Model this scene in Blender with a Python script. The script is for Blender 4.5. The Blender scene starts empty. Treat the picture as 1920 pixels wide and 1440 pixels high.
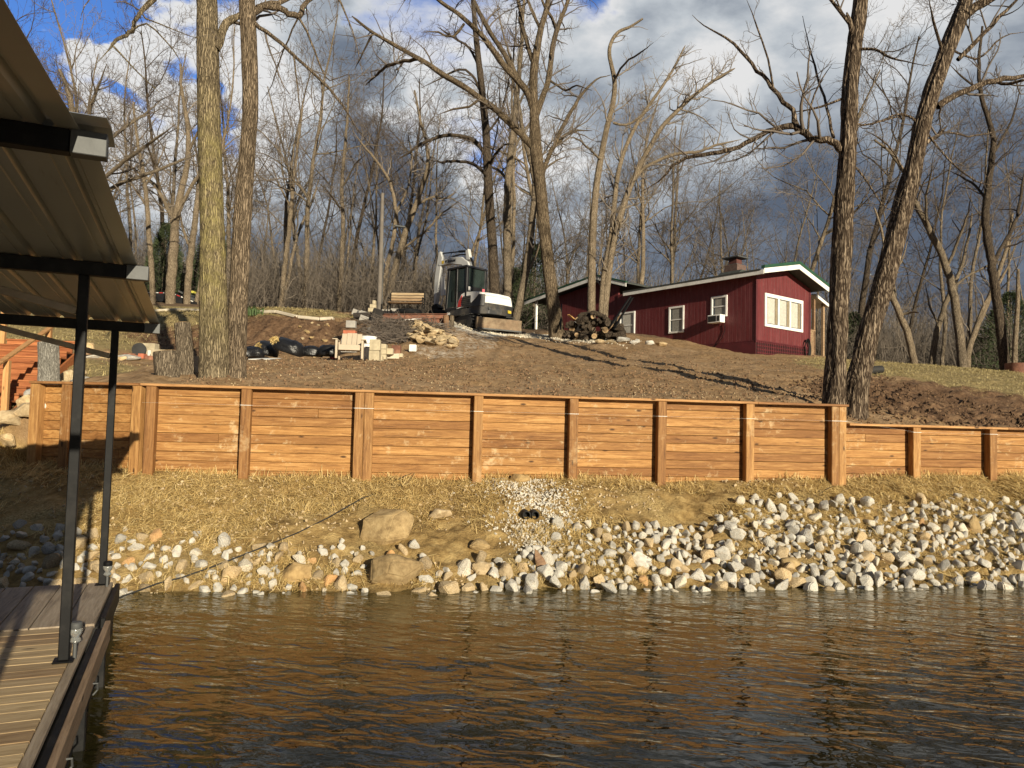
import bpy, bmesh, math, random
import numpy as np
from mathutils import Vector, Matrix
R = math.radians
random.seed(7)
rng = np.random.default_rng(11)
S = bpy.context.scene
COL = S.collection

# ---------------------------------------------------------------- camera
FPX = 1400.0                       # focal length in photo pixels (1920 wide)
PITCH, ROLL = R(2.86), R(1.43)
CAMP = np.array([0.0, 0.0, 2.05])
_f = np.array([0, math.cos(PITCH), math.sin(PITCH)])
_u0 = np.array([0, -math.sin(PITCH), math.cos(PITCH)])
_r = np.array([1.0, 0, 0])*math.cos(ROLL) + _u0*math.sin(ROLL)
_u = -np.array([1.0, 0, 0])*math.sin(ROLL) + _u0*math.cos(ROLL)
cam = bpy.data.objects.new('camera', bpy.data.cameras.new('camera'))
COL.objects.link(cam)
cam.data.sensor_width = 36.0
cam.data.lens = FPX/1920*36.0
cam.data.clip_end = 2000; cam.data.clip_start = 0.05
M = Matrix.Identity(4)
for i in range(3):
    M[i][0], M[i][1], M[i][2], M[i][3] = _r[i], _u[i], -_f[i], CAMP[i]
cam.matrix_world = M
S.camera = cam

def P(px, py, Y):
    """world point seen at photo pixel (px, py) lying at distance Y north of the camera"""
    d = _f*FPX + _r*(px-960) - _u*(py-720)
    d = d/d[1]
    return CAMP + d*Y
def DIR(px, py):
    d = _f*FPX + _r*(px-960) - _u*(py-720)
    return d/np.linalg.norm(d)

# ---------------------------------------------------------------- light
SUN_AZ, SUN_EL = R(28.0), R(14.5)     # sun stands behind the camera, to its right
sund = np.array([math.sin(SUN_AZ)*math.cos(SUN_EL), -math.cos(SUN_AZ)*math.cos(SUN_EL), math.sin(SUN_EL)])
sl = bpy.data.lights.new('sun', 'SUN'); sl.energy = 5.0; sl.angle = R(0.5); sl.color = (1.0, 0.89, 0.68)
so = bpy.data.objects.new('sun', sl); COL.objects.link(so)
so.rotation_mode = 'QUATERNION'
so.rotation_quaternion = Vector(sund).to_track_quat('Z', 'Y')
S.view_settings.view_transform = 'Standard'; S.view_settings.look = 'None'
S.view_settings.exposure = 0.5; S.view_settings.gamma = 1.0

# ---------------------------------------------------------------- node helper
class NB:
    def __init__(s, nt):
        s.nt = nt; s.n = nt.nodes; s.l = nt.links
    def add(s, t, **kw):
        nd = s.n.new(t)
        for k, v in kw.items(): setattr(nd, k, v)
        return nd
    def put(s, sock, v):
        if hasattr(v, 'is_output') or isinstance(v, bpy.types.NodeSocket): s.l.new(v, sock)
        elif v is not None:
            if isinstance(v, (tuple, list)) and len(v) == 3 and sock.type == 'RGBA': v = (*v, 1)
            sock.default_value = v
    def coord(s, k='Object'): return s.add('ShaderNodeTexCoord').outputs[k]
    def mapping(s, v, scale=(1,1,1), loc=(0,0,0), rot=(0,0,0)):
        m = s.add('ShaderNodeMapping'); s.put(m.inputs['Vector'], v)
        m.inputs['Scale'].default_value = scale; m.inputs['Location'].default_value = loc; m.inputs['Rotation'].default_value = rot
        return m.outputs[0]
    def noise(s, v, scale=5, detail=4, rough=.55, dist=0, out='Fac'):
        m = s.add('ShaderNodeTexNoise'); s.put(m.inputs['Vector'], v); s.put(m.inputs['Scale'], scale)
        m.inputs['Detail'].default_value = detail; m.inputs['Roughness'].default_value = rough; m.inputs['Distortion'].default_value = dist
        return m.outputs[out]
    def voro(s, v, scale=5, feature='F1', out='Distance', rand=1):
        m = s.add('ShaderNodeTexVoronoi', feature=feature); s.put(m.inputs['Vector'], v); m.inputs['Scale'].default_value = scale
        m.inputs['Randomness'].default_value = rand
        return m.outputs[out]
    def wave(s, v, scale=5, dist=0, detail=2, dscale=1, axis='X', prof='SIN', typ='BANDS'):
        m = s.add('ShaderNodeTexWave', wave_type=typ, wave_profile=prof)
        if typ == 'BANDS': m.bands_direction = axis
        else: m.rings_direction = axis
        s.put(m.inputs['Vector'], v)
        m.inputs['Scale'].default_value = scale; m.inputs['Distortion'].default_value = dist
        m.inputs['Detail'].default_value = detail; m.inputs['Detail Scale'].default_value = dscale
        return m.outputs['Fac']
    def ramp(s, v, stops, interp='LINEAR'):
        m = s.add('ShaderNodeValToRGB'); s.put(m.inputs[0], v); cr = m.color_ramp; cr.interpolation = interp
        while len(cr.elements) < len(stops): cr.elements.new(.5)
        for e, (p, c) in zip(cr.elements, stops):
            e.position = p
            if not isinstance(c, (tuple, list)): c = (c, c, c)
            e.color = (*c[:3], 1)
        return m.outputs[0]
    def rng(s, v, a, b, c=0, d=1, smooth=False):
        m = s.add('ShaderNodeMapRange'); s.put(m.inputs[0], v)
        if smooth: m.interpolation_type = 'SMOOTHSTEP'
        for i, x in enumerate((a, b, c, d)): m.inputs[i+1].default_value = x
        return m.outputs[0]
    def mix(s, f, a, b, mode='MIX'):
        m = s.add('ShaderNodeMix', data_type='RGBA', blend_type=mode)
        s.put(m.inputs[0], f); s.put(m.inputs[6], a); s.put(m.inputs[7], b)
        return m.outputs[2]
    def math(s, op, a, b=None, c=None):
        m = s.add('ShaderNodeMath', operation=op); s.put(m.inputs[0], a)
        if b is not None: s.put(m.inputs[1], b)
        if c is not None: s.put(m.inputs[2], c)
        return m.outputs[0]
    def attr(s, name, out='Fac'):
        m = s.add('ShaderNodeAttribute'); m.attribute_name = name
        return m.outputs[out]
    def sep(s, v):
        m = s.add('ShaderNodeSeparateXYZ'); s.put(m.inputs[0], v); return m.outputs
    def objrand(s): return s.add('ShaderNodeObjectInfo').outputs['Random']
    def bump(s, h, strength=.5, dist=.02, normal=None):
        m = s.add('ShaderNodeBump'); s.put(m.inputs['Height'], h); m.inputs['Strength'].default_value = strength
        m.inputs['Distance'].default_value = dist
        if normal is not None: s.put(m.inputs['Normal'], normal)
        return m.outputs[0]

def mat(name, fn):
    m = bpy.data.materials.new(name); m.use_nodes = True
    nb = NB(m.node_tree); b = m.node_tree.nodes['Principled BSDF']
    r = fn(nb) or {}
    for k, v in r.items(): nb.put(b.inputs[k], v)
    return m
def simple(name, col, rough=.6, metal=0, var=.25, nscale=8, bump=.15, spec=.5, grime=None):
    def fn(n):
        c = n.coord(); f = n.noise(c, nscale, 5, .6)
        lo = tuple(x*(1-var) for x in col); hi = tuple(min(1, x*(1+var)) for x in col)
        cc = n.ramp(f, [(.3, lo), (.7, hi)])
        if grime: cc = n.mix(n.rng(n.noise(c, nscale*.4, 6, .7), .5, .7), cc, grime)
        return {'Base Color': cc, 'Roughness': rough, 'Metallic': metal, 'Specular IOR Level': spec,
                'Normal': n.bump(n.noise(c, nscale*6, 4), bump, .01)}
    return mat(name, fn)

# ---------------------------------------------------------------- sky
W = bpy.data.worlds.new('World'); S.world = W; W.use_nodes = True
W.node_tree.nodes.clear()
n = NB(W.node_tree)
g = n.coord('Generated')
sky = n.add('ShaderNodeTexSky', sky_type='NISHITA'); sky.sun_disc = False
sky.sun_elevation = SUN_EL; sky.sun_rotation = math.pi - SUN_AZ
sky.air_density = 1.0; sky.dust_density = 0.3; sky.ozone_density = 4.0
blue = n.mix(1.0, sky.outputs[0], (0.70, 0.88, 1.25), 'MULTIPLY')
wq = n.add('ShaderNodeVectorMath', operation='MULTIPLY_ADD'); n.put(wq.inputs[0], n.noise(n.mapping(g, scale=(1, 1, 1.6)), 7, 7, .55, out='Color')); wq.inputs[1].default_value = (.20, .20, .17); n.put(wq.inputs[2], g)
wc = n.add('ShaderNodeVectorMath', operation='SUBTRACT'); n.put(wc.inputs[0], wq.outputs[0]); wc.inputs[1].default_value = (.10, .10, .085)
wn_ = n.add('ShaderNodeVectorMath', operation='NORMALIZE'); n.put(wn_.inputs[0], wc.outputs[0]); gw = wn_.outputs[0]
def blob(px, py, deg, inner=0.0):
    d = DIR(px, py)
    vm = n.add('ShaderNodeVectorMath', operation='DOT_PRODUCT'); n.put(vm.inputs[0], gw); vm.inputs[1].default_value = tuple(d)
    return n.rng(vm.outputs['Value'], math.cos(R(deg)), math.cos(R(deg*inner)), 0, 1, True)
gm = n.mapping(g, scale=(1, 1, 1.9))
wn = n.noise(gm, 3.1, 2, .5, out='Color')
wv = n.add('ShaderNodeVectorMath', operation='MULTIPLY_ADD'); n.put(wv.inputs[0], wn); wv.inputs[1].default_value = (.16, .16, .16); n.put(wv.inputs[2], gm)
n1 = n.noise(wv.outputs[0], 5.5, 12, .56)
n2 = n.noise(n.mapping(wv.outputs[0], loc=(3.1, 1.7, .4)), 4.4, 11, .56)
cov = n.math('MULTIPLY_ADD', n1, 1.25, .06)
for (x, y, dg, w) in [(120,40,13,-1.05),(300,120,7.5,-.55),(330,180,5,-.35),(15,120,7,-.5),(180,190,5,-.5),(1180,-25,5,-.30),(1320,-10,4,-.12),(1700,-30,5,-.15),(430,270,2.6,-.4),(560,150,5,.12),(90,150,4,.5),(240,45,4.8,.85),(335,105,4.8,.85),(45,45,2.5,.7),(260,230,7,1.1),(480,60,6,.4),(720,400,9,.4),(200,175,4,.7),(350,260,5,.5),(90,50,3,.35),(1290,90,8,.3),(100,240,6,.3)]:
    cov = n.math('ADD', cov, n.math('MULTIPLY', blob(x, y, dg), w))
cov = n.math('ADD', cov, n.math('MULTIPLY', blob(1500, 420, 22), .5))
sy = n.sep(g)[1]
cov = n.math('ADD', cov, n.rng(sy, .35, -.1, 0, .5))  # adds thick unseen cloud behind the camera to cut the fill light
covm = n.rng(cov, .43, .68, 0, 1, True)
br = n.math('MULTIPLY_ADD', n2, 2.2, -.70)
for (x, y, dg, w) in [(300,230,10,.75),(520,290,8,.6),(450,110,8,.35),(250,60,7,.45),(960,170,11,.62),(980,330,6,.25),(1290,70,8,.5),(1330,270,6,.42),(1150,330,6,.15),(760,60,7,.35),(620,60,6,.1),(1700,80,12,.42),(1600,260,6,.12),(1290,200,5,-.1),(720,250,8,-.25),(830,300,7,-.05),(640,180,5,-.15),(1760,440,14,-.40),(1500,450,10,-.18),(1240,160,6,-.25),(1150,480,9,-.2),(1900,100,8,-.15),(650,430,10,-.15)]:
    br = n.math('ADD', br, n.math('MULTIPLY', blob(x, y, dg), w))
br = n.math('ADD', br, n.rng(sy, .35, -.2, 0, -1.2))  # that added rear cloud is darkened so shadows get less sky light
# thin lit rims where the cloud breaks up
rim = n.math('MULTIPLY', n.rng(cov, .72, .5), .35)
br = n.math('ADD', br, rim)
ccol = n.ramp(br, [(0.0, (.135, .17, .235)), (.25, (.21, .255, .33)), (.5, (.38, .43, .50)), (.75, (.66, .71, .76)), (1.0, (.98, .98, .98))])
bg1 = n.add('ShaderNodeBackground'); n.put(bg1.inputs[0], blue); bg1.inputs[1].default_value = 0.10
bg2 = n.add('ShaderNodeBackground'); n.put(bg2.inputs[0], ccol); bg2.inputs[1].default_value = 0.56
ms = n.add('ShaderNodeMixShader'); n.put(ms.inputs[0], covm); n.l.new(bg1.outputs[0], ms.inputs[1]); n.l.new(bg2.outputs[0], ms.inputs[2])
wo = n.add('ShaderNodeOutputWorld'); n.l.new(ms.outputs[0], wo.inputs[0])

# ---------------------------------------------------------------- object helpers
def tag(o, label=None, cat=None, group=None, kind=None):
    if label: o['label'] = label
    if cat: o['category'] = cat
    if group: o['group'] = group
    if kind: o['kind'] = kind
    return o
def thing(name, label, cat, loc=(0,0,0), rz=0, group=None):
    o = bpy.data.objects.new(name, None); COL.objects.link(o); o.empty_display_size = .1
    o.location = tuple(float(x) for x in loc); o.rotation_euler = (0, 0, rz)
    return tag(o, label, cat, group)
def mesh_np(name, V, F, mat=None, parent=None, smooth=False, attrs=None, loc=None):
    """V (n,3) array, F (m,k) array of quads or triangles -> one mesh object"""
    me = bpy.data.meshes.new(name)
    V = np.asarray(V, np.float32); F = np.asarray(F, np.int32)
    me.vertices.add(len(V)); me.vertices.foreach_set('co', V.ravel())
    k = F.shape[1]; m = len(F)
    me.loops.add(m*k); me.loops.foreach_set('vertex_index', F.ravel())
    me.polygons.add(m); me.polygons.foreach_set('loop_start', np.arange(m, dtype=np.int32)*k)
    me.update(calc_edges=True)
    if smooth: me.shade_smooth()
    else: me.shade_flat()
    for an, av in (attrs or {}).items():
        av = np.asarray(av, np.float32)
        if av.ndim == 1:
            a = me.attributes.new(an, 'FLOAT', 'POINT'); a.data.foreach_set('value', av)
        else:
            a = me.attributes.new(an, 'FLOAT_COLOR', 'POINT'); a.data.foreach_set('color', av.ravel())
    me.validate()
    if mat: me.materials.append(mat)
    o = bpy.data.objects.new(name, me); COL.objects.link(o)
    if parent: o.parent = parent
    if loc is not None: o.location = tuple(float(x) for x in loc)
    return o
def copy_tree(o, parent=None):
    c = o.copy(); COL.objects.link(c)
    if parent: c.parent = parent
    for ch in list(KIDS.get(o, [])): copy_tree(ch, c)
    return c
KIDS = {}
def clone(root):
    c = root.copy(); COL.objects.link(c)
    for ch in root.children:
        d = ch.copy(); COL.objects.link(d); d.parent = c
        for g_ in ch.children:
            e = g_.copy(); COL.objects.link(e); e.parent = d
    return c

class MB:
    """collects simple solids; build() links them as one mesh object"""
    def __init__(s, M=None): s.v = []; s.f = []; s.t = []; s.M = M
    def _add(s, vs, fs, tint=None):
        b = len(s.v); t = random.random() if tint is None else tint
        for v in vs:
            v = Vector(v)
            if s.M is not None: v = s.M @ v
            s.v.append(v); s.t.append(t)
        s.f += [tuple(i+b for i in f) for f in fs]
        return s
    BF = [(0,3,2,1),(4,5,6,7),(0,1,5,4),(1,2,6,5),(2,3,7,6),(3,0,4,7)]
    def box(s, x0, x1, y0, y1, z0, z1, tint=None):
        return s._add([(x0,y0,z0),(x1,y0,z0),(x1,y1,z0),(x0,y1,z0),(x0,y0,z1),(x1,y0,z1),(x1,y1,z1),(x0,y1,z1)], MB.BF, tint)
    def obox(s, c, size, rot=(0,0,0), tint=None):
        from mathutils import Euler
        Q = Euler(rot).to_matrix(); c = Vector(c); h = [x/2 for x in size]
        vs = [c + Q @ Vector((sx*h[0], sy*h[1], sz*h[2])) for sz in (-1,1) for sx, sy in ((-1,-1),(1,-1),(1,1),(-1,1))]
        return s._add(vs, MB.BF, tint)
    def bar(s, a, b, w, h, up=(0,0,1), tint=None):
        a = Vector(a); b = Vector(b); d = (b-a).normalized(); up = Vector(up)
        side = d.cross(up)
        if side.length < 1e-4: side = d.cross(Vector((1,0,0)))
        side.normalize(); u2 = side.cross(d).normalized()
        o = [(-w/2,-h/2),(w/2,-h/2),(w/2,h/2),(-w/2,h/2)]
        vs = [p + side*i + u2*j for p in (a, b) for i, j in o]
        return s._add(vs, MB.BF, tint)
    def tube(s, pts, r, k=8, tint=None, caps=True):
        pts = [Vector(p) for p in pts]; n = len(pts)
        rs = r if isinstance(r, (list, tuple)) else [r]*n
        vs = []; prev = None
        for i, p in enumerate(pts):
            t = (pts[min(i+1, n-1)] - pts[max(i-1, 0)]).normalized()
            if prev is None:
                a = t.cross(Vector((0,0,1)))
                if a.length < .1: a = t.cross(Vector((1,0,0)))
            else: a = prev - t*prev.dot(t)
            a.normalize(); prev = a; b = t.cross(a)
            for j in range(k):
                an = 2*math.pi*j/k; vs.append(p + (a*math.cos(an) + b*math.sin(an))*rs[i])
        fs = [(i*k+j, i*k+(j+1)%k, (i+1)*k+(j+1)%k, (i+1)*k+j) for i in range(n-1) for j in range(k)]
        if caps: fs += [tuple(range(k))[::-1], tuple((n-1)*k+j for j in range(k))]
        return s._add(vs, fs, tint)
    def lathe(s, prof, c=(0,0,0), k=20, tint=None):
        c = Vector(c); n = len(prof)
        vs = [c + Vector((r*math.cos(2*math.pi*j/k), r*math.sin(2*math.pi*j/k), z)) for r, z in prof for j in range(k)]
        fs = [(i*k+j, i*k+(j+1)%k, (i+1)*k+(j+1)%k, (i+1)*k+j) for i in range(n-1) for j in range(k)]
        fs += [tuple(range(k))[::-1], tuple((n-1)*k+j for j in range(k))]
        return s._add(vs, fs, tint)
    def prism(s, poly, off, tint=None):
        """poly: 3-D points of one face, off: extrusion vector"""
        off = Vector(off); a = [Vector(p) for p in poly]; n = len(a)
        vs = a + [p+off for p in a]
        fs = [tuple(range(n))[::-1], tuple(range(n, 2*n))] + [(i, (i+1)%n, n+(i+1)%n, n+i) for i in range(n)]
        return s._add(vs, fs, tint)
    def build(s, name, mt, parent=None, bevel=0, smooth=False, loc=None, rot=None, segs=1):
        me = bpy.data.meshes.new(name); me.from_pydata([tuple(v) for v in s.v], [], s.f); me.update()
        bm = bmesh.new(); bm.from_mesh(me); bmesh.ops.recalc_face_normals(bm, faces=bm.faces); bm.to_mesh(me); bm.free()
        a = me.attributes.new('tint', 'FLOAT', 'POINT'); a.data.foreach_set('value', s.t)
        me.materials.append(mt)
        if smooth:
            me.shade_smooth()
            try: me.set_sharp_from_angle(angle=R(38))
            except Exception: pass
        o = bpy.data.objects.new(name, me); COL.objects.link(o)
        if parent: o.parent = parent
        if loc is not None: o.location = tuple(float(x) for x in loc)
        if rot is not None: o.rotation_euler = rot
        if bevel:
            m = o.modifiers.new('bevel', 'BEVEL'); m.width = bevel; m.segments = segs; m.limit_method = 'ANGLE'
        return o

# ---------------------------------------------------------------- numpy noise
def _h(ix, iy, iz):
    h = (ix.astype(np.int64)*374761393 + iy.astype(np.int64)*668265263 + iz.astype(np.int64)*2147483647*3) & 0x7fffffff
    h = ((h ^ (h >> 13))*1274126177) & 0x7fffffff
    h = (h ^ (h >> 16)) & 0xffff
    return h/65535.0
def vnoise(x, y, z):
    x, y, z = np.broadcast_arrays(x, y, z)
    ix, iy, iz = np.floor(x), np.floor(y), np.floor(z); fx, fy, fz = x-ix, y-iy, z-iz
    fx, fy, fz = [t*t*(3-2*t) for t in (fx, fy, fz)]; r = 0
    for dx in (0, 1):
        for dy in (0, 1):
            for dz in (0, 1):
                r = r + _h(ix+dx, iy+dy, iz+dz)*(fx if dx else 1-fx)*(fy if dy else 1-fy)*(fz if dz else 1-fz)
    return r
def fbm(x, y, z, o=4, g=.5):
    a = 1; s = 0; t = 0
    for i in range(o):
        s = s + a*vnoise(x*2**i+i*17.3, y*2**i+i*9.1, z*2**i+i*5.7); t += a; a *= g
    return s/t
def sstep(a, b, x):
    t = np.clip((x-a)/(b-a), 0, 1); return t*t*(3-2*t)
# ---------------------------------------------------------------- terrain
AL = R(8.5); CA, SA = math.cos(AL), math.sin(AL)
VF, VS = 11.93, 9.1           # wall face and shoreline, measured along the landward normal
UL, UE, UR = -3.76, -5.5, 7.6
def uv(x, y): return x*CA + y*SA, -x*SA + y*CA
def xy(u, v): return u*CA - v*SA, u*SA + v*CA
def off(u): return np.clip(UL-u, 0, UL-UE)*0.27
CT = [(500,700,13.5),(500,685,15.5),(500,672,17.5),(500,668,20),(600,597,22.8),(500,585,23.5),(600,666,20.6),
 (350,700,14),(350,688,17),(350,672,20.3),(350,655,21.8),(350,601,24),(330,578,34),(330,568,40),
 (160,700,13),(160,668,18),(50,640,20),(200,640,20),(-200,620,22),
 (700,697,14.0),(700,679,17.4),(700,672,19),(800,642,20),(800,608,22.5),(750,597,24),(700,592,29),(760,588,29.3),(815,592,29),(700,606,22.5),(640,600,24),
 (850,700,15),(850,660,19.5),(850,640,22),(870,622,27),(880,618,30),(960,622,30),(900,612,36),
 (1000,725,14.3),(1000,680,19),(1000,640,25),(1000,628,29),(1100,655,24),(1100,632,28.5),(1180,625,31),
 (1200,725,14.6),(1200,690,18.5),(1200,652,25),(1240,637,29),(1415,738,14.8),(1415,700,19),(1417,669,26.6),(1470,670,26.4),(1510,669,27.4),(1417,663,28),(1520,690,22),
 (1500,755,13.7),(1320,640,31),(1560,675,27),
 (1640,775,14.2),(1700,772,14.6),(1700,742,16.8),(1700,712,19.5),(1700,700,21.5),(1700,684,26),(1700,690,33),
 (1850,782,14.9),(1850,762,17),(1850,742,18.8),(1850,706,21.5),(1850,695,27),(1850,700,34),
 (2050,790,15.5),(2050,745,19),(2050,715,24),(2050,712,33),(1780,764,15.8)]
cx = [tuple(P(*c)) for c in CT]
for x, y, z in [(-60,30,6),(-60,60,12),(-30,60,10.5),(0,60,8.5),(30,60,5.5),(60,60,4),(60,25,2.8),(-60,12,2.3),(60,12,2.2),(0,110,12),(-70,110,17),(70,110,8)]: cx.append((x, y, z))
for u in (-3, 0, 3, 6.9): x, y = xy(u, 12.2); cx.append((x, y, 2.40))
for u in (8.4, 10, 13, 16): x, y = xy(u, 12.2); cx.append((x, y, 2.10))
x, y = xy(-5, 12.7); cx.append((x, y, 2.42))
for c in [(-8.7,11.3,1.15),(-8.9,12.6,1.75),(-9.1,14,2.35),(-9.3,15.3,3.0),(-12,11.3,1.2),(-12,12.6,1.75),(-12,14,2.4),(-12,15.5,3.0),(-7.2,12.7,2.35),(-7.6,13.8,2.6)]: cx.append(c)
cx = np.array(cx)
def _tps(a, b):
    d2 = ((a[:, None, :]-b[None, :, :])**2).sum(2)
    return .5*d2*np.log(d2+1e-9)
_A = cx[:, :2]; _n = len(_A)
K = _tps(_A, _A) + np.eye(_n)*.6
Pm = np.hstack([np.ones((_n, 1)), _A])
LS = np.block([[K, Pm], [Pm.T, np.zeros((3, 3))]])
_w = np.linalg.solve(LS, np.concatenate([cx[:, 2], np.zeros(3)]))
def hill(x, y):
    q = np.stack([np.ravel(x), np.ravel(y)], 1); out = np.empty(len(q))
    q[:, 0] = np.clip(q[:, 0], -70, 70); q[:, 1] = np.clip(q[:, 1], 8, 115)
    for i in range(0, len(q), 20000):
        s = q[i:i+20000]; out[i:i+20000] = _tps(s, _A) @ _w[:_n] + _w[_n] + s @ _w[_n+1:]
    return out.reshape(np.shape(x))
def ground(x, y, rough=True):
    x = np.asarray(x, float); y = np.asarray(y, float)
    u, v = uv(x, y); w = v - off(u)
    t = (w-VS)/(VF-VS)
    zb = 1.13 + .10*sstep(-2, -5, u) + .17*sstep(5, 10, u)
    bank = np.where(t > 0, zb*np.clip(t, 0, 3)**.93, np.maximum(1.05*t, -1.3))
    h = hill(x, y)
    lf = sstep(UE-.15, UE-.6, u)
    step = sstep(VF+.045, VF+.06, w)*(1-lf) + lf*sstep(VF-1.9, VF+.2, w)
    z = bank*(1-step) + h*step
    if rough:
        near = sstep(45, 25, y)
        cut = zone_cut(x, y)
        nz = (fbm(x*1.3, y*1.3, 0, 3)-.5)*.16 + (fbm(x*5, y*5, 3, 3)-.5)*(.07+.22*cut) + (fbm(x*14, y*14, 7, 2)-.5)*(.035+.05*cut)
        nb = (fbm(x*1.1+9, y*1.1, 0, 3)-.5)*.30*np.clip(t*2, 0.3, 1) + (fbm(x*6, y*6, 5, 4)-.5)*.15
        edge = 1-.85*np.exp(-((w-VF-.1)/.25)**2)
        z = z + ruts(x, y)*step
        z = z + (nb*(1-step)*sstep(5, 8, v) + nz*step*near)*edge
        # deep uneven ruts in the cut slope
        z = z + cut*step*(np.abs(fbm(x*1.7, y*2.6, 11, 3)-.5)*-.55+.04)
    return z
def ruts(x, y):
    r_ = 0
    for (a, b) in (((868, 640, 23), (640, 708, 14.0)), ((905, 640, 24), (860, 700, 15.5)), ((1010, 650, 23.5), (1060, 730, 14.5))):
        p, q = P(*a), P(*b); d = (q-p)[:2]; L = np.linalg.norm(d); d = d/L
        for o in (-.72, .72):
            s = (x-p[0])*d[0] + (y-p[1])*d[1]; t = -(x-p[0])*d[1] + (y-p[1])*d[0] - o + .35*np.sin(s*.35)
            r_ = r_ - .030*np.exp(-(t/.17)**2)*(.55+.45*np.sin(s*38))*sstep(0, 1.5, s)*sstep(L, L-1.5, s) + .018*np.exp(-((np.abs(t)-.26)/.07)**2)*sstep(0, 1.5, s)*sstep(L, L-1.5, s)
    return r_
def gz(x, y): return float(ground(np.array([x]), np.array([y]))[0])
def blobs(x, y, L):
    s = 0
    for (px, py, d, rx, ry) in L:
        c = P(px, py, d); s = s + np.exp(-(((x-c[0])/rx)**2 + ((y-c[1])/ry)**2)*1.2)
    return np.clip(s, 0, 1)
def zone_cut(x, y):
    return blobs(x, y, [(500,640,21.8,1.6,1.1),(560,640,21.8,1.6,1.1),(620,645,21.8,1.3,1.1),(430,640,22,1.5,1.1),(340,640,22.5,2.2,1.2),
                        (1700,755,16.2,2.0,2.2),(1790,765,16.5,2.2,2.2),(1890,770,16.5,2.2,1.9),(1980,770,17,3,2),(1840,750,17.8,1.8,1.6)])
def zone_grass(x, y):
    n_ = fbm(x*.7, y*.7, 2, 4)
    g = blobs(x, y, [(1700,700,22.5,3,3),(1780,705,23,3,3.4),(1880,712,22.5,3,4),(1990,718,23,4,4.5),(1650,690,25,1.8,3),
                     (330,590,31,7,6),(120,690,14.5,1.2,2),(60,630,21,4,4),(560,590,24.5,3,1.2),(460,588,26,3,3)])
    return np.clip(g*1.3*sstep(.25, .5, n_+g*.25), 0, 1)
def zone_gravel(x, y):
    g = blobs(x, y, [(960,627,28.5,1.7,.8),(1010,628,28.5,1.4,.8),(1060,632,28,1.6,1.0),(1090,634,27.5,1.2,.9),(870,625,27,1.2,2),(900,617,29,1.5,1.5)])
    d = blobs(x, y, [(860,652,21,1.4,2),(880,640,23,1.5,2),(900,632,26,1.6,2.5),(820,665,19,1.5,1)])*.45
    return np.clip(g*sstep(.3, .5, fbm(x*2, y*2, 4, 3)+g*.2) + d, 0, 1)
def axis(segs):
    a = [segs[0][0]]
    for e0, e1, st in segs:
        k = max(1, int(round((e1-e0)/st))); a += list(np.linspace(e0, e1, k+1)[1:])
    return np.array(a)
us = axis([(-170,-60,18),(-60,-24,2.5),(-24,-10,.35),(-10,11.5,.07),(11.5,24,.3),(24,60,2.5),(60,170,18)])
ws = axis([(-160,0,20),(0,8,.6),(8,8.8,.12),(8.8,VF,.055),(VF,VF+.04,.04),(VF+.04,VF+.066,.0045),(VF+.066,14,.055),(14,20,.085),(20,32,.16),(32,50,.7),(50,110,4),(110,260,20)])
U, Wg = np.meshgrid(us, ws); Vg = Wg + off(U)
GX, GY = xy(U, Vg); GZ = ground(GX, GY)
nu, nw = len(us), len(ws)
idx = np.arange(nu*nw).reshape(nw, nu)
F = np.stack([idx[:-1, :-1], idx[:-1, 1:], idx[1:, 1:], idx[1:, :-1]], -1).reshape(-1, 4)
gx, gy = GX.ravel(), GY.ravel(); uu, ww = U.ravel(), Wg.ravel()
bankz = sstep(VF+.9, VF-.0, ww)*sstep(UE-.1, UE-1, uu) + (ww < VF+.05)*(1-sstep(UE-.1, UE-1, uu))
A = dict(bank=np.clip(bankz, 0, 1), cut=zone_cut(gx, gy), grass=zone_grass(gx, gy), gravel=zone_gravel(gx, gy), litter=sstep(27, 33, gy)*(1-.0*gx))

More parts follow.
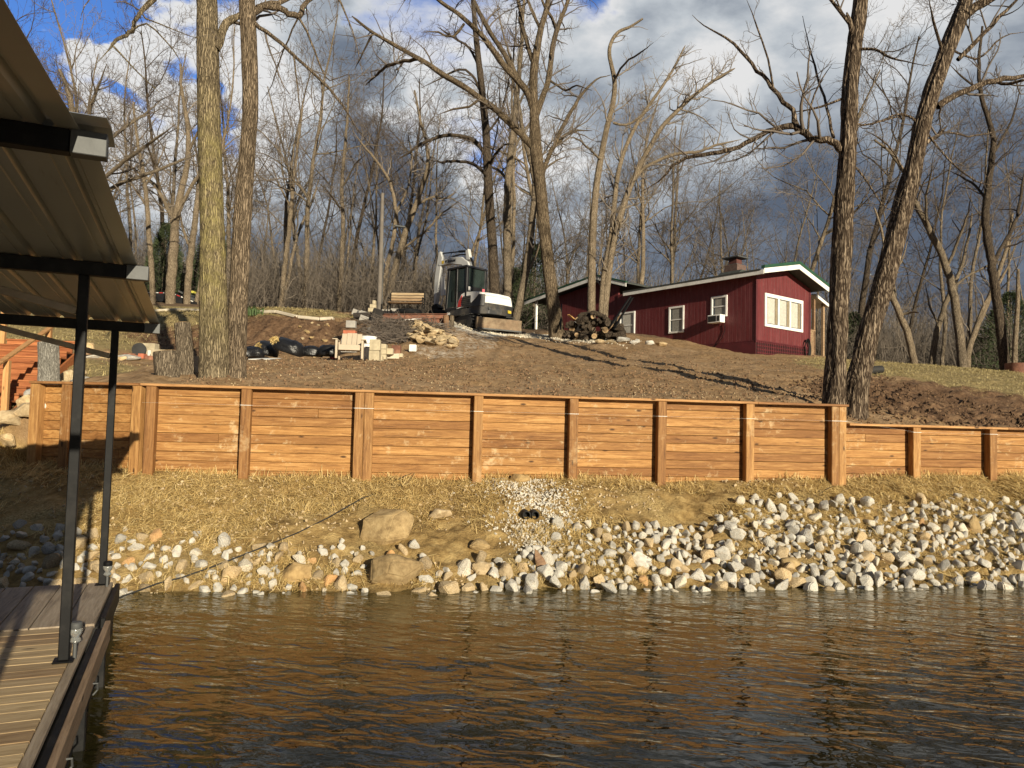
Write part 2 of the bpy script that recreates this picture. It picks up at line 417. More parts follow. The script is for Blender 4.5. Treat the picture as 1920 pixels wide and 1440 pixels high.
def m_ground(n):
    c = n.coord()
    f1 = n.noise(c, .9, 6, .62); f2 = n.noise(c, 7, 8, .68); f3 = n.noise(c, 38, 6, .65)
    soil = n.ramp(f2, [(.28, (.15, .090, .043)), (.5, (.27, .170, .084)), (.72, (.38, .25, .138))])
    soil = n.mix(n.rng(f1, .4, .65), soil, n.ramp(f2, [(.3, (.21, .132, .070)), (.7, (.42, .29, .17))]))
    pale = n.rng(n.voro(c, 11, 'F1'), .13, .09)
    pale = n.math('MULTIPLY', pale, n.rng(n.noise(c, 1.6, 3), .50, .62))
    soil = n.mix(pale, soil, (.52, .43, .30))
    cut = n.ramp(n.noise(c, 5, 8, .7, .6), [(.3, (.060, .034, .020)), (.5, (.145, .085, .048)), (.72, (.27, .175, .10))])
    grass = n.ramp(n.noise(n.mapping(c, (30, 9, 30)), 1.2, 6, .7), [(.3, (.16, .115, .048)), (.5, (.31, .235, .11)), (.7, (.44, .35, .19))])
    grass = n.mix(n.rng(f2, .45, .6), grass, (.24, .19, .085))
    grav = n.ramp(n.voro(c, 14, 'F1', 'Color'), [(.1, (.30, .27, .22)), (.6, (.52, .49, .43)), (.9, (.70, .67, .60))])
    lit = n.ramp(n.noise(c, 9, 8, .72), [(.3, (.075, .05, .03)), (.5, (.16, .105, .062)), (.7, (.27, .19, .12))])
    bank = n.ramp(n.noise(c, 4.5, 8, .68), [(.30, (.10, .062, .022)), (.5, (.31, .205, .080)), (.70, (.52, .375, .165))])
    bank = n.mix(n.rng(n.noise(c, .8, 4), .5, .62), bank, n.ramp(f3, [(.35, (.17, .115, .045)), (.65, (.52, .385, .175))]))
    br = n.rng(f2, 0, 1, -.22, .22)
    def mk(nm, a=.42, b=.58): return n.rng(n.math('ADD', n.attr(nm), br), a, b)
    col = n.mix(mk('litter'), soil, lit)
    col = n.mix(mk('grass'), col, grass)
    col = n.mix(mk('gravel'), col, grav)
    col = n.mix(mk('cut', .35, .6), col, cut)
    col = n.mix(n.attr('bank'), col, bank)
    wet = n.rng(n.math('ADD', n.sep(c)[2], n.math('MULTIPLY', f2, .1)), .0, .12, .45, 1)
    col = n.mix(1, col, wet, 'MULTIPLY')
    h = n.math('ADD', n.math('MULTIPLY', f2, 1.0), n.math('MULTIPLY', f3, .45))
    return {'Base Color': col, 'Roughness': .95, 'Specular IOR Level': .15, 'Normal': n.bump(h, .85, .06)}
g_ = mesh_np('ground', np.stack([gx, gy, GZ.ravel()], 1), F, mat('ground', m_ground), smooth=True, attrs=A)
tag(g_, 'brown graded soil hillside and straw covered lake bank', kind='structure')

# ---------------------------------------------------------------- water
def m_water(n):
    c = n.coord()
    m1 = n.mapping(c, (1, 1, 1), rot=(0, 0, R(12)))
    a = n.noise(n.mapping(m1, (1.0, 2.4, 1)), 1.3, 2, .45, .6)
    b = n.noise(n.mapping(m1, (1.0, 2.1, 1), (4, 2, 0)), 3.3, 1.5, .45, .9)
    d = n.noise(n.mapping(c, (1, 1.8, 1), (1, 8, 0)), 8.5, 1.5, .45, .8)
    h = n.math('ADD', n.math('MULTIPLY', a, .9), n.math('ADD', n.math('MULTIPLY', b, .62), n.math('MULTIPLY', d, .12)))
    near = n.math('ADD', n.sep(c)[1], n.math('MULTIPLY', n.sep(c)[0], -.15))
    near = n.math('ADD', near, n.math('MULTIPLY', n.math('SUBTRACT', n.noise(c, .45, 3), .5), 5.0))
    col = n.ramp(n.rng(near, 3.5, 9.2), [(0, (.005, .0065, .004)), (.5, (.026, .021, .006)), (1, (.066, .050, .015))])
    return {'Base Color': col, 'Roughness': .015, 'IOR': 1.33, 'Specular IOR Level': .75, 'Normal': n.bump(h, 1.0, .023)}
# nearby water carries real ripples, the open lake beyond is a coarse sheet
def wave_h(x, y):
    return (fbm(x*1.2+y*.25, y*2.3, 1, 2)-.5)*.020 + (fbm(x*3.2, y*5.5-x, 5, 1)-.5)*.0045
wxs = axis([(-150,-9,12),(-9,10,.05),(10,150,12)]); wys = axis([(-150,1.5,10),(1.5,11.4,.045)])
WX, WY = np.meshgrid(wxs, wys)
WZ = wave_h(WX, WY)*sstep(-12, -8, WX)*sstep(12, 9, WX)*sstep(0, 1.5, WY)
ii = np.arange(WX.size).reshape(WX.shape)
WF = np.stack([ii[:-1, :-1], ii[:-1, 1:], ii[1:, 1:], ii[1:, :-1]], -1).reshape(-1, 4)
# far left and right the shore swings inland with the wall line: follow it
WYs = WY + np.where(WY > 1.5, (WY-1.5)/9.9, 0)*(np.clip(np.abs(WX)-9, 0, None)*SA*np.sign(WX))
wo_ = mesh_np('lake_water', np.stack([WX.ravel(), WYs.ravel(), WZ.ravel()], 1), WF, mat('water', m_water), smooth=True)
tag(wo_, 'murky brown rippled lake water', kind='structure')

# ---------------------------------------------------------------- shared materials
def m_wood(lo, mid, hi, stain=.0, gs=1.0, axis='X', rough=.7):
    """long-grained timber; grain runs along the given axis"""
    def fn(n):
        c = n.coord(); t = n.attr('tint')
        cc = n.add('ShaderNodeVectorMath', operation='ADD'); n.put(cc.inputs[0], c)
        cmb = n.add('ShaderNodeCombineXYZ')
        for i in range(3): n.put(cmb.inputs[i], n.math('MULTIPLY', t, 37.0+i*11))
        n.put(cc.inputs[1], cmb.outputs[0]); v = cc.outputs[0]
        s = {'X': (1.1, 16, 16), 'Y': (16, 1.1, 16), 'Z': (16, 16, 1.1)}[axis]
        g1 = n.noise(n.mapping(v, tuple(x*gs for x in s)), 1.6, 6, .62, 1.1)
        g2 = n.noise(n.mapping(v, tuple(x*gs*3 for x in s)), 3.5, 4, .6)
        col = n.ramp(n.math('ADD', n.math('MULTIPLY', g1, .75), n.math('MULTIPLY', g2, .25)), [(.33, lo), (.5, mid), (.66, hi)])
        tn = n.math('FRACT', n.math('MULTIPLY', t, 7.31))
        col = n.mix(1, col, n.ramp(tn, [(0, (.68, .60, .55)), (.5, (.92, .90, .88)), (1, (1.15, 1.15, 1.12))]), 'MULTIPLY')
        kn = n.voro(n.mapping(v, tuple({16: 5.5, 1.1: 2.0}[x] for x in s)), 1.0)
        col = n.mix(n.rng(kn, .12, .06), col, tuple(x*.45 for x in lo))
        if stain:
            sm = n.rng(n.math('ADD', n.noise(v, 5.5, 8, .75), n.math('MULTIPLY', n.noise(c, 1.1, 3), .5)), .83, .95)
            col = n.mix(n.math('MULTIPLY', sm, stain), col, (.62, .47, .27))
            ck = n.rng(n.math('ADD', n.noise(n.mapping(v, (2.5, 9, 9)), 3, 6, .7), n.math('MULTIPLY', n.noise(c, .6, 2), .4)), .84, .93)
            col = n.mix(n.math('MULTIPLY', ck, .45), col, tuple(x*.5 for x in lo))
        return {'Base Color': col, 'Roughness': rough, 'Specular IOR Level': .3, 'Normal': n.bump(g2, .35, .004)}
    return fn
PL = mat('cedar plank', m_wood((.155, .070, .022), (.315, .155, .048), (.45, .258, .098), stain=.55))
PO = mat('cedar post', m_wood((.15, .070, .025), (.305, .157, .054), (.44, .256, .10), stain=.3, axis='Z'))
CAP = mat('cedar cap', m_wood((.20, .10, .04), (.36, .19, .075), (.50, .29, .125)))
STW = mat('red stained timber', m_wood((.20, .062, .020), (.34, .118, .042), (.44, .18, .07)))
STP = mat('stair post', m_wood((.32, .16, .06), (.46, .25, .10), (.58, .34, .15), axis='Z'))
OLDW = mat('weathered timber', m_wood((.16, .10, .06), (.30, .20, .12), (.45, .32, .20)))
DKX = mat('deck board cross', m_wood((.21, .145, .075), (.38, .28, .16), (.50, .385, .235), gs=.9))
DKY = mat('deck board long', m_wood((.13, .098, .070), (.24, .19, .14), (.34, .28, .215), gs=.8, axis='Y'))
RIM = mat('rim board', m_wood((.12, .080, .048), (.22, .15, .095), (.31, .22, .145), axis='Y'))
def m_rock(lo, mid, hi):
    def fn(n):
        c = n.coord(); r = n.objrand()
        v = n.add('ShaderNodeVectorMath', operation='ADD'); n.put(v.inputs[0], c); n.put(v.inputs[1], n.math('MULTIPLY', r, 50.0))
        f = n.noise(v.outputs[0], 9, 8, .68)
        col = n.ramp(f, [(.30, lo), (.5, mid), (.70, hi)])
        col = n.mix(1, col, n.ramp(r, [(0, (.70, .69, .68)), (.35, (.93, .91, .87)), (.7, (1.05, 1.03, .99)), (1, (1.08, 1.0, .86))]), 'MULTIPLY')
        dirt = n.rng(n.noise(v.outputs[0], 4, 6, .7), .54, .70)
        col = n.mix(n.math('MULTIPLY', dirt, .65), col, (.40, .28, .14))
        return {'Base Color': col, 'Roughness': .9, 'Specular IOR Level': .2, 'Normal': n.bump(n.math('ADD', f, n.math('MULTIPLY', n.noise(v.outputs[0], 40, 4), .3)), .6, .02)}
    return fn
RW = mat('white limestone', m_rock((.30, .285, .25), (.53, .51, .465), (.68, .665, .62)))
RT = mat('tan limestone', m_rock((.26, .20, .12), (.45, .35, .22), (.60, .50, .34)))
RO = mat('orange stone', m_rock((.30, .17, .08), (.50, .30, .14), (.60, .42, .24)))
RB = mat('brown sandstone', m_rock((.19, .13, .065), (.34, .245, .125), (.46, .35, .19)))
def m_bark(lo, hi, s=1.0, moss=None, fiss=1.0, scar=None):
    def fn(n):
        c = n.coord()
        dn = n.noise(n.mapping(c, (3*s, 3*s, 2.2*s)), 1.6, 3, .6, out='Color')
        dv = n.add('ShaderNodeVectorMath', operation='MULTIPLY_ADD'); n.put(dv.inputs[0], dn); dv.inputs[1].default_value = (.10/s, .10/s, .18/s); n.put(dv.inputs[2], c)
        q = dv.outputs[0]
        e1 = n.voro(n.mapping(q, (36*s, 36*s, 2.3*s)), 1.0, 'DISTANCE_TO_EDGE')
        e2 = n.voro(n.mapping(q, (64*s, 64*s, 6*s), (3, 1, 2)), 1.0, 'DISTANCE_TO_EDGE')
        f = n.noise(n.mapping(c, (40*s, 40*s, 12*s)), 1.0, 6, .7)
        k = n.math('ADD', n.math('MULTIPLY', n.rng(e1, 0, .28*fiss), .55), n.math('ADD', n.math('MULTIPLY', n.rng(e2, 0, .3), .22), n.math('MULTIPLY', f, .36)))
        col = n.ramp(k, [(.22, tuple(x*.45 for x in lo)), (.40, lo), (.66, tuple((a+b)/2 for a, b in zip(lo, hi))), (.95, hi)])
        patch = n.noise(c, 1.7, 4, .6)
        col = n.mix(1, col, n.ramp(patch, [(.3, .72), (.7, 1.15)]), 'MULTIPLY')
        col = n.mix(n.math('MULTIPLY', n.rng(n.noise(c, 7, 8, .72), .60, .70), .6), col, tuple(min(1, x*1.25) for x in hi))
        if moss:
            z = n.sep(c)[2]
            m_ = n.math('MULTIPLY', n.rng(z, moss[1]-1.4, moss[1]), n.rng(z, moss[2]+1.6, moss[2]))
            m_ = n.math('MULTIPLY', m_, n.rng(n.math('ADD', n.noise(c, 4, 7, .7), n.math('MULTIPLY', k, .25)), .48, .82))
            col = n.mix(n.math('MULTIPLY', m_, .8), col, moss[0])
        if scar:
            vm = n.add('ShaderNodeVectorMath', operation='DISTANCE'); n.put(vm.inputs[0], n.mapping(c, (1, 1, .55))); vm.inputs[1].default_value = (scar[0], scar[1], scar[2]*.55)
            col = n.mix(n.rng(n.math('ADD', vm.outputs['Value'], n.math('MULTIPLY', f, .08)), .135, .10), col, (.36, .13, .05))
        return {'Base Color': col, 'Roughness': .95, 'Specular IOR Level': .1, 'Normal': n.bump(k, 1.0, .03)}
    return fn
BK_A = mat('mossy furrowed bark', m_bark((.125, .098, .062), (.40, .32, .205), moss=((.30, .255, .095), 1.7, 3.6)))
BK_B = mat('brown furrowed bark', m_bark((.11, .082, .055), (.35, .27, .185), scar=(.19, -.14, 2.15)))
BK_E = mat('brown tree bark', m_bark((.085, .062, .040), (.29, .225, .15)))
BK_C = mat('deep fissured bark', m_bark((.065, .046, .032), (.36, .28, .20), .62, fiss=1.4))
BK_P = mat('pale bark', m_bark((.19, .145, .098), (.42, .34, .24), 1.3))
BK_M = mat('mid bark', m_bark((.14, .11, .078), (.37, .30, .215), 1.2))
BK_D = mat('dark bark', m_bark((.055, .042, .032), (.18, .14, .10), 1.2))
TW = simple('twig bark', (.125, .10, .08), .9, var=.35, nscale=2, bump=0)
TWP = simple('pale twig bark', (.20, .165, .13), .9, var=.3, nscale=2, bump=0)
TWD = simple('dark twig bark', (.085, .062, .045), .9, var=.3, nscale=2, bump=0)
BLK = simple('black painted steel', (.005, .005, .0055), .6, .0, .4, 12, .05, .2, grime=(.018, .017, .016))
GALV = simple('galvanised steel', (.085, .088, .088), .6, .3, .15, 14, .05)
WHT = simple('white paint', (.78, .76, .70), .55, 0, .05, 6, .1, grime=(.55, .51, .43))
RUST = simple('rusty steel', (.17, .070, .042), .8, .1, .35, 7, .2, grime=(.34, .17, .10))
BLOCK = simple('cement block', (.42, .36, .25), .95, 0, .25, 6, .4, .2)
GBLK = simple('grey block', (.33, .31, .28), .95, 0, .2, 6, .4, .2)
TERRA = simple('red clay', (.42, .13, .07), .8, 0, .2, 6, .2)
BAGM = simple('black plastic film', (.008, .008, .009), .36, 0, .3, 5, .9, .5)
CHAIRM = simple('tan plastic', (.46, .38, .28), .5, 0, .06, 4, .05)
BUCK = simple('white plastic', (.80, .79, .76), .4, 0, .04, 4, .03)
RUBB = simple('black rubber', (.018, .017, .016), .75, 0, .3, 9, .2)
CONC = simple('pale stone edging', (.50, .44, .34), .9, 0, .2, 3, .3)
STRAWM = simple('straw', (.58, .42, .17), .8, 0, .35, 2.0, 0)
def m_end(n):
    c = n.coord(); w_ = n.wave(c, 14, 1.5, 3, 2, 'Z', typ='RINGS')
    return {'Base Color': n.mix(w_, (.36, .25, .135), (.22, .14, .07)), 'Roughness': .9}
LOGEND = mat('cut log face', m_end)
# ---------------------------------------------------------------- timber retaining wall on the bank
def wallM(u0, z0, a=0.0):
    x, y = xy(u0, VF); return Matrix.Translation((x, y, z0)) @ Matrix.Rotation(AL + a, 4, 'Z')
AW = -math.atan(.27)      # left wing turns landward
x, y = xy(0, VF)
wall = thing('retaining_wall', 'long new cedar stained timber retaining wall on the straw covered lake bank', 'retaining wall', (x, y, 1.1), AL)
def uw(px):               # wall coordinate of a photo column
    t = (px-960)/1400.0; # x = t*y with v = VF
    yy = VF/(CA - t*SA); return t*yy*CA + yy*SA
posts = [(466,.145,0),(685,.29,0),(897,.145,0),(1074,.145,0),(1238,.145,0),(1401,.145,0),(1566,.27,0),(1710,.145,1),(1852,.145,1),(1993,.145,1),(2140,.145,1),(2290,.145,1)]
def plank_panel(u0, u1, low, M0=None, nb=None):
    m = MB(M0); top = (1.02 if low else 1.34)
    z = top; k = 0; hb = .1385
    while z > -.16:
        off_ = random.uniform(0, .006)
        jn = random.uniform(.2, .8) if random.random() < .05 else None
        seg = [(u0, u1)] if jn is None or u1-u0 < 1.2 else [(u0, u0+(u1-u0)*jn-.001), (u0+(u1-u0)*jn+.001, u1)]
        for a, b in seg: m.box(a, b, off_, .036, z-hb+random.uniform(.004,.0075), z)
        z -= hb; k += 1
    return m.build('plank_panel', PL, wall, bevel=.004)
ucs = [UL+.02] + [uw(p[0]) for p in posts]
for i in range(len(ucs)-1):
    plank_panel(ucs[i]+.003, ucs[i+1]-.003, i >= 7)
for px, wd, low in posts:
    u_ = uw(px); m = MB(); top = 1.02 if low else 1.34
    if wd > .2: m.box(u_-wd/2, u_-.002, -.145, -.002, -.5, top+.001); m.box(u_+.002, u_+wd/2, -.14, -.002, -.5, top+.001)
    else: m.box(u_-wd/2, u_+wd/2, -.15, -.002, -.5, top+.001)
    m.build('post', PO, wall, bevel=.008)
    m = MB(); zs = 1.09 if not low else .93; m.box(u_-wd/2-.004, u_+wd/2+.004, -.154, .0, zs, zs+.008); m.build('strap', WHT, wall)
def cap(u0, u1, z, M0=None):
    m = MB(M0); k = u0
    while k < u1-.01:
        e = min(u1, k+random.choice((2.44, 3.05, 3.66)))
        if u1-e < .6: e = u1
        m.box(k, e-.002, -.165, .06, z+.002, z+.040); k = e
    m.build('cap_rail', CAP, wall, bevel=.005)
cap(UL-.06, uw(1583), 1.34); cap(uw(1583)+.01, uw(2300), 1.02)
ML = Matrix.Translation((UL, 0, 0)) @ Matrix.Rotation(AW, 4, 'Z')
LL = (UL-UE)/math.cos(AW)
for a, b in ((-1.22, -.004), (-LL, -1.225)): plank_panel(a, b, 0, ML)
for u_ in (-.085, -1.22, -LL+.07):
    m = MB(ML); m.box(u_-.0725, u_+.0725, -.15, -.002, -.5, 1.341); m.build('post', PO, wall, bevel=.008)
m = MB(); m.box(UL+.02, UL+.165, -.15, -.002, -.5, 1.341); m.build('post', PO, wall, bevel=.008)
m = MB(ML); m.box(-LL, -LL+.04, .037, .9, -.1, 1.335); m.build('return_board', PL, wall, bevel=.004)
cap(-LL-.02, -.05, 1.341, ML)
# pale mason's string pulled tight along the posts
m = MB(wallM(0, 1.1)); m.tube([(UL-.02, -.158, 1.094), (uw(1580), -.158, 1.094)], .0006, 5)
m.tube([(uw(1580), -.158, 1.094), (uw(1710), -.156, .934), (uw(2290), -.156, .934)], .0006, 5)
so_ = m.build('string', WHT); tag(so_, "thin pale mason's string stretched along the wall posts", 'string')

# ---------------------------------------------------------------- dock and its roof (local: +y runs away along the dock)
DA = R(23.3)
DM = Matrix.Rotation(DA, 4, 'Z'); ZD = .45
dock = thing('boat_dock', 'weathered plank boat dock with black steel frame in front left', 'dock', (0, 0, 0), DA)
E = -.585
m = MB(); yv = -3.0
while yv < 6.39:
    m.box(-4.4, E-.055, yv, yv+.137, ZD-.035+random.uniform(-.002,.002), ZD+random.uniform(-.001,.001)); yv += .143
m.build('deck_boards', DKX, dock, bevel=.004)
m = MB(); m.box(E-.051, E, -3.0, 6.41, ZD-.035, ZD-.001); m.build('border_board', DKY, dock, bevel=.004)
m = MB(); xv = E
while xv > -4.4:
    m.box(xv-.205, xv, 6.44, 7.95, ZD-.030, ZD+.008); xv -= .212
m.build('gangway_boards', DKY, dock, bevel=.004)
m = MB(); m.box(E+.055, E+.095, -3.0, 6.62, ZD-.17, ZD-.02); m.build('rim_board', RIM, dock, bevel=.005)
m = MB()
m.box(E+.004, E+.052, -3.0, 6.5, ZD-.16, ZD-.045)
for yv in np.arange(-2.6, 6.5, 1.12): m.box(E+.0, E+.09, yv, yv+.06, -.25, ZD-.172)
m.box(E-.4, E+.03, -3, 6.4, -.30, ZD-.19)
m.box(E-3.7, E+.02, 6.52, 7.92, -.06, ZD-.034)
m.box(E+.021, E+.06, 6.63, 7.92, ZD-.17, ZD+.0)
m.build('steel_frame', BLK, dock, bevel=.006)
for yv in np.arange(-2.4, 6.3, 1.12):
    m = MB(); m.tube([(E+.10, yv, ZD-.12), (E+.125, yv, ZD-.12), (E+.125, yv+.03, ZD-.17), (E+.10, yv+.03, ZD-.2)], .006, 6); m.build('rope_hook', GALV, dock)
# canopy: low gable with its ridge across the dock
roof = thing('dock_roof', 'ribbed tan metal canopy on black steel posts over the dock', 'dock roof', (0, 0, 0), DA)
XE = -.29; YR = 3.50; ZR = 3.145
def zr(yv): return float(np.interp(yv, [-2.4, YR, 5.57, 7.9], [ZR-.11*5.9, ZR, 2.974, 2.84]))
def xs(yv): return float(np.interp(yv, [3.49, 3.5, 5.57, 7.9], [-.46, -.425, -.36, -.295]))
def m_roofu(n):
    c = n.coord(); f = n.noise(c, 1.2, 5, .6)
    col = n.ramp(f, [(.3, (.27, .268, .235)), (.7, (.34, .335, .295))])
    col = n.mix(n.rng(n.noise(n.mapping(c, (6, .6, 1)), 2, 5, .7), .60, .75), col, (.17, .145, .105))
    return {'Base Color': col, 'Roughness': .34, 'Metallic': .25, 'Normal': n.bump(n.noise(c, 3, 3), .08, .02)}
ROOFM = mat('tan roof sheet', m_roofu)
prof = [(0, 0)]
k = 0.0
while k > -4.2:
    prof += [(k-.085, 0), (k-.103, .030), (k-.122, .030), (k-.140, 0), (k-.178, 0), (k-.182, .007), (k-.196, .007), (k-.200, 0)]; k -= .235
def sheet(y0, y1, name):
    V = []; F_ = []
    for yv in (y0, y1):
        for (a, b) in prof: V.append((xs(yv)+a, yv, zr(yv)+.055+b))
        for (a, b) in prof: V.append((xs(yv)+a, yv, zr(yv)+.0565+b))
    n_ = len(prof)
    for i in range(n_-1):
        F_.append((i, i+1, 2*n_+i+1, 2*n_+i)); F_.append((n_+i, 3*n_+i, 3*n_+i+1, n_+i+1))
    F_.append((0, 2*n_, 3*n_, n_)); 
    mesh_np(name, V, F_, ROOFM, roof)
sheet(YR, 5.57, 'roof_sheet'); sheet(5.57, 7.95, 'roof_sheet'); sheet(-2.2, YR-.012, 'roof_sheet')
m = MB()
m.prism([(-.35, YR-.19, zr(YR-.19)+.085), (-.35, YR-.17, zr(YR-.17)+.092), (-.35, YR, ZR+.098), (-.35, YR+.17, zr(YR+.17)+.092), (-.35, YR+.19, zr(YR+.19)+.085), (-.35, YR, ZR+.088)], (-4.2, 0, 0))
m.build('ridge_cap', ROOFM, roof)
m = MB(); m.box(XE-.012, XE+.012, -2.2, 3.4, 0, 0) if 0 else None
beams = [(-.7, .09), (1.4, .09), (3.50, .095), (5.57, .09), (7.87, .09)]
for yb, h in beams:
    zt = zr(yb)+.05
    xe = XE-.07 if abs(yb-3.5) < .1 else XE
    m = MB(); m.box(-4.5, xe-.135, yb-.035, yb+.035, zt-h, zt); m.build('beam', BLK, roof, bevel=.004)
    m = MB(); m.box(xe-.133, xe, yb-.037, yb+.037, zt-h-.002, zt+.002); m.build('beam_end', GALV, roof, bevel=.003)
for yb in (-.7, 1.4, 5.57, 7.87):
    zt = zr(yb)+.05-.088
    for xp in (-.668, -4.1):
        m = MB(); m.box(xp-.031, xp+.031, yb-.031, yb+.031, ZD+.012, zt-.002); m.box(xp-.06, xp+.06, yb-.06, yb+.06, ZD+.001, ZD+.012)
        m.build('roof_post', BLK, roof, bevel=.005)
    m = MB(); m.bar((-.70, yb, zt-.24), (-1.62, yb, zt-.025), .04, .05); m.build('brace', simple('tan brace', (.22, .17, .11), .45, .1), roof, bevel=.003)
# solar lights at the post feet
for i, (xp, yp, lb) in enumerate([(-.612, 5.60, 'small chrome and glass solar light beside the nearer dock post'), (-.62, 7.76, 'small glass solar light on the far corner of the dock')]):
    p = DM @ Vector((xp, yp, ZD))
    t = thing('solar_light', lb, 'solar light', (p.x, p.y, ZD), 0, 'solar lights on the dock')
    m = MB(); m.lathe([(.012, 0), (.012, .12)], k=10); m.build('stem', GALV, t, smooth=True)
    m = MB(); m.lathe([(.018, .10), (.034, .115), (.030, .13), (.022, .14), (.036, .165), (.04, .185), (.036, .195)], k=18)
    gl = mat('lamp glass', lambda n: {'Base Color': (.35, .36, .35), 'Roughness': .12, 'Transmission Weight': .6, 'IOR': 1.45})
    m.build('lens', gl, t, smooth=True)
    m = MB(); m.lathe([(.036, .196), (.038, .20), (.038, .228), (.030, .236)], k=18); m.build('cap', BLK if i else GALV, t, smooth=True)

# ---------------------------------------------------------------- timber stairs left of the wall
sb = np.array([-8.58, 12.6])
st = thing('staircase', 'red stained timber stairs climbing the bank left of the retaining wall', 'staircase', (sb[0], sb[1], 2.0), R(10))
for k in range(-7, 12):
    w0 = -1.35; yy = k*.275; zz = k*.13
    m = MB(); m.box(w0, 0, yy, yy+.035, zz-.10, zz+.028); m.build('riser', STW, st, bevel=.003)
    m = MB(); m.box(w0-.01, .01, yy-.02, yy+.262, zz+.030, zz+.064); m.build('tread', STW, st, bevel=.003)
for xs in (.012, -1.40):
    m = MB(); y0, y1 = -7*.275, 12*.275
    m.prism([(xs, y0, -7*.13-.34), (xs, y1, 12*.13-.34), (xs, y1, 12*.13-.10), (xs, y0, -7*.13-.10)], (.04, 0, 0)); m.build('stringer', STW, st, bevel=.003)
for xs, ks in ((.10, (-6.2, -.5, 5.0)), (-1.45, (-6.2, 0, 6, 11.2))):
    for k in ks:
        m = MB(); m.box(xs-.045, xs+.045, k*.275-.045, k*.275+.045, k*.13-.5, k*.13+.92); m.build('post', STP, st, bevel=.005)
    a, b = ks[0], ks[-1]
    m = MB(); m.bar((xs, a*.275-.3, a*.13+.90), (xs, b*.275+.1, b*.13+.97), .09, .04); m.build('handrail', CAP, st, bevel=.005)

# ---------------------------------------------------------------- rocks
def hull_mesh(name, sx, sy, sz, n_=16, seed=0, mt=None, bev=.03, sub=False):
    rr = random.Random(seed); bm = bmesh.new()
    for i in range(n_):
        while 1:
            p = Vector([rr.uniform(-1, 1) for _ in range(3)])
            if .1 < p.length <= 1: break
        p.normalize(); p = Vector((p.x*sx, p.y*sy, p.z*sz))*rr.uniform(.82, 1.05)
        bm.verts.new(p)
    r = bmesh.ops.convex_hull(bm, input=bm.verts)
    bmesh.ops.delete(bm, geom=[v for v in bm.verts if not v.link_faces], context='VERTS')
    bmesh.ops.dissolve_limit(bm, angle_limit=R(14), verts=bm.verts, edges=bm.edges)
    bmesh.ops.bevel(bm, geom=list(bm.edges), offset=bev*min(sx, sy, sz)*2, segments=2, affect='EDGES', clamp_overlap=True)
    if sub:
        bmesh.ops.triangulate(bm, faces=bm.faces)
        bmesh.ops.subdivide_edges(bm, edges=bm.edges, cuts=3, use_grid_fill=True)
        for v in bm.verts:
            q = v.co*4.0/max(sx, .2); d = float(fbm(np.array([q.x+seed]), np.array([q.y]), np.array([q.z]), 4)[0])-.5
            v.co += v.co.normalized()*d*.12*min(sx, sz)
    me = bpy.data.meshes.new(name); bm.to_mesh(me); bm.free()
    if mt: me.materials.append(mt)
    me.shade_smooth()
    try: me.set_sharp_from_angle(angle=R(28 if not sub else 60))
    except Exception: pass
    return me
RK = {}
for key, mt in (('w', RW), ('t', RT), ('o', RO)):
    RK[key] = [hull_mesh('riprap_rock', 1, random.uniform(.62, .9), random.uniform(.45, .8), random.choice((12, 14, 17, 20)), i*7+ord(key), mt, .05) for i in range(14)]
def top_v(u):   # how far up the bank the stones reach
    pts = [(-8, 10.7), (-6.6, 10.6), (-5.2, 10.5), (-4.2, 10.35), (-3.2, 10.1), (-2.2, 10.2), (-1.3, 9.75), (-.6, 10.0), (.6, 9.55), (1.6, 9.7), (2.3, 10.35), (3.2, 10.3), (3.9, 10.45), (4.4, 10.6), (5, 10.55), (5.6, 11.0), (7, 10.85), (9, 11.0), (14, 10.9)]
    return np.interp(u, [p[0] for p in pts], [p[1] for p in pts])
def dens(u):
    return np.interp(u, [-8, -5.6, -5, -3.5, -2.6, -1.8, -1, .2, 1.4, 2.0, 3.4, 4.2, 5.6, 14], [.9, .9, .6, .50, .22, .45, .35, .35, .25, .95, .75, .95, 1.0, 1.0])
spots = []; rr = random.Random(5)
BOULD = [(726,1003,1.05,.66),(738,1082,1.15,.7),(558,1080,.55,.4)]
def near_b(x, y):
    for (px, py, w_, h_) in BOULD:
        b = bpos[(px, py)]
        if (x-b[0])**2 + (y-b[1])**2 < (w_*.36)**2: return True
    return False
def on_bank(px, py):
    """point of the bank (below the wall) seen at a photo pixel"""
    y = 6.0
    while y < 12.2:
        q = P(px, py, y); 
        if float(ground(np.array([q[0]]), np.array([q[1]]), False)[0]) >= q[2]: return q
        y += .03
    return q
bpos = {(b[0], b[1]): on_bank(b[0], b[1]) for b in BOULD}
_pp = on_bank(994, 985)
for tr in range(75000):
    u_ = rr.uniform(-8.5, 13); tv = top_v(u_) + rr.gauss(0, .10)
    v_ = rr.uniform(8.93, tv)
    d_ = dens(u_)*(1.0 if v_ < 9.5 else np.interp(v_, [9.5, tv], [1, .62]))
    if rr.random() > d_**1.5: continue
    x, y = xy(u_, v_)
    if y < 7.9: continue
    r = rr.choice((.045, .055, .065, .075, .085, .095, .105, .125)) * (1.2 if v_ < 9.5 else 1.0)
    if near_b(x, y) or ((x-_pp[0])**2 < .05 and (y-_pp[1])**2 < .16): continue
    ov = 1.0
    if any((x-a)**2 + (y-b)**2 < ((r+c)*ov*.74)**2 for a, b, c in spots): continue
    spots.append((x, y, r))
    if len(spots) >= 1500: break
spots.sort(key=lambda s: -s[2] + (10 if abs((s[0]-.0)/s[1]) > .67 else 0))
print('rocks', len(spots))
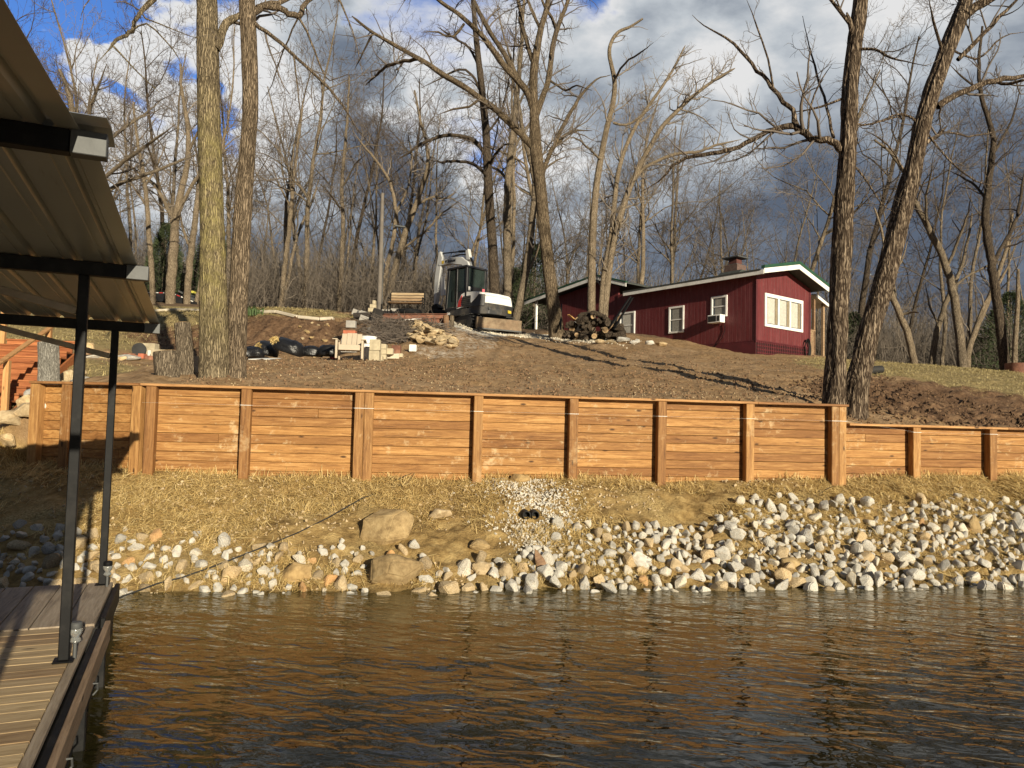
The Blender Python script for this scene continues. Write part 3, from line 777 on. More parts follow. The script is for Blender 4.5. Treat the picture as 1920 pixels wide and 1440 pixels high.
def zone_label(u_, v_, col):
    cn = {'w': 'white', 't': 'tan', 'o': 'orange'}[col]
    at = 'at the waterline' if v_ < 9.35 else 'higher up the bank' if v_ > 10.1 else 'midway up the stones'
    z = ('in the shade beside the dock' if u_ < -5 else 'right of the dock end' if u_ < -3.2 else 'left of the big boulders' if u_ < -1.6
         else 'between the boulders and the drain pipes' if u_ < .6 else 'below the drain pipes' if u_ < 1.7 else 'at the left end of the large riprap pile' if u_ < 3.6
         else 'in the middle of the large riprap pile' if u_ < 5.6 else 'in the right part of the large riprap pile' if u_ < 7.4 else 'at the right frame edge')
    return f'{cn} angular rock {at}, {z}', f'{cn} rocks {at}, {z}'
small = []
for i, (x, y, r) in enumerate(spots):
    u_, v_ = uv(x, y)
    col = 'w' if rr.random() < (.78 if u_ > 1.2 or u_ < -4.6 else .38) else ('t' if rr.random() < .86 else 'o')
    rot = (rr.uniform(0, 6.28), rr.uniform(0, 6.28), rr.uniform(0, 6.28))
    zz = gz(x, y) + r*(rr.uniform(.12, .5) if u_ > 1.2 or u_ < -4.6 else rr.uniform(-.15, .4))
    me = rr.choice(RK[col])
    if i < 284:
        o = bpy.data.objects.new('riprap_rock', me); COL.objects.link(o)
        o.location = (x, y, zz); o.rotation_euler = rot; o.scale = (r*1.25, r*1.25, r*1.25)
        lb, gp = zone_label(u_, v_, col); tag(o, lb, 'rock', gp)
    else: small.append((x, y, zz, r*1.25, rot, me))
def joined(name, items, mt, label):
    from mathutils import Euler
    Vs = []; Fs = []; b = 0; cache = {}
    for (x, y, z, s, rot, me) in items:
        if me.name not in cache:
            v = np.array([q.co for q in me.vertices]); me.calc_loop_triangles()
            cache[me.name] = (v, np.array([t.vertices for t in me.loop_triangles]))
        v, f = cache[me.name]; Q = np.array(Euler(rot).to_matrix())
        Vs.append(v @ Q.T*s + (x, y, z)); Fs.append(f+b); b += len(v)
    o = mesh_np(name, np.vstack(Vs), np.vstack(Fs), mt); tag(o, label, None, None, 'stuff'); return o
small_w = [s for s in small]
if small_w: joined('small_stones', small_w, RW, 'smaller pale stones filling in between the riprap')
peb = [hull_mesh('pebble', 1, .8, .65, 9, 90+i, RW, bev=.0) for i in range(4)]
items = []
def pebbles(nb, c, ru, rv, s0, s1, key=None):
    for _ in range(nb):
        x = c[0]+rr.gauss(0, ru); y = c[1]+rr.gauss(0, rv)
        if key and not key(x, y): continue
        items.append((x, y, gz_fast(x, y)+.006, rr.uniform(s0, s1), (rr.uniform(0, 6), rr.uniform(0, 6), rr.uniform(0, 6)), rr.choice(peb)))
def gz_fast(x, y): return 0.0
def flush(name, label, mt=RW):
    global items
    xs = np.array([i[0] for i in items]); ys = np.array([i[1] for i in items]); zs = ground(xs, ys)
    it = [(a[0], a[1], z+a[3]*.35, *a[3:]) for a, z in zip(items, zs)]
    joined(name, it, mt, label); items = []
for (px, py, k, s) in [(975,915,520,.30),(1010,940,560,.34),(1025,970,520,.30),(1000,1000,420,.24),(930,905,90,.25),(1000,1020,150,.2),(960,990,90,.3),(1045,1065,60,.2)]:
    c = on_bank(px, py); pebbles(k, c, s, s*.75, .010, .030, lambda x, y: uv(x, y)[1] < VF-.05)
_pc = on_bank(994, 971)
items = [i for i in items if not ((i[0]-_pc[0])**2/.03 + (i[1]-_pc[1]+.08)**2/.02 < 1 and i[1] < _pc[1]+.02)]
flush('drain_gravel', 'pale gravel spilling down the bank round the drain pipes')
for (px, py, d, k, a, b) in [(960,627,28.3,500,1.3,.4),(1010,628,28.3,500,1.2,.4),(1070,634,27.6,700,1.0,.5),(900,620,28.5,200,1.0,.6),(1100,640,26.5,200,.8,.5)]:
    c = P(px, py, d); pebbles(k, c, a, b, .02, .05)
flush('driveway_gravel', 'pale gravel strip in front of the digger and woodpile')
for _ in range(2600):
    u_ = rr.uniform(-3.5, 8.5); v_ = rr.choice((rr.uniform(12.15, 20), rr.uniform(12.15, 15.5)))
    x, y = xy(u_, v_)
    if fbm(np.array([x*.8]), np.array([y*.8]), np.array([0.]), 3)[0] < .47: continue
    items.append((x, y, 0, rr.uniform(.006, .021), (rr.uniform(0, 6), rr.uniform(0, 6), 0), rr.choice(peb)))
flush('scattered_pebbles', 'small pale pebbles strewn over the graded soil', RT)
for _ in range(5200):
    u_ = rr.uniform(-3.6, 13); v_ = rr.choice((rr.uniform(12.15, 24), rr.uniform(12.15, 17)))
    x, y = xy(u_, v_)
    items.append((x, y, 0, rr.uniform(.012, .045), (rr.uniform(0, 6), rr.uniform(0, 6), 0), rr.choice(peb)))
flush('soil_clods', 'loose brown clods of soil on the graded slope', simple('clod soil', (.19, .12, .07), .98, 0, .35, 5, .4, .1))
for _ in range(2600):
    u_ = rr.uniform(6.5, 13); v_ = rr.uniform(12.3, 20)
    x, y = xy(u_, v_)
    if zone_cut(np.array([x]), np.array([y]))[0] < .25: continue
    items.append((x, y, 0, rr.uniform(.018, .07), (rr.uniform(0, 6), rr.uniform(0, 6), 0), rr.choice(peb)))
flush('cut_bank_clods', 'dark lumps of soil in the dug out bank at right', simple('dark soil', (.10, .062, .038), .98, 0, .35, 5, .5, .1))

for _ in range(5200):
    u_ = rr.uniform(-8, 10); v_ = rr.uniform(9.1, VF-.05); x, y = xy(u_, v_)
    if fbm(np.array([x*1.1]), np.array([y*1.1]), np.array([7.]), 3)[0] < .46: continue
    items.append((x, y, 0, rr.uniform(.008, .035), (rr.uniform(0, 6), rr.uniform(0, 6), 0), rr.choice(peb)))
flush('bank_rubble', 'small tan stones and crumbs of clay half buried in the straw bank', RT)
# single boulders
def boulder(px, py, w_, h_, mt, label, seed, name='boulder', rot=None, dy=.0, sink=0.0, lean=0, depth=.6, d=None):
    c = on_bank(px, py) if d is None else P(px, py, d)
    me = hull_mesh(name, w_/2, w_/2*depth, h_/2, 22, seed, mt, .06, True)
    o = bpy.data.objects.new(name, me); COL.objects.link(o)
    o.location = (c[0], c[1]+dy-.04, c[2]-sink+h_*.12); o.rotation_euler = rot or (R(-20), 0, R(8)); tag(o, label, 'rock')
boulder(726,1000,.84,.66,RB,'largest tan flat faced boulder lying on the straw bank',3, rot=(R(-35),0,R(4)))
boulder(738,1076,.92,.46,RB,'broad brown boulder sitting at the waterline below the tan boulder',4, sink=.02)
boulder(558,1080,.42,.30,RB,'brown boulder at the waterline left of the two big boulders',8)
boulder(972,903,.42,.24,RB,'rounded tan boulder against the foot of the retaining wall',5, depth=.7)
boulder(825,965,.38,.16,RT,'flat tan slab stone in the straw between boulder and drain pipes',6)
boulder(905,1070,.34,.26,RT,'pinkish tan rock at the waterline below the gravel',9)
boulder(948,1075,.24,.3,RT,'upright tan rock at the waterline, below and left of the drain pipes',10)
boulder(1014,1062,.16,.42,OLDW,'thin upright slab leaning at the waterline below the drain pipes',12, rot=(R(-25), R(-20), R(20)), depth=.3)
boulder(1205,1058,.38,.34,RW,'large grey rock at the left end of the riprap pile',13)
boulder(1272,1066,.36,.30,RT,'large brownish rock at the waterline in the riprap pile',14)
boulder(1826,994,.24,.42,RB,'upright brown rock standing in the riprap pile at right',15, rot=(R(-15), R(-12), 0))
boulder(1480,1060,.34,.22,RB,'low brown rock at the waterline in the middle of the riprap',16)
boulder(1625,1048,.38,.18,RT,'flat brown rock in the lower riprap pile',18)
boulder(905,1025,.42,.2,RB,'half buried brown rock among white stones',19)

# drain pipes
for i, (px, py) in enumerate(((986,971),(1002,971))):
    c = on_bank(px, py)
    t = thing('drain_pipe', ('left' if i == 0 else 'right')+' one of two black corrugated drain pipe ends in the gravel', 'drain pipe', (c[0], c[1]-.14, c[2]+.062), R(8), 'drain pipes in the gravel')
    m = MB(); k = 24; rings = []
    vs = []; fs = []
    prof2 = [(.052, -.06)] + [(.062 if q % 2 else .056, -.06+q*.02) for q in range(1, 18)]
    prof_in = [(.048, .28), (.048, -.06)]
    allp = prof2 + prof_in
    for (r_, y_) in allp:
        for j in range(k): an = 2*math.pi*j/k; vs.append((r_*math.cos(an), y_, r_*math.sin(an)))
    for i2 in range(len(allp)): 
        i3 = (i2+1) % len(allp)
        for j in range(k): fs.append((i2*k+j, i2*k+(j+1)%k, i3*k+(j+1)%k, i3*k+j))
    m._add(vs, fs, .5); m.build('pipe', RUBB, t, smooth=True)
    m = MB(); m.prism([(.05*math.cos(a), .03, .05*math.sin(a)) for a in np.arange(16)*2*math.pi/16], (0, .01, 0)); m.build('shade_plug', simple('pipe bore', (.004, .004, .004), .9), t)  # near-black disc stands in for the shade inside the pipe

# mooring cable from the water up the bank
pts = [on_bank(*p) for p in ((300,1100),(345,1089),(420,1062),(500,1030),(560,1005),(620,975),(680,940),(705,932))]
pts = [np.array([pts[0][0]-.35, pts[0][1]-.6, -.02])] + [p+np.array([0, -.05, .05]) for p in pts]
m = MB(); m.tube(pts, .009, 6); tag(m.build('mooring_cable', RUBB, smooth=True), 'thin dark cable running up the bank from the dock', 'cable')

# ---------------------------------------------------------------- straw and dry grass
def blades(name, N, sampler, L0, L1, wd, mt, label, tilt=.35, lift=.012):
    x, y = sampler(N); N = len(x); z = ground(x, y)+lift
    az = rng.uniform(0, 2*np.pi, N); L = rng.uniform(L0, L1, N); el = np.abs(rng.normal(0, tilt, N))
    bend = rng.normal(0, .5, N)
    d1 = np.stack([np.cos(az)*np.cos(el), np.sin(az)*np.cos(el), np.sin(el)], 1)
    d2 = np.stack([np.cos(az+bend)*np.cos(el*.3), np.sin(az+bend)*np.cos(el*.3), np.sin(el*.1)-.15*(el > .5)], 1)
    # lie along the slope
    e = .15; sxn = (ground(x+e, y, False)-ground(x-e, y, False))/(2*e); syn = (ground(x, y+e, False)-ground(x, y-e, False))/(2*e)
    sxn = np.clip(sxn, -1.2, 1.2); syn = np.clip(syn, -1.2, 1.2)
    for d in (d1, d2): d[:, 2] += d[:, 0]*sxn + d[:, 1]*syn
    p0 = np.stack([x, y, z], 1); p1 = p0 + d1*(L/2)[:, None]; p2 = p1 + d2*(L/2)[:, None]
    sd = np.stack([-np.sin(az), np.cos(az), rng.uniform(-.6, .6, N)], 1)*(wd*rng.uniform(.6, 1.3, N))[:, None]
    V = np.stack([p0-sd, p0+sd, p1-sd, p1+sd, p2-sd*.4, p2+sd*.4], 1).reshape(-1, 3)
    b = np.arange(N)[:, None]*6
    F = np.concatenate([b+np.array([[0, 1, 3, 2]]), b+np.array([[2, 3, 5, 4]])], 0)
    o = mesh_np(name, V, F, mt, attrs={'tint': np.repeat(rng.random(N), 6)}); tag(o, label, None, None, 'stuff')
def m_straw(lo, mid, hi):
    def fn(n):
        return {'Base Color': n.ramp(n.attr('tint'), [(0, lo), (.45, mid), (1, hi)]), 'Roughness': .7, 'Specular IOR Level': .3}
    return fn
SM = mat('straw blades', m_straw((.25, .165, .055), (.54, .375, .135), (.72, .56, .27)))
GM = mat('dry grass blades', m_straw((.18, .14, .055), (.38, .30, .13), (.52, .43, .22)))
def s_bank(N):
    u_ = rng.uniform(-8.5, 12, N*3); v_ = rng.uniform(9.15, VF+.0, N*3)
    x, y = xy(u_, v_ + off(u_)*(v_ > 11.2))
    k = fbm(x*.8, y*.8, 21, 4) + .03*(v_ > 11.3) - .12*((v_ < 10.3) & (u_ > 2)) 
    ok = k > rng.uniform(.38, .56, len(k))
    c = on_bank(1000, 950); ok &= ((x-c[0])**2/.5 + (y-c[1])**2/1.0) > rng.uniform(.2, 1.2, len(x))
    return x[ok][:N], y[ok][:N]
blades('straw', 66000, s_bank, .06, .24, .0030, SM, 'golden straw strewn over the lake bank', .18)
def s_tuft(N):
    cs = [(350,880),(440,893),(540,905),(610,905),(860,893),(905,890),(1000,1000),(1060,1020),(1095,900),(1230,895),(1270,905),(1420,905),(1530,915),(1370,1035),(1640,900),(1750,900),(300,1080),(420,1092),(1045,1010),(560,960),(640,940),(90,870),(180,880),(330,900),(1120,1080),(980,1080),(1560,905),(1690,1010)]
    X = []; Y = []
    for c in cs:
        q = on_bank(*c); k = N//len(cs); X.append(q[0]+rng.normal(0, .22, k)); Y.append(q[1]+rng.normal(0, .10, k))
    X = np.concatenate(X); Y = np.concatenate(Y); ok = (uv(X, Y)[1]-off(uv(X, Y)[0])) < VF-.02
    return X[ok], Y[ok]
blades('straw_tufts', 6500, s_tuft, .08, .22, .003, SM, 'clumps of dry straw below the wall and between the rocks', .5)
def s_grass(N):
    x = rng.uniform(-16, 18, N*6); y = rng.uniform(12.4, 32, N*6); u_, v_ = uv(x, y)
    ok = (zone_grass(x, y) > rng.uniform(.3, 1, len(x))) & (v_ - off(u_) > VF+.3)
    return x[ok][:N], y[ok][:N]
blades('dry_grass', 42000, s_grass, .05, .13, .004, GM, 'short dull green and straw coloured grass on the slope', 1.0)
# ---------------------------------------------------------------- trees
def nrm(a): return a/np.maximum(np.linalg.norm(a, axis=-1, keepdims=True), 1e-9)
def grow(Pt, D, L, r0, r1, n, wig, up, g):
    B = len(Pt); pts = np.empty((B, n+1, 3)); pts[:, 0] = Pt; D = nrm(D)
    for i in range(n):
        D = nrm(D + g.normal(0, wig, (B, 3)) + np.array([0, 0, up]))
        pts[:, i+1] = pts[:, i] + D*(L/n)[:, None]
    t = np.linspace(0, 1, n+1)[None, :]
    return pts, r0[:, None]*(1-t) + r1[:, None]*t
def spawn(pts, rad, k, g, tmin=.25, a0=25, a1=60, lf=.5, rf=.55, rmax=9, jit=.35, perlen=None):
    B, n, _ = pts.shape; n -= 1
    seglen = np.linalg.norm(pts[:, 1:]-pts[:, :-1], axis=2).sum(1)
    if perlen: k_arr = np.maximum(1, g.poisson(seglen*perlen)); b = np.repeat(np.arange(B), k_arr)
    else: b = np.repeat(np.arange(B), k)
    t = g.uniform(tmin, 1, len(b)); x = t*n; i = np.minimum(x.astype(int), n-1); f = (x-i)[:, None]
    p = pts[b, i]*(1-f) + pts[b, i+1]*f; T = nrm(pts[b, i+1]-pts[b, i])
    rl = rad[b, i]*(1-f[:, 0]) + rad[b, i+1]*f[:, 0]
    q = g.normal(0, 1, p.shape); q = nrm(q - (q*T).sum(1, keepdims=True)*T)
    an = np.radians(g.uniform(a0, a1, len(b)))[:, None]
    D = T*np.cos(an) + q*np.sin(an)
    L = seglen[b]*lf*(1.15-.65*t)*g.uniform(1-jit, 1+jit, len(b))
    r0 = np.minimum(rl*rf*g.uniform(.7, 1.1, len(b)), rmax)
    return p, D, L, r0
def tubes_np(pts, rad, k):
    B, n, _ = pts.shape
    T = np.empty_like(pts); T[:, 1:-1] = pts[:, 2:]-pts[:, :-2]; T[:, 0] = pts[:, 1]-pts[:, 0]; T[:, -1] = pts[:, -1]-pts[:, -2]; T = nrm(T)
    ref = np.where(np.abs(T[:, :1, 2:3]) > .9, np.array([1., 0, 0]), np.array([0, 0, 1.]))
    Aa = nrm(np.cross(T, ref)); Bb = np.cross(T, Aa)
    an = np.arange(k)*2*np.pi/k
    V = pts[:, :, None] + (Aa[:, :, None]*np.cos(an)[None, None, :, None] + Bb[:, :, None]*np.sin(an)[None, None, :, None])*rad[:, :, None, None]
    b = (np.arange(B)*n*k)[:, None, None]; i = np.arange(n-1)[None, :, None]; j = np.arange(k)[None, None, :]; j2 = (j+1) % k
    F = np.stack([b+i*k+j, b+i*k+j2, b+(i+1)*k+j2, b+(i+1)*k+j], -1).reshape(-1, 4)
    return V.reshape(-1, 3), F
class Acc:
    def __init__(s): s.V = []; s.F = []; s.n = 0
    def add(s, V, F): s.V.append(V); s.F.append(F+s.n); s.n += len(V)
    def build(s, name, mt, parent, smooth=True): return mesh_np(name, np.vstack(s.V), np.vstack(s.F), mt, parent, smooth)
def crown(acc, lv, g, dens=1.0, tw=1.0, up=.06, wig=.2, fine=True, l1=(1.4, 1.1), droop=0):
    """limbs (pts, rad, per-limb density) -> three further orders of branches into acc"""
    for pts, rad in lv:
        p, D, L, r = spawn(pts, rad, 0, g, .10, 30, 72, 1, .55, .05, perlen=1.45*dens)
        rr_ = r
        L = np.clip(r*48, .5, 2.9)*g.uniform(.6, 1.25, len(r))*l1[1]
        a, ra = grow(p, D, L, rr_, np.maximum(rr_*.3, .003), 6, wig, up-droop, g)
        acc.add(*tubes_np(a, ra, 4))
        p, D, L, r = spawn(a, ra, 0, g, .15, 25, 65, .45, .6, .02, perlen=3.6*tw)
        L = np.clip(L, .25, 1.3); r = np.maximum(r, .0048)
        b_, rb = grow(p, D, L, r, np.maximum(r*.35, .0022), 5, wig*1.1, up, g)
        acc.add(*tubes_np(b_, rb, 3))
        if fine:
            p, D, L, r = spawn(b_, rb, 0, g, .15, 25, 60, .5, .7, .008, perlen=6.0*tw)
            L = np.clip(L, .12, .55); r = np.maximum(r, .0032)
            c_, rc = grow(p, D, L, r, r*.5, 3, wig*1.2, up, g)
            acc.add(*tubes_np(c_, rc, 3))
def catmull(Q, step):
    Q = np.array(Q, float); out = []
    Z = np.vstack([2*Q[0]-Q[1], Q, 2*Q[-1]-Q[-2]])
    for i in range(1, len(Z)-2):
        L = np.linalg.norm(Z[i+1, :3]-Z[i, :3]); k = max(2, int(L/step))
        t = (np.arange(k)/k)[:, None]
        a, b, c, d = Z[i-1], Z[i], Z[i+1], Z[i+2]
        out.append(.5*((2*b) + (-a+c)*t + (2*a-5*b+4*c-d)*t**2 + (-a+3*b-3*c+d)*t**3))
    out.append(Z[-2][None]); return np.vstack(out)
def bark_tube(pts, rad, k, amp, fr, seed, flare=0):
    """one trunk with its bark modelled: vertical plates and fissures"""
    V, F = tubes_np(pts[None], rad[None], k); V = V.reshape(len(pts), k, 3)
    s = np.concatenate([[0], np.cumsum(np.linalg.norm(pts[1:]-pts[:-1], axis=1))])[:, None]
    an = (np.arange(k)*2*np.pi/k)[None, :]
    X = np.cos(an)*fr; Y = np.sin(an)*fr; Zc = s*fr*.28
    w_ = fbm(X*.5+seed, Y*.5, Zc*.4, 2)*1.6
    nz = np.abs(fbm(X*2.4+seed+w_, Y*2.4, Zc, 3)-.5)*2
    lump = fbm(X*.25+seed, Y*.25, s*.9, 3)-.5
    d = amp*(np.clip(nz*2.2, 0, 1)-.5) + lump*amp*2.4
    if flare: d = d + flare*np.exp(-s/.35)*(.6+.8*fbm(X*.35+seed, Y*.35, s*0, 2))
    c = pts[:, None, :]; dr = nrm(V-c)
    return (V + dr*d[:, :, None]).reshape(-1, 3), F
def traced(name, label, Y, stems, bark, twig, seed, base_k=12, amp=0, dens=1.0, tw=1.0, cat='tree', group=None, spread=.35, droop=0, crown_from=1, ydrift=None, fr=5, flare=0, l1=1.0, fine=True):
    """stems: lists of (px, py, r_px, ...) at distance Y; first point of the first stem is the foot"""
    g = np.random.default_rng(seed)
    px, py, rp = stems[0][0][:3]
    base = P(px, py, Y); gzb = gz(base[0], base[1]); root = thing(name, label, cat, (base[0], base[1], gzb), 0, group)
    T = Acc(); C_ = Acc(); lv = []; org = np.array([base[0], base[1], gzb])
    sc0 = 1.0/FPX
    firstY = {}
    for si, st in enumerate(stems):
        dy = 0.0 if si == 0 or st[0][2] < 0 else g.normal(0, spread)
        drift = g.normal(0, spread)*1.2 if si else g.normal(0, .12)
        Q = []; n_ = len(st); acc_len = 0
        y0 = Y
        if si:   # start on the trunk: use the trunk's own distance there
            best = min(firstY.items(), key=lambda kv: (kv[0][0]-st[0][0])**2 + (kv[0][1]-st[0][1])**2); y0 = best[1]
        for i, q in enumerate(st):
            yy = y0 + drift*(i/(n_-1)) * (1.0 + .16*abs(i))
            w_ = P(q[0], q[1], yy); Q.append((*w_, abs(q[2])*yy*sc0*((.86 if amp >= .03 else .94) if si == 0 else .76))); firstY[(q[0], q[1])] = yy
        if si == 0:
            Q[0] = (Q[0][0], Q[0][1], min(Q[0][2], gzb)-.25, Q[0][3])
        big = Q[0][3] > .09 and amp
        c = catmull(Q, .045 if big else .25); pts = c[:, :3]-org; rad = np.maximum(c[:, 3], .0035); nt_ = min(len(rad)//2, 6)
        if si: rad[-nt_:] = rad[-nt_:]*np.linspace(1, .35, nt_)
        if not big:
            wob = g.normal(0, 1, pts.shape)*np.minimum(rad, .035)[:, None]*.35; wob[0] = 0; pts = pts + wob
        if big: T.add(*bark_tube(pts, rad, max(24, int(rad.max()*230)), amp, fr, seed+si*3.7, flare if si == 0 else 0))
        elif rad.max() > .03: T.add(*tubes_np(pts[None], rad[None], 9))
        else: T.add(*tubes_np(pts[None], rad[None], 5))
        k = np.linspace(0, len(pts)-1, min(len(pts), 40)).astype(int)
        if si == 0:
            k = k[int(len(k)*crown_from*.55):]
            if len(k) > 3: lv.append((pts[k][None], rad[k][None]*.8, .5))
        else: lv.append((pts[k][None], rad[k][None], 1.0))
    for pts, rad, dd in lv: crown(C_, [(pts, np.minimum(rad, .07))], g, dens*dd, tw, droop=droop, l1=(1, l1), fine=fine)
    T.build('trunk', bark, root)
    if C_.n: C_.build('crown', twig, root)
    return root

NEAR = []
traced('bare_tree', 'tall trunk with yellow green moss, left one of the twin trees behind the wall', 12.75,
 [[(402,742,30),(401,640,27),(399,520,25),(397,400,23),(391,200,22),(388,0,20),(384,-300,17),(380,-700,12),(378,-1000,7)],
  [(404,92,11),(414,68,10.5),(426,46,10),(444,31,9.5),(462,20,9)],
  [(386,-250,9),(340,-90,7),(305,-30,6.5),(287,0,6),(268,20,5.5),(257,33,5),(250,48,5),(243,62,5),(232,68,4.5),(221,72,4.5),(213,80,4),(209,86,3.6),(200,98,2.2),(180,120,1.6)],
  [(390,-100,4),(330,-40,3),(262,20,2.2),(300,45,2),(350,65,1.6),(372,72,1.3)],
  [(243,62,2.4),(275,45,2.2),(310,75,1.9),(335,110,1.5),(350,150,1.2)],
  [(211,85,2.6),(235,110,2),(262,140,1.7),(290,165,1.3),(305,180,1)],
  [(388,-180,5),(300,-100,4),(200,-30,3),(160,10,2),(150,40,1.4)]],
 BK_A, TW, 101, amp=.012, dens=.9, tw=1.0, spread=.45, droop=.05, fr=7, flare=.05, group=None)
traced('bare_tree', 'grey trunk with a red brown scar, right one of the twin trees behind the wall', 12.95,
 [[(441,742,21),(443,662,19),(449,520,17.5),(455,400,17),(463,300,15.5),(469,200,15.5),(467,90,16),(463,0,16),(458,-200,13),(468,-500,10),(480,-800,6)],
  [(466,28,12),(484,14,8.5),(500,11,8),(522,16,8),(542,24,7.5),(560,30,8),(570,14,6),(580,0,5.5),(605,-15,5),(660,-50,4)],
  [(475,40,5.5),(500,60,5),(530,84,4.6),(556,108,4),(590,140,3.6),(620,170,3.4),(645,200,3),(665,235,2.6),(690,270,2)],
  [(561,34,3.4),(575,60,3),(590,95,2.7),(603,130,2.3),(618,150,1.8),(650,140,1.5),(690,142,1.2)],
  [(558,36,2.4),(540,75,2),(525,110,1.8),(510,160,1.5),(490,190,1.1)],
  [(482,15,7),(510,6,6.5),(540,0,5.5),(600,-40,4.5)],
  [(550,100,2.6),(556,150,2),(562,200,1.7),(566,240,1.2)],
  [(600,140,2),(605,190,1.6),(600,250,1.2),(580,275,.9)],
  [(464,-60,6),(540,-60,4),(620,-20,3),(650,30,2.4),(668,80,1.8),(680,140,1.3)]],
 BK_B, TW, 102, amp=.010, dens=1.05, tw=1.0, spread=.5, droop=.09, fr=7, flare=.05)
traced('bare_tree', 'upright deeply fissured trunk, left one of the big pair at the right', 13.55,
 [[(1561,765,24),(1566,700,21.5),(1572,600,20.5),(1576,500,20),(1582,400,19),(1588,300,18.5),(1592,200,18),(1601,100,17),(1614,0,16),(1625,-150,13),(1640,-400,9),(1650,-650,5)],
  [(1580,284,10),(1566,268,9),(1549,261,9),(1530,262,8.5),(1512,252,9),(1494,240,9),(1490,222,7),(1487,208,6),(1470,190,5.8),(1448,162,5.2),(1428,140,4.8),(1410,122,4.3),(1388,95,3.8),(1360,70,3.2),(1320,48,2.4),(1298,28,1.6)],
  [(1488,236,8.5),(1466,238,7.4),(1440,248,6.6),(1412,262,6.2),(1385,275,5.6),(1350,285,5.4),(1315,291,5),(1285,296,4.4),(1262,312,4),(1235,340,3.2),(1200,360,2.4)],
  [(1604,92,7),(1598,60,6.5),(1592,38,6),(1587,24,5.5)],
  [(1598,95,4.5),(1625,90,3.6),(1650,96,3.2),(1672,110,2.8),(1700,116,2.4),(1740,124,1.8)],
  [(1563,258,4.2),(1556,222,3.6),(1545,180,3.2),(1532,140,2.8),(1518,90,2.3),(1505,30,1.8)],
  [(1590,178,3.6),(1570,190,3.2),(1540,200,3),(1510,206,2.6),(1488,210,2.4)],
  [(1590,222,3),(1615,235,2.8),(1650,228,2.6),(1690,218,2.2),(1720,222,1.8)],
  [(1586,300,3),(1620,330,2.4),(1650,380,1.9),(1680,400,1.3)],
  [(1450,165,3.2),(1440,110,2.6),(1420,50,2.2),(1400,0,1.6)],
  [(1515,250,3),(1520,200,2.6),(1540,150,2),(1560,120,1.5)],
  [(1605,60,5),(1560,0,4),(1500,-60,3),(1450,-100,2)]],
 BK_C, TW, 103, amp=.030, dens=1.5, tw=1.15, spread=.5, fr=4.2, flare=.06)
traced('bare_tree', 'leaning deeply fissured trunk, right one of the big pair at the right', 14.0,
 [[(1598,785,27),(1604,735,24),(1614,690,22),(1634,610,21),(1652,550,20.5),(1668,490,20),(1690,400,20),(1708,330,19),(1728,240,18),(1752,160,18),(1772,105,17),(1795,45,17),(1812,0,14),(1838,-90,11),(1868,-250,8),(1890,-450,5)],
  [(1796,42,12),(1822,18,12),(1850,0,11.5),(1885,-25,10),(1940,-90,8),(2010,-220,5)],
  [(1796,112,5.5),(1818,92,5.5),(1845,62,5.2),(1872,32,5),(1905,0,4.6),(1950,-50,4)],
  [(1758,200,8.5),(1776,186,8),(1802,174,7.6),(1835,160,7.2),(1868,152,7),(1900,146,6.8),(1945,142,6.2),(2000,130,5)],
  [(1868,153,4),(1890,158,4),(1920,150,3.6),(1960,150,3)],
  [(1736,268,5.6),(1752,257,5),(1765,247,4.6),(1776,236,4)],
  [(1764,248,2.6),(1790,250,2.6),(1815,256,2.4),(1850,250,2.2),(1900,240,1.6)],
  [(1768,96,4),(1760,70,3.6),(1750,40,3.2),(1742,0,2.6)],
  [(1738,250,3),(1712,222,3.2),(1690,215,2.8),(1660,222,2.2),(1625,240,1.6)],
  [(1700,330,2.6),(1680,290,2.2),(1650,260,1.8),(1620,245,1.3)],
  [(1780,90,3),(1830,110,2.6),(1880,70,2.2),(1920,60,1.6)],
  [(1735,245,3),(1780,300,2.4),(1830,340,2),(1880,350,1.4)]],
 BK_C, TW, 104, amp=.030, dens=1.5, tw=1.15, spread=.5, fr=4.2, flare=.07)
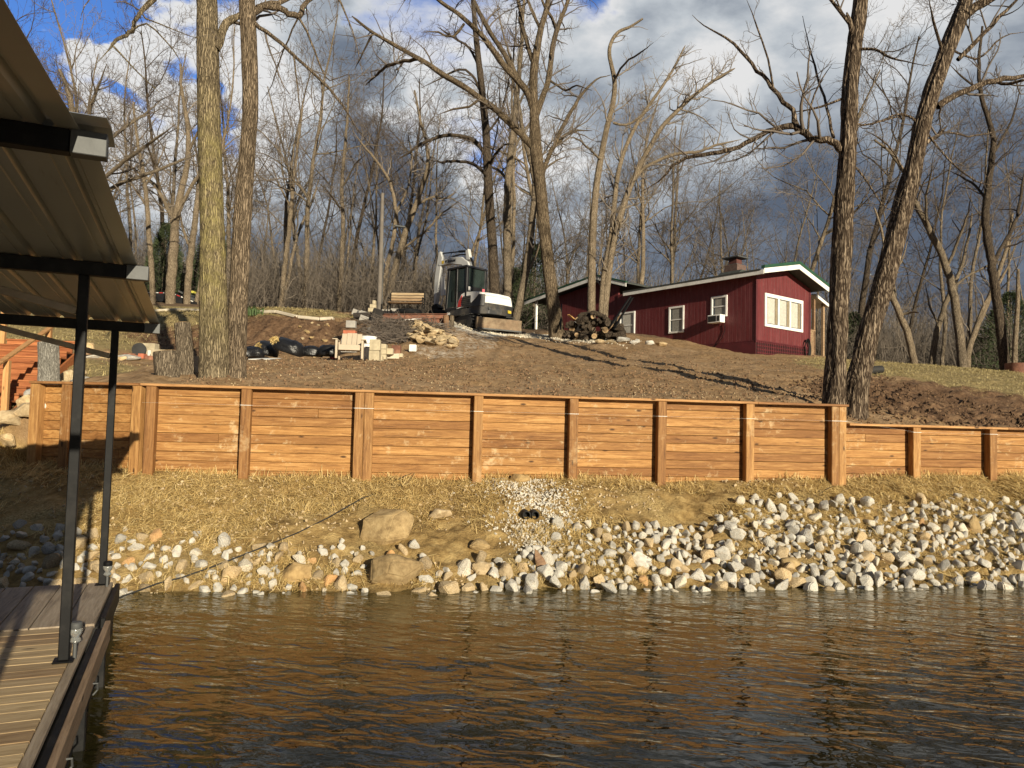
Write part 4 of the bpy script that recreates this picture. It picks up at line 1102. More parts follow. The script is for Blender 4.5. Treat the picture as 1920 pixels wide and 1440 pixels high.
traced('bare_tree', 'large brown bare tree with forked wide crown left of the red cabin', 27.6,
 [[(1046,634,17),(1041,600,14.5),(1036,560,13.5),(1026,480,12.5),(1018,400,12),(1011,330,12),(1004,270,12),(1002,220,9.5),(1000,160,8.5),(1003,115,8),(1014,55,6),(1026,10,5),(1035,-70,4),(1040,-200,2.5)],
  [(1006,215,8),(1018,180,7.5),(1028,150,7),(1036,90,6.5),(1046,50,6),(1062,10,5),(1085,-60,3.5),(1100,-130,2)],
  [(1004,282,8.5),(982,256,8.2),(955,230,8),(930,206,7.8),(905,188,7.4),(878,168,7),(852,152,6.8),(828,138,6.4),(805,122,6),(785,110,5.8),(758,95,5),(728,78,4.4),(695,58,3.6),(660,30,2.6)],
  [(1000,205,9),(990,175,8.5),(970,150,8),(945,122,7.4),(925,95,7),(905,68,6.4),(882,46,5.8),(858,25,5),(832,8,4.5),(800,-20,3.6),(760,-60,2.6)],
  [(984,168,7),(962,132,6.8),(945,100,6.5),(925,70,6),(908,40,5.5),(890,5,5),(872,-40,3.8),(850,-110,2.4)],
  [(1000,118,6),(988,80,5.5),(978,45,5.2),(972,0,4.6),(960,-60,3)],
  [(1018,322,6),(1028,296,5.6),(1044,262,5.4),(1060,228,5),(1078,196,4.4),(1095,172,3.6),(1118,150,3),(1145,140,2)],
  [(1020,315,5),(1034,284,4.6),(1050,262,4.4),(1068,250,4),(1082,245,3),(1110,245,2)],
  [(785,110,4.6),(760,114,4.6),(738,120,4),(718,130,3.6),(700,146,2.8),(685,160,1.8)],
  [(1014,60,4),(1000,25,3.8),(985,-10,3),(975,-60,2)],
  [(1044,60,4),(1035,35,4),(1020,10,3.4),(1005,-30,2)],
  [(900,185,3.6),(880,200,3),(850,205,2.4),(820,215,1.8)],
  [(870,45,3.4),(850,70,3),(820,60,2.4),(790,60,1.8)],
  [(700,60,3),(680,100,2),(665,130,1.4)],
  [(1030,150,3),(1060,170,2.6),(1080,160,2.2),(1110,170,1.6)]],
 BK_E, TW, 105, amp=.014, dens=1.3, tw=.95, spread=1.1, fr=6, flare=.05)
traced('bare_tree', 'pale multi stemmed bare tree rising from the woodpile', 29.3,
 [[(1109,618,9),(1109,560,8),(1111,450,7.4),(1117,360,6.8),(1126,300,6.2),(1138,240,5.6),(1150,190,5),(1152,150,4.6),(1143,105,4),(1146,80,3.6),(1160,60,3.2),(1182,50,2.6),(1205,35,1.8)],
  [(1132,618,9),(1136,560,8.5),(1146,480,7.8),(1162,410,7.4),(1178,360,7),(1196,318,6.6),(1215,282,6),(1240,240,5.6),(1268,210,5),(1300,180,4.4),(1340,150,3.4),(1378,128,2.2)],
  [(1126,610,7),(1132,520,7),(1146,440,6.6),(1152,380,6.2),(1158,330,5.6),(1170,285,5.2),(1190,240,4.6),(1215,200,4.2),(1240,165,3.6),(1262,130,3),(1285,85,2)],
  [(1180,350,4.4),(1205,318,4.4),(1240,298,4.2),(1275,288,4),(1310,284,3.6),(1345,272,3),(1390,262,2)],
  [(1153,150,3),(1170,120,2.6),(1200,100,2.2),(1225,80,1.4)],
  [(1128,300,3),(1105,280,2.6),(1085,262,2.2),(1060,256,1.5)],
  [(1150,230,3.4),(1175,235,3),(1205,215,2.6),(1235,190,2)]],
 BK_P, TWP, 106, base_k=10, amp=.008, dens=1.7, tw=1.0, spread=1.3, fr=6)
traced('bare_tree', 'tall dark trunk directly behind the digger cab', 36,
 [[(929,612,10),(927,540,10),(924,470,9.5),(919,400,9.2),(915,330,9),(912,260,8),(906,190,7),(897,110,6),(890,40,5),(884,-60,3.5),(880,-200,2)],
  [(914,300,5.4),(902,278,5.2),(885,262,5),(862,255,4.6),(835,254,4.4),(808,262,4),(785,272,3.4),(768,285,2.4),(745,300,1.6)],
  [(916,335,4.4),(900,316,4.2),(880,305,4),(855,302,3.6),(830,304,3),(805,300,2)],
  [(918,310,4),(932,285,3.4),(945,272,2.6),(960,270,1.6)],
  [(905,180,3.6),(885,140,3.2),(860,130,2.8),(830,145,2.4),(790,165,1.6)],
  [(900,130,3.4),(880,90,3),(850,70,2.6),(820,50,1.8)],
  [(912,250,3),(935,220,2.6),(950,170,2),(960,120,1.4)]],
 BK_D, TWD, 107, base_k=10, amp=.01, dens=1.1, tw=.75, spread=1.4)
traced('bare_tree', 'straight brown trunk right behind the digger, beside the dark one', 37.5,
 [[(953,612,9),(952,540,8.6),(951,460,8.4),(951,380,7.8),(955,310,7),(962,250,6),(968,190,5.4),(975,120,4.6),(980,40,3.6),(984,-60,2.4)],
  [(953,340,4),(935,320,3.4),(915,312,2.6),(890,318,1.8)],[(958,290,3.6),(975,260,3),(990,235,2.4),(1005,220,1.6)],
  [(972,150,3),(955,100,2.6),(940,50,2),(930,0,1.4)],[(966,210,3),(990,160,2.4),(1005,110,1.8)]],
 BK_M, TWD, 108, base_k=10, dens=1.1, tw=.75, spread=1.2)
traced('bare_tree', 'leaning bare tree between the digger and the brown forked tree', 34,
 [[(962,618,8),(972,575,8),(984,520,7.4),(994,450,7),(1001,380,6.6),(1003,345,6),(995,300,5),(984,262,4),(975,210,3),(968,150,2)],
  [(984,520,3),(1000,490,2.6),(1012,455,2.4),(1030,420,1.8)],[(1002,350,3.4),(1020,320,3),(1045,300,2.4),(1075,290,1.6)]],
 BK_M, TW, 109, base_k=9, dens=1.2, tw=.8, spread=1.0)
traced('bare_tree', 'pale leaning tree with a crooked crown beside the lamp post', 38,
 [[(716,612,7.5),(724,575,7),(736,525,6.8),(750,470,6.4),(764,425,6),(780,385,5.6),(792,345,5),(802,315,4.4),(800,270,3.6),(788,225,2.8),(778,170,1.8)],
  [(712,605,6.4),(717,560,6.2),(726,500,5.6),(738,445,5.2),(742,395,4.6),(732,345,4),(712,310,3.4),(688,280,2.8),(660,245,2)],
  [(780,385,3.6),(810,370,3.2),(835,372,2.6),(855,360,2)],[(742,400,3),(765,350,2.8),(772,300,2.2),(765,250,1.5)],
  [(750,470,2.8),(790,440,2.6),(830,400,2.2),(870,370,1.5)]],
 BK_P, TWP, 110, base_k=9, dens=1.2, tw=.8, spread=1.4)
traced('bare_tree', 'thin straight bare tree left of the lamp post', 37,
 [[(632,612,5),(636,560,4.6),(640,500,4.6),(643,420,4.2),(641,350,3.8),(646,280,3.2),(652,210,2.4),(655,140,1.6)],
  [(643,400,2.4),(620,365,2),(595,340,1.5)],[(642,350,2.4),(665,310,2),(690,285,1.4)]],
 BK_M, TW, 111, base_k=8, dens=1.3, tw=.8, spread=1.0)
traced('bare_tree', 'pale forked sapling right of the twin trees', 38,
 [[(522,612,5.4),(528,560,5),(534,500,4.8),(541,440,4.6),(546,390,4.2),(552,320,3.4),(560,260,2.6),(568,190,1.6)],
  [(524,606,4.4),(536,545,4.2),(549,480,3.8),(562,430,3.2),(582,385,2.8),(600,330,2)],[(546,390,2.8),(525,350,2.2),(510,310,1.5)]],
 BK_P, TWP, 112, base_k=8, dens=1.3, tw=.8, spread=1.0)
traced('bare_tree', 'thick pale bare tree behind the flatbed trailer', 38.5,
 [[(319,560,10),(322,510,9.4),(326,460,9),(330,410,7.6),(342,350,6.4),(352,300,5.4),(352,240,4.4),(342,180,3.2),(338,120,2)],
  [(328,425,6),(312,385,5),(292,350,4.4),(262,325,3.6),(232,305,2.6),(205,300,1.6)],
  [(334,400,5),(356,355,4.6),(382,318,4),(412,290,3),(440,270,2)],[(350,290,3.4),(375,240,3),(395,200,2.2)],
  [(300,360,3),(290,310,2.6),(270,260,2)]],
 BK_P, TWP, 113, base_k=10, dens=1.3, tw=.85, spread=1.4)
traced('bare_tree', 'pale slim bare tree right of the thick one behind the trailer', 39,
 [[(350,562,7),(355,505,6.6),(361,450,6.2),(369,390,5.4),(374,330,4.4),(380,270,3.2),(390,200,2)],
  [(358,470,3.6),(342,425,3),(335,380,2.2)],[(366,400,3.4),(390,360,2.8),(415,330,2)]],
 BK_P, TWP, 114, base_k=9, dens=1.3, tw=.8, spread=1.2)
traced('bare_tree', 'slim crooked bare tree beside the canopy edge', 37,
 [[(289,560,6),(284,505,5.4),(279,440,5),(275,380,4.4),(268,320,3.8),(256,255,2.8),(250,190,1.8)],
  [(276,390,3),(250,350,2.4),(225,320,1.8)],[(272,350,3),(295,310,2.4),(310,270,1.6)]],
 BK_P, TW, 115, base_k=8, dens=1.3, tw=.8, spread=1.1)
traced('bare_tree', 'old spreading bare tree seen above the dock canopy', 31,
 [[(165,640,15),(160,520,13),(152,400,11),(146,320,9.5),(140,270,8),(136,215,6),(128,170,4.6),(112,130,3)],
  [(146,330,6.4),(176,290,5.6),(205,262,5),(235,238,4),(270,215,3),(300,190,1.8)],
  [(140,290,6),(160,240,5),(170,200,4.4),(185,160,3.6),(200,120,2.4)],
  [(140,270,5),(120,230,4.4),(98,195,3.6),(70,170,2.6),(50,150,1.6)],
  [(152,380,6),(200,330,5),(250,290,4.4),(290,262,3.4),(330,232,2)],
  [(150,400,6),(215,350,5),(280,325,4.4),(330,305,3.4),(378,285,2)]],
 BK_M, TW, 116, base_k=10, dens=1.3, tw=.85, spread=1.5)
traced('bare_tree', 'short curved pale trunk leaning left beyond the big right pair', 30,
 [[(1716,686,7.4),(1708,650,7),(1699,620,6.8),(1688,590,6.4),(1674,560,6),(1666,530,5),(1661,490,4),(1655,440,2.6),(1640,390,1.6)],
  [(1690,590,3),(1710,585,2.8),(1722,586,2)],[(1666,530,2.6),(1690,490,2.2),(1705,440,1.6)]],
 BK_P, TW, 117, base_k=9, dens=1.1, tw=.8, spread=.9)
traced('bare_tree', 'curved dark bare tree with long limb bending left on the right hand rise', 31,
 [[(1806,698,9.6),(1801,650,9),(1795,600,8.4),(1786,545,7.8),(1774,500,7.2),(1758,462,6.8),(1742,432,6.2),(1724,395,5.4),(1708,355,4.6),(1692,318,3.8),(1668,285,3),(1640,262,2)],
  [(1776,500,4),(1795,455,3.6),(1812,410,3),(1822,360,2)],[(1742,432,3.4),(1735,380,3),(1745,330,2.4),(1750,290,1.6)],
  [(1786,545,3.4),(1810,520,3),(1850,500,2.6),(1900,480,2)],[(1710,360,3),(1690,380,2.4),(1660,395,1.6)]],
 BK_M, TW, 118, base_k=10, dens=1.3, tw=.8, spread=1.3)
traced('bare_tree', 'slim tree leaning right on the right hand rise', 32,
 [[(1746,690,6.4),(1751,650,6),(1760,610,5.6),(1772,572,5),(1788,535,4.4),(1803,500,3.6),(1815,450,2.6),(1822,400,1.6)],
  [(1760,610,2.6),(1742,570,2.2),(1735,530,1.6)]],
 BK_M, TW, 119, base_k=8, dens=1.2, tw=.8, spread=1.0)
traced('bare_tree', 'pale tree forking right beside the curved dark one', 31.5,
 [[(1810,698,6.2),(1817,655,6),(1830,615,5.6),(1846,580,5.2),(1860,545,4.8),(1875,505,4.2),(1888,460,3.4),(1898,400,2.4)],
  [(1830,615,4.6),(1846,570,4.4),(1870,535,4),(1890,500,3),(1905,460,2)],[(1822,640,3),(1815,600,2.6),(1825,560,2)]],
 BK_P, TWP, 120, base_k=8, dens=1.2, tw=.8, spread=1.0)
traced('bare_tree', 'tall dark bare tree near the right edge, beside the snag', 29,
 [[(1888,704,10),(1881,650,9.6),(1874,600,9),(1866,540,8.6),(1857,480,8),(1848,420,7.4),(1851,370,6.8),(1858,310,6),(1862,260,5.4),(1850,215,4.8),(1838,170,4),(1836,110,3.2),(1842,50,2.2)],
  [(1860,500,5.4),(1876,468,5),(1892,440,4.6),(1906,410,4),(1915,360,3.4),(1925,300,2.4)],
  [(1852,380,3.6),(1830,350,3),(1800,330,2.4),(1775,318,1.6)],[(1860,290,3.6),(1885,250,3),(1905,200,2.4),(1915,150,1.6)],
  [(1840,170,3),(1810,150,2.4),(1780,120,1.6)]],
 BK_D, TWD, 121, base_k=10, dens=1.3, tw=.85, spread=1.2)
m = MB(); q0 = P(1901, 700, 28.5); q1 = P(1909, 505, 28.5)
o = thing('dead_snag', 'bare broken pale trunk without branches at the right edge', 'dead trunk', q0)
d_ = q1-q0; m.tube([(0,0,-.3), tuple(d_*.3), tuple(d_*.65+np.array([.04,0,0])), tuple(d_)], [.11,.095,.08,.055], 10); m.build('trunk', BK_P, o, smooth=True)

# generic woodland trees
def variant(seed, H, r, lean, nl, bark, twig, name='bare_tree', sp=1.0, first=.35):
    g = np.random.default_rng(seed); T = Acc(); C_ = Acc()
    D0 = np.array([[g.normal(0, lean), g.normal(0, lean), 1.0]])
    tr, ra = grow(np.array([[0, 0, -.3]]), D0, np.array([H*.92]), np.array([r*.78]), np.array([r*.16]), 14, .055, .03, g)
    ra[:, 0] *= 1.25; T.add(*tubes_np(tr, ra, 8))
    p, D, L, r0 = spawn(tr, ra, nl, g, first, 28, 62, .40*sp, .50)
    L = np.maximum(L, H*.16)
    a, rb = grow(p, D, L, r0, r0*.25, 9, .20, .09, g); T.add(*tubes_np(a, rb, 5))
    p, D, L, r1 = spawn(a, rb, 7, g, .12, 25, 62, .5, .58)
    b_, rc = grow(p, D, L, r1, r1*.3, 7, .24, .07, g); C_.add(*tubes_np(b_, rc, 4))
    for q in (a, b_):
        pass
    p, D, L, r2 = spawn(b_, rc, 0, g, .1, 25, 60, .42, .6, .02, perlen=2.6)
    L = np.clip(L, .35, 1.6); r2 = np.maximum(r2, .0085)
    c_, rd = grow(p, D, L, r2, r2*.5, 4, .2, .07, g); C_.add(*tubes_np(c_, rd, 3))
    p, D, L, r3 = spawn(c_, rd, 0, g, .1, 25, 60, .5, .7, .01, perlen=3.0)
    L = np.clip(L, .2, .8); r3 = np.maximum(r3, .0062)
    d_, re_ = grow(p, D, L, r3, r3*.6, 3, .2, .05, g); C_.add(*tubes_np(d_, re_, 3))
    root = thing(name, 'x', 'tree'); T.build('trunk', bark, root); C_.build('crown', twig, root); return root
VARS = [variant(201+i, H, r, ln, nl, bk, tw_, sp=sp, first=fi) for i, (H, r, ln, nl, bk, tw_, sp, fi) in enumerate([
  (15, .17, .05, 12, BK_M, TW, 1.0, .35), (17, .20, .08, 14, BK_P, TWP, 1.0, .4), (13, .13, .10, 11, BK_M, TW, 1.1, .3),
  (16, .15, .05, 10, BK_P, TW, .9, .45), (18, .22, .04, 15, BK_D, TWD, 1.1, .35), (12, .11, .16, 9, BK_P, TWP, 1.2, .3),
  (14, .16, .14, 12, BK_M, TW, 1.2, .25), (10, .08, .1, 9, BK_M, TW, 1.0, .3)])]
used = set(); gb = random.Random(77); placed = []
def blabel(px, Y):
    band = 'at the woods edge' if Y < 45 else 'deep in the woods' if Y < 58 else 'farthest back'
    pl = ('above the dock canopy' if px < 260 else 'behind the flatbed trailer' if px < 370 else 'behind the twin trees' if px < 480 else 'right of the twin trees' if px < 600
          else 'left of the lamp post' if px < 710 else 'behind the bench' if px < 800 else 'behind the digger' if px < 960 else 'left of the red cabin' if px < 1080 else 'behind the woodpile' if px < 1200
          else 'behind the cabin middle' if px < 1400 else 'behind the gabled cabin end' if px < 1540 else 'beyond the right pair' if px < 1700 else 'beyond the right hand rise' if px < 1830 else 'at the right edge')
    return f'bare tree {band}, {pl}', f'bare trees {band}, {pl}'
cand = []
for Y0, Y1, nn in ((37, 45, 36), (45, 58, 48), (58, 78, 48)):
    for i in range(nn):
        cand.append((-260 + (i+.5+gb.uniform(-.45, .45))*2440/nn, gb.uniform(Y0, Y1)))
for px, Y in cand:
    if Y < 43 and 1000 < px < 1560: Y += 9
    w_ = P(px, 600, Y)
    k = gb.randrange(len(VARS)); v = VARS[k]
    if px > 1560 and gb.random() < .55: sc_ = gb.uniform(.6, .9)
    else: sc_ = gb.uniform(.92, 1.28)
    if k not in used: o = v; used.add(k)
    else: o = clone(v)
    o.location = (w_[0], w_[1], gz(w_[0], w_[1])-.05); o.rotation_euler = (gb.gauss(0, .04), gb.gauss(0, .04), gb.uniform(0, 6.28)); o.scale = (sc_,)*3
    lb, gp = blabel(px, Y); o['label'] = lb; o['group'] = gp
    placed.append((px, gp, o))
from collections import defaultdict
_gr = defaultdict(list)
for px, gp, o in placed: _gr[gp].append((px, o))
for gp, L_ in _gr.items():
    L_.sort(key=lambda a: a[0]); n_ = len(L_)
    if n_ > 1:
        nm = {2: ['left', 'right'], 3: ['leftmost', 'middle', 'rightmost']}.get(n_) or ['leftmost', 'second from left', 'third from left', 'fourth from left', 'fifth from left', 'sixth from left', 'seventh from left'][:n_-1] + ['rightmost']
        for (px, o), w_ in zip(L_, nm): o['label'] = w_ + ' of the ' + gp
for k, v in enumerate(VARS):
    if k not in used: 
        for c in list(v.children): bpy.data.objects.remove(c)
        bpy.data.objects.remove(v)
# brushwood: dense bare scrub on the forest floor, one mass
def scrub(name, N, Y0, Y1, hmin, hmax, r, mt, label, xr=1.0, seed=3, ks=9):
    g = np.random.default_rng(seed); Y = g.uniform(Y0, Y1, N); px = g.uniform(-350, 2300, N)
    ok = np.ones(N, bool)
    if Y0 < 42: ok &= ~((px > 980) & (px < 1560) & (Y < 42))
    ok &= ~((px > 230) & (px < 400) & (Y < 45))
    if Y0 < 38: ok &= ~((px > 380) & (px < 760) & (Y < 32))
    px = px[ok]; Y = Y[ok]; x = (px-960)/FPX*Y; y = Y; z = ground(x, y, False); N = len(x)
    h = g.uniform(hmin, hmax, N)*(.55+.9*fbm(x*.25, y*.25, 5, 3))
    pts, rad = grow(np.stack([x, y, z-.1], 1), np.stack([g.normal(0, .35, N), g.normal(0, .35, N), np.ones(N)], 1), h, np.full(N, r), np.full(N, r*.5), 5, .14, .02, g)
    a = Acc(); a.add(*tubes_np(pts, rad, 3))
    p, D, L, r0 = spawn(pts, rad, ks, g, .12, 20, 65, .42, .75)
    L = np.minimum(L, 1.6); q, rq = grow(p, D, L, np.maximum(r0, r*.45), np.maximum(r0, r*.4)*.7, 3, .2, .03, g); a.add(*tubes_np(q, rq, 3))
    o = a.build(name, mt, None, smooth=False); tag(o, label, None, None, 'stuff')
BRM = simple('brushwood', (.115, .094, .074), .95, var=.45, nscale=.6, bump=0)
BRM2 = simple('far brushwood', (.14, .12, .10), .95, var=.35, nscale=.3, bump=0)
scrub("brushwood", 4200, 36, 50, 1.6, 4.2, .013, BRM, 'dense brown bare scrub along the edge of the woods')
scrub('far_brushwood', 6500, 50, 78, 3.0, 7.5, .022, BRM2, 'distant tangle of bare brown scrub and saplings deep in the woods', seed=4)
# low wooded ridge that closes the view behind the scrub
hx = np.linspace(-260, 260, 140); hy = np.linspace(80, 190, 30); HX, HY = np.meshgrid(hx, hy)
top = np.interp(HX, [-200, -60, -20, 10, 35, 60, 120, 260], [24, 19.5, 17, 15.0, 13.5, 10.0, 9.0, 9])
HZ = 2 + (top-2)*sstep(80, 108, HY) + (fbm(HX*.06, HY*.06, 1, 3)-.5)*3
i_ = np.arange(HX.size).reshape(HX.shape)
F = np.stack([i_[:-1, :-1], i_[:-1, 1:], i_[1:, 1:], i_[1:, :-1]], -1).reshape(-1, 4)
tag(mesh_np('hills', np.stack([HX.ravel(), HY.ravel(), HZ.ravel()], 1), F, simple('leaf littered hill', (.12, .088, .062), .98, var=.4, nscale=.35, bump=.3), smooth=True), 'low wooded ridge behind the woods', kind='structure')
g = np.random.default_rng(9); N = 3600
x = g.uniform(-130, 130, N); y = g.uniform(84, 120, N); zt = 2+(np.interp(x, [-200, -60, -20, 10, 35, 60, 120, 260], [24, 19.5, 17, 15.0, 13.5, 10.0, 9.0, 9])-2)*sstep(80, 108, y)
pts, rad = grow(np.stack([x, y, zt-.5], 1), np.stack([g.normal(0, .12, N), g.normal(0, .12, N), np.ones(N)], 1), g.uniform(5, 11, N), np.full(N, .07), np.full(N, .02), 6, .07, .02, g)
a = Acc(); a.add(*tubes_np(pts, rad, 3)); p, D, L, r0 = spawn(pts, rad, 13, g, .25, 20, 55, .33, .5); q, rq = grow(p, D, L, np.maximum(r0, .022), np.full(len(r0), .014), 3, .18, .06, g); a.add(*tubes_np(q, rq, 3))
tag(a.build('far_woods', BRM2, None, False), 'far bare woods covering the ridge', None, None, 'stuff')
# evergreens and a green clump
def cedar(px, py, Y, h, w_, label, n_=9000):
    b = P(px, py, Y); z0 = gz(b[0], b[1]); root = thing('cedar_tree', label, 'evergreen', (b[0], b[1], z0))
    m = MB(); m.tube([(0,0,-.2),(0,0,h*.5),(0.05,0,h*.95)], [.10,.06,.02], 8); m.build('trunk', BK_M, root, smooth=True)
    g = np.random.default_rng(int(px)); z = h*(.04+.96*g.random(n_)**1.1); an = g.uniform(0, 2*np.pi, n_)
    rr_ = w_*(1-z/h)**.75*(.35+.65*np.sqrt(g.random(n_)))*(.65+.7*fbm(np.cos(an)*1.6+9, np.sin(an)*1.6, z*1.3, 3))
    c = np.stack([rr_*np.cos(an), rr_*np.sin(an), z], 1); d = nrm(np.stack([np.cos(an), np.sin(an), g.uniform(-.1, .9, n_)], 1)+g.normal(0, .3, (n_, 3)))
    s = nrm(np.cross(d, g.normal(0, 1, (n_, 3))))*.03; L = g.uniform(.08, .22, n_)[:, None]
    V = np.stack([c-s*.5, c+s*.5, c+d*L+s*.3, c+d*L-s*.3], 1).reshape(-1, 3); F = np.arange(n_*4).reshape(-1, 4)
    mesh_np('crown', V, F, simple('cedar needles', (.045, .062, .022), .9, var=.4, nscale=4, bump=0), root)
cedar(1000, 618, 39.5, 4.6, 1.9, 'dark green cedar left of the cabin behind the digger')
cedar(965, 600, 43, 3.6, 1.5, 'dark cedar in the shade just behind the digger')
cedar(1895, 690, 37, 4.2, 2.4, 'olive cedar behind the dark tree at the right edge')
cedar(1600, 660, 43, 3.2, 1.6, 'dark low cedar glimpsed between the big right pair')
cedar(305, 560, 43, 4.6, 1.7, 'dark cedar behind the trailer')
cedar(395, 545, 46, 5.4, 2.0, 'olive green cedar behind the left mossy trunk')
b = P(472, 600, 23.6); z0 = gz(b[0], b[1]); g = np.random.default_rng(5); n_ = 110; x = g.normal(0, .17, n_); y = g.normal(0, .15, n_)
az = np.arctan2(y, x)+g.normal(0, .5, n_); L = g.uniform(.2, .42, n_); p0 = np.stack([x, y, np.zeros(n_)], 1)
d1 = np.stack([np.cos(az)*.25, np.sin(az)*.25, np.ones(n_)], 1); p1 = p0+d1*(L*.6)[:, None]; p2 = p1+np.stack([np.cos(az)*.6, np.sin(az)*.6, np.full(n_, .35)], 1)*(L*.5)[:, None]
s = np.stack([-np.sin(az), np.cos(az), np.zeros(n_)], 1)*.022
V = np.stack([p0-s, p0+s, p1-s, p1+s, p2-s*.2, p2+s*.2], 1).reshape(-1, 3); bb = np.arange(n_)[:, None]*6
o = mesh_np('leafy_plant', V, np.concatenate([bb+np.array([[0,1,3,2]]), bb+np.array([[2,3,5,4]])]), simple('green blades', (.05, .085, .025), .6, var=.4, nscale=3, bump=0), loc=(b[0], b[1], z0))
tag(o, 'clump of bright green leaves on the ledge right of the twin trees', 'plant')
# ---------------------------------------------------------------- red cabin
HD = math.atan2(.788, -.616)       # direction of the long wall, going away
# local frame: +x runs along the gable wall (to the right, away), +y along the long wall (left, away)
hc = P(1417, 660, 27.0)
HR = Matrix(((.788, -.616, 0), (.616, .788, 0), (0, 0, 1)))
house = thing('red_cabin', 'dark red board cabin with white window frames and green edged roof on the hill', 'cabin', (hc[0], hc[1], hc[2]), math.atan2(.616, .788))
def m_siding(n):
    c = n.coord(); f = n.noise(c, 5, 6, .65); x, y, z = n.sep(c)
    col = n.ramp(f, [(.3, (.082, .0075, .0085)), (.7, (.125, .013, .015))])
    s = n.math('ADD', n.math('MULTIPLY', x, 1.0), n.math('MULTIPLY', y, 1.0))
    gr = n.math('FRACT', n.math('MULTIPLY', s, 5.6)); gv = n.rng(n.math('ABSOLUTE', n.math('SUBTRACT', gr, .5)), .0, .05)
    col = n.mix(1, col, n.rng(gv, 0, 1, .45, 1), 'MULTIPLY')
    wear = n.rng(n.math('ADD', n.noise(n.mapping(c, (14, 14, 1.4)), 1, 6, .7), n.math('MULTIPLY', n.noise(c, 1.1, 3), .3)), .76, .86)
    col = n.mix(n.math('MULTIPLY', wear, .45), col, (.34, .16, .15))
    fade = n.math('MULTIPLY', n.rng(n.noise(n.mapping(c, (9, 9, .8)), 1.0, 5, .6), .35, .65), .28)
    col = n.mix(fade, col, (.22, .07, .075))
    return {'Base Color': col, 'Roughness': .6, 'Normal': n.bump(gv, .7, .012)}
RED = mat('red siding', m_siding)
REDP = simple('red paint', (.085, .010, .014), .6, var=.25, nscale=3, bump=.1)
GREEN = simple('green metal roof', (.020, .070, .038), .5, .05, .2, 3, .05)
SHING = simple('dark roof cover', (.045, .05, .045), .8, 0, .3, 7, .3)
WINW = simple('white trim', (.80, .79, .75), .5, 0, .05, 5, .08, grime=(.60, .58, .52))
GLS = mat('window glass', lambda n: {'Base Color': (.10, .11, .115), 'Roughness': .06, 'Specular IOR Level': .7})
CURT = simple('pale curtain', (.55, .53, .47), .9, 0, .15, 14, .3)
CURTD = simple('grey curtain', (.26, .25, .22), .9, 0, .2, 14, .3)
WL = 6.95; WW = 3.6
# roof heights relative to the wall foot
ZE = 2.95; ZAp = 3.42; XA = 1.86
def zroof(x): # underside of the main roof
    return ZE-.10 + (ZAp-ZE)*(x+.38)/(XA+.38) if x < XA else ZAp-.10 - (ZAp-ZE+.14)*(x-XA)/(WW+.42-XA)
m = MB()   # main walls as thin boxes, gable with its slope
m.box(0, .09, 0, WL, -.62, zroof(0)-.02)
m.box(WW-.09, WW, 0, WL, -.62, zroof(WW)-.02)
m.prism([(.0915, .001, -.62), (WW-.0915, .001, -.62), (WW-.0915, .001, zroof(WW)-.03), (XA, .001, zroof(XA)-.03), (.0915, .001, zroof(.0)-.03)], (0, .09, 0))
m.prism([(.0915, WL-.09, -.62), (WW-.0915, WL-.09, -.62), (WW-.0915, WL-.09, zroof(WW)-.03), (XA, WL-.09, zroof(XA)-.03), (.0915, WL-.09, zroof(.0)-.03)], (0, .088, 0))
m.build('wall', RED, house)
m = MB(); m.box(-.022, -.001, -.02, WL, .40, .43); m.box(-.018, -.001, -.015, WL, -.65, .398); m.build('skirt_board', REDP, house, bevel=.004)
m = MB(); m.box(-.03, .06, -.03, -.002, .36, zroof(0)-.06); m.box(WW-.06, WW+.03, -.03, -.002, -.6, zroof(WW)-.08); m.build('corner_board', REDP, house, bevel=.004)
def roofplane(x0, z0, x1, z1, y0, y1, th, mt, name, par=house):
    m = MB(); m.prism([(x0, y0, z0), (x1, y0, z1), (x1, y0, z1+th), (x0, y0, z0+th)], (0, y1-y0, 0)); return m.build(name, mt, par)
yo, yb = -.60, 6.25
roof_ = roofplane(-.38, ZE-.10, XA, ZAp-.10, yo+.03, yb, .05, SHING, 'roof')
roofplane(XA+.001, ZAp-.10, WW+.42, ZE-.24, yo+.03, yb, .05, SHING, 'roof')
# fascias: white under green edge
m = MB(); m.prism([(-.40, yo, ZE-.20), (XA, yo, ZAp-.20), (XA, yo, ZAp-.02), (-.40, yo, ZE-.02)], (0, .028, 0))
m.prism([(XA+.001, yo, ZAp-.20), (WW+.44, yo, ZE-.34), (WW+.44, yo, ZE-.16), (XA+.001, yo, ZAp-.02)], (0, .028, 0))
m.box(-.412, -.382, yo+.03, yb, ZE-.22, ZE-.06); m.build('fascia', WINW, house, bevel=.004)
m = MB(); m.prism([(-.42, yo-.02, ZE-.018), (XA, yo-.02, ZAp-.018), (XA, yo-.02, ZAp+.10), (-.42, yo-.02, ZE+.09)], (0, .14, 0))
m.prism([(XA+.001, yo-.02, ZAp-.018), (WW+.46, yo-.02, ZE-.158), (WW+.46, yo-.02, ZE-.05), (XA+.001, yo-.02, ZAp+.10)], (0, .14, 0)); m.build('roof_edge', GREEN, house)
m = MB(); m.box(-.425, -.413, yo+.15, yb, ZE-.08, ZE-.02); m.build('drip_edge', SHING, house)
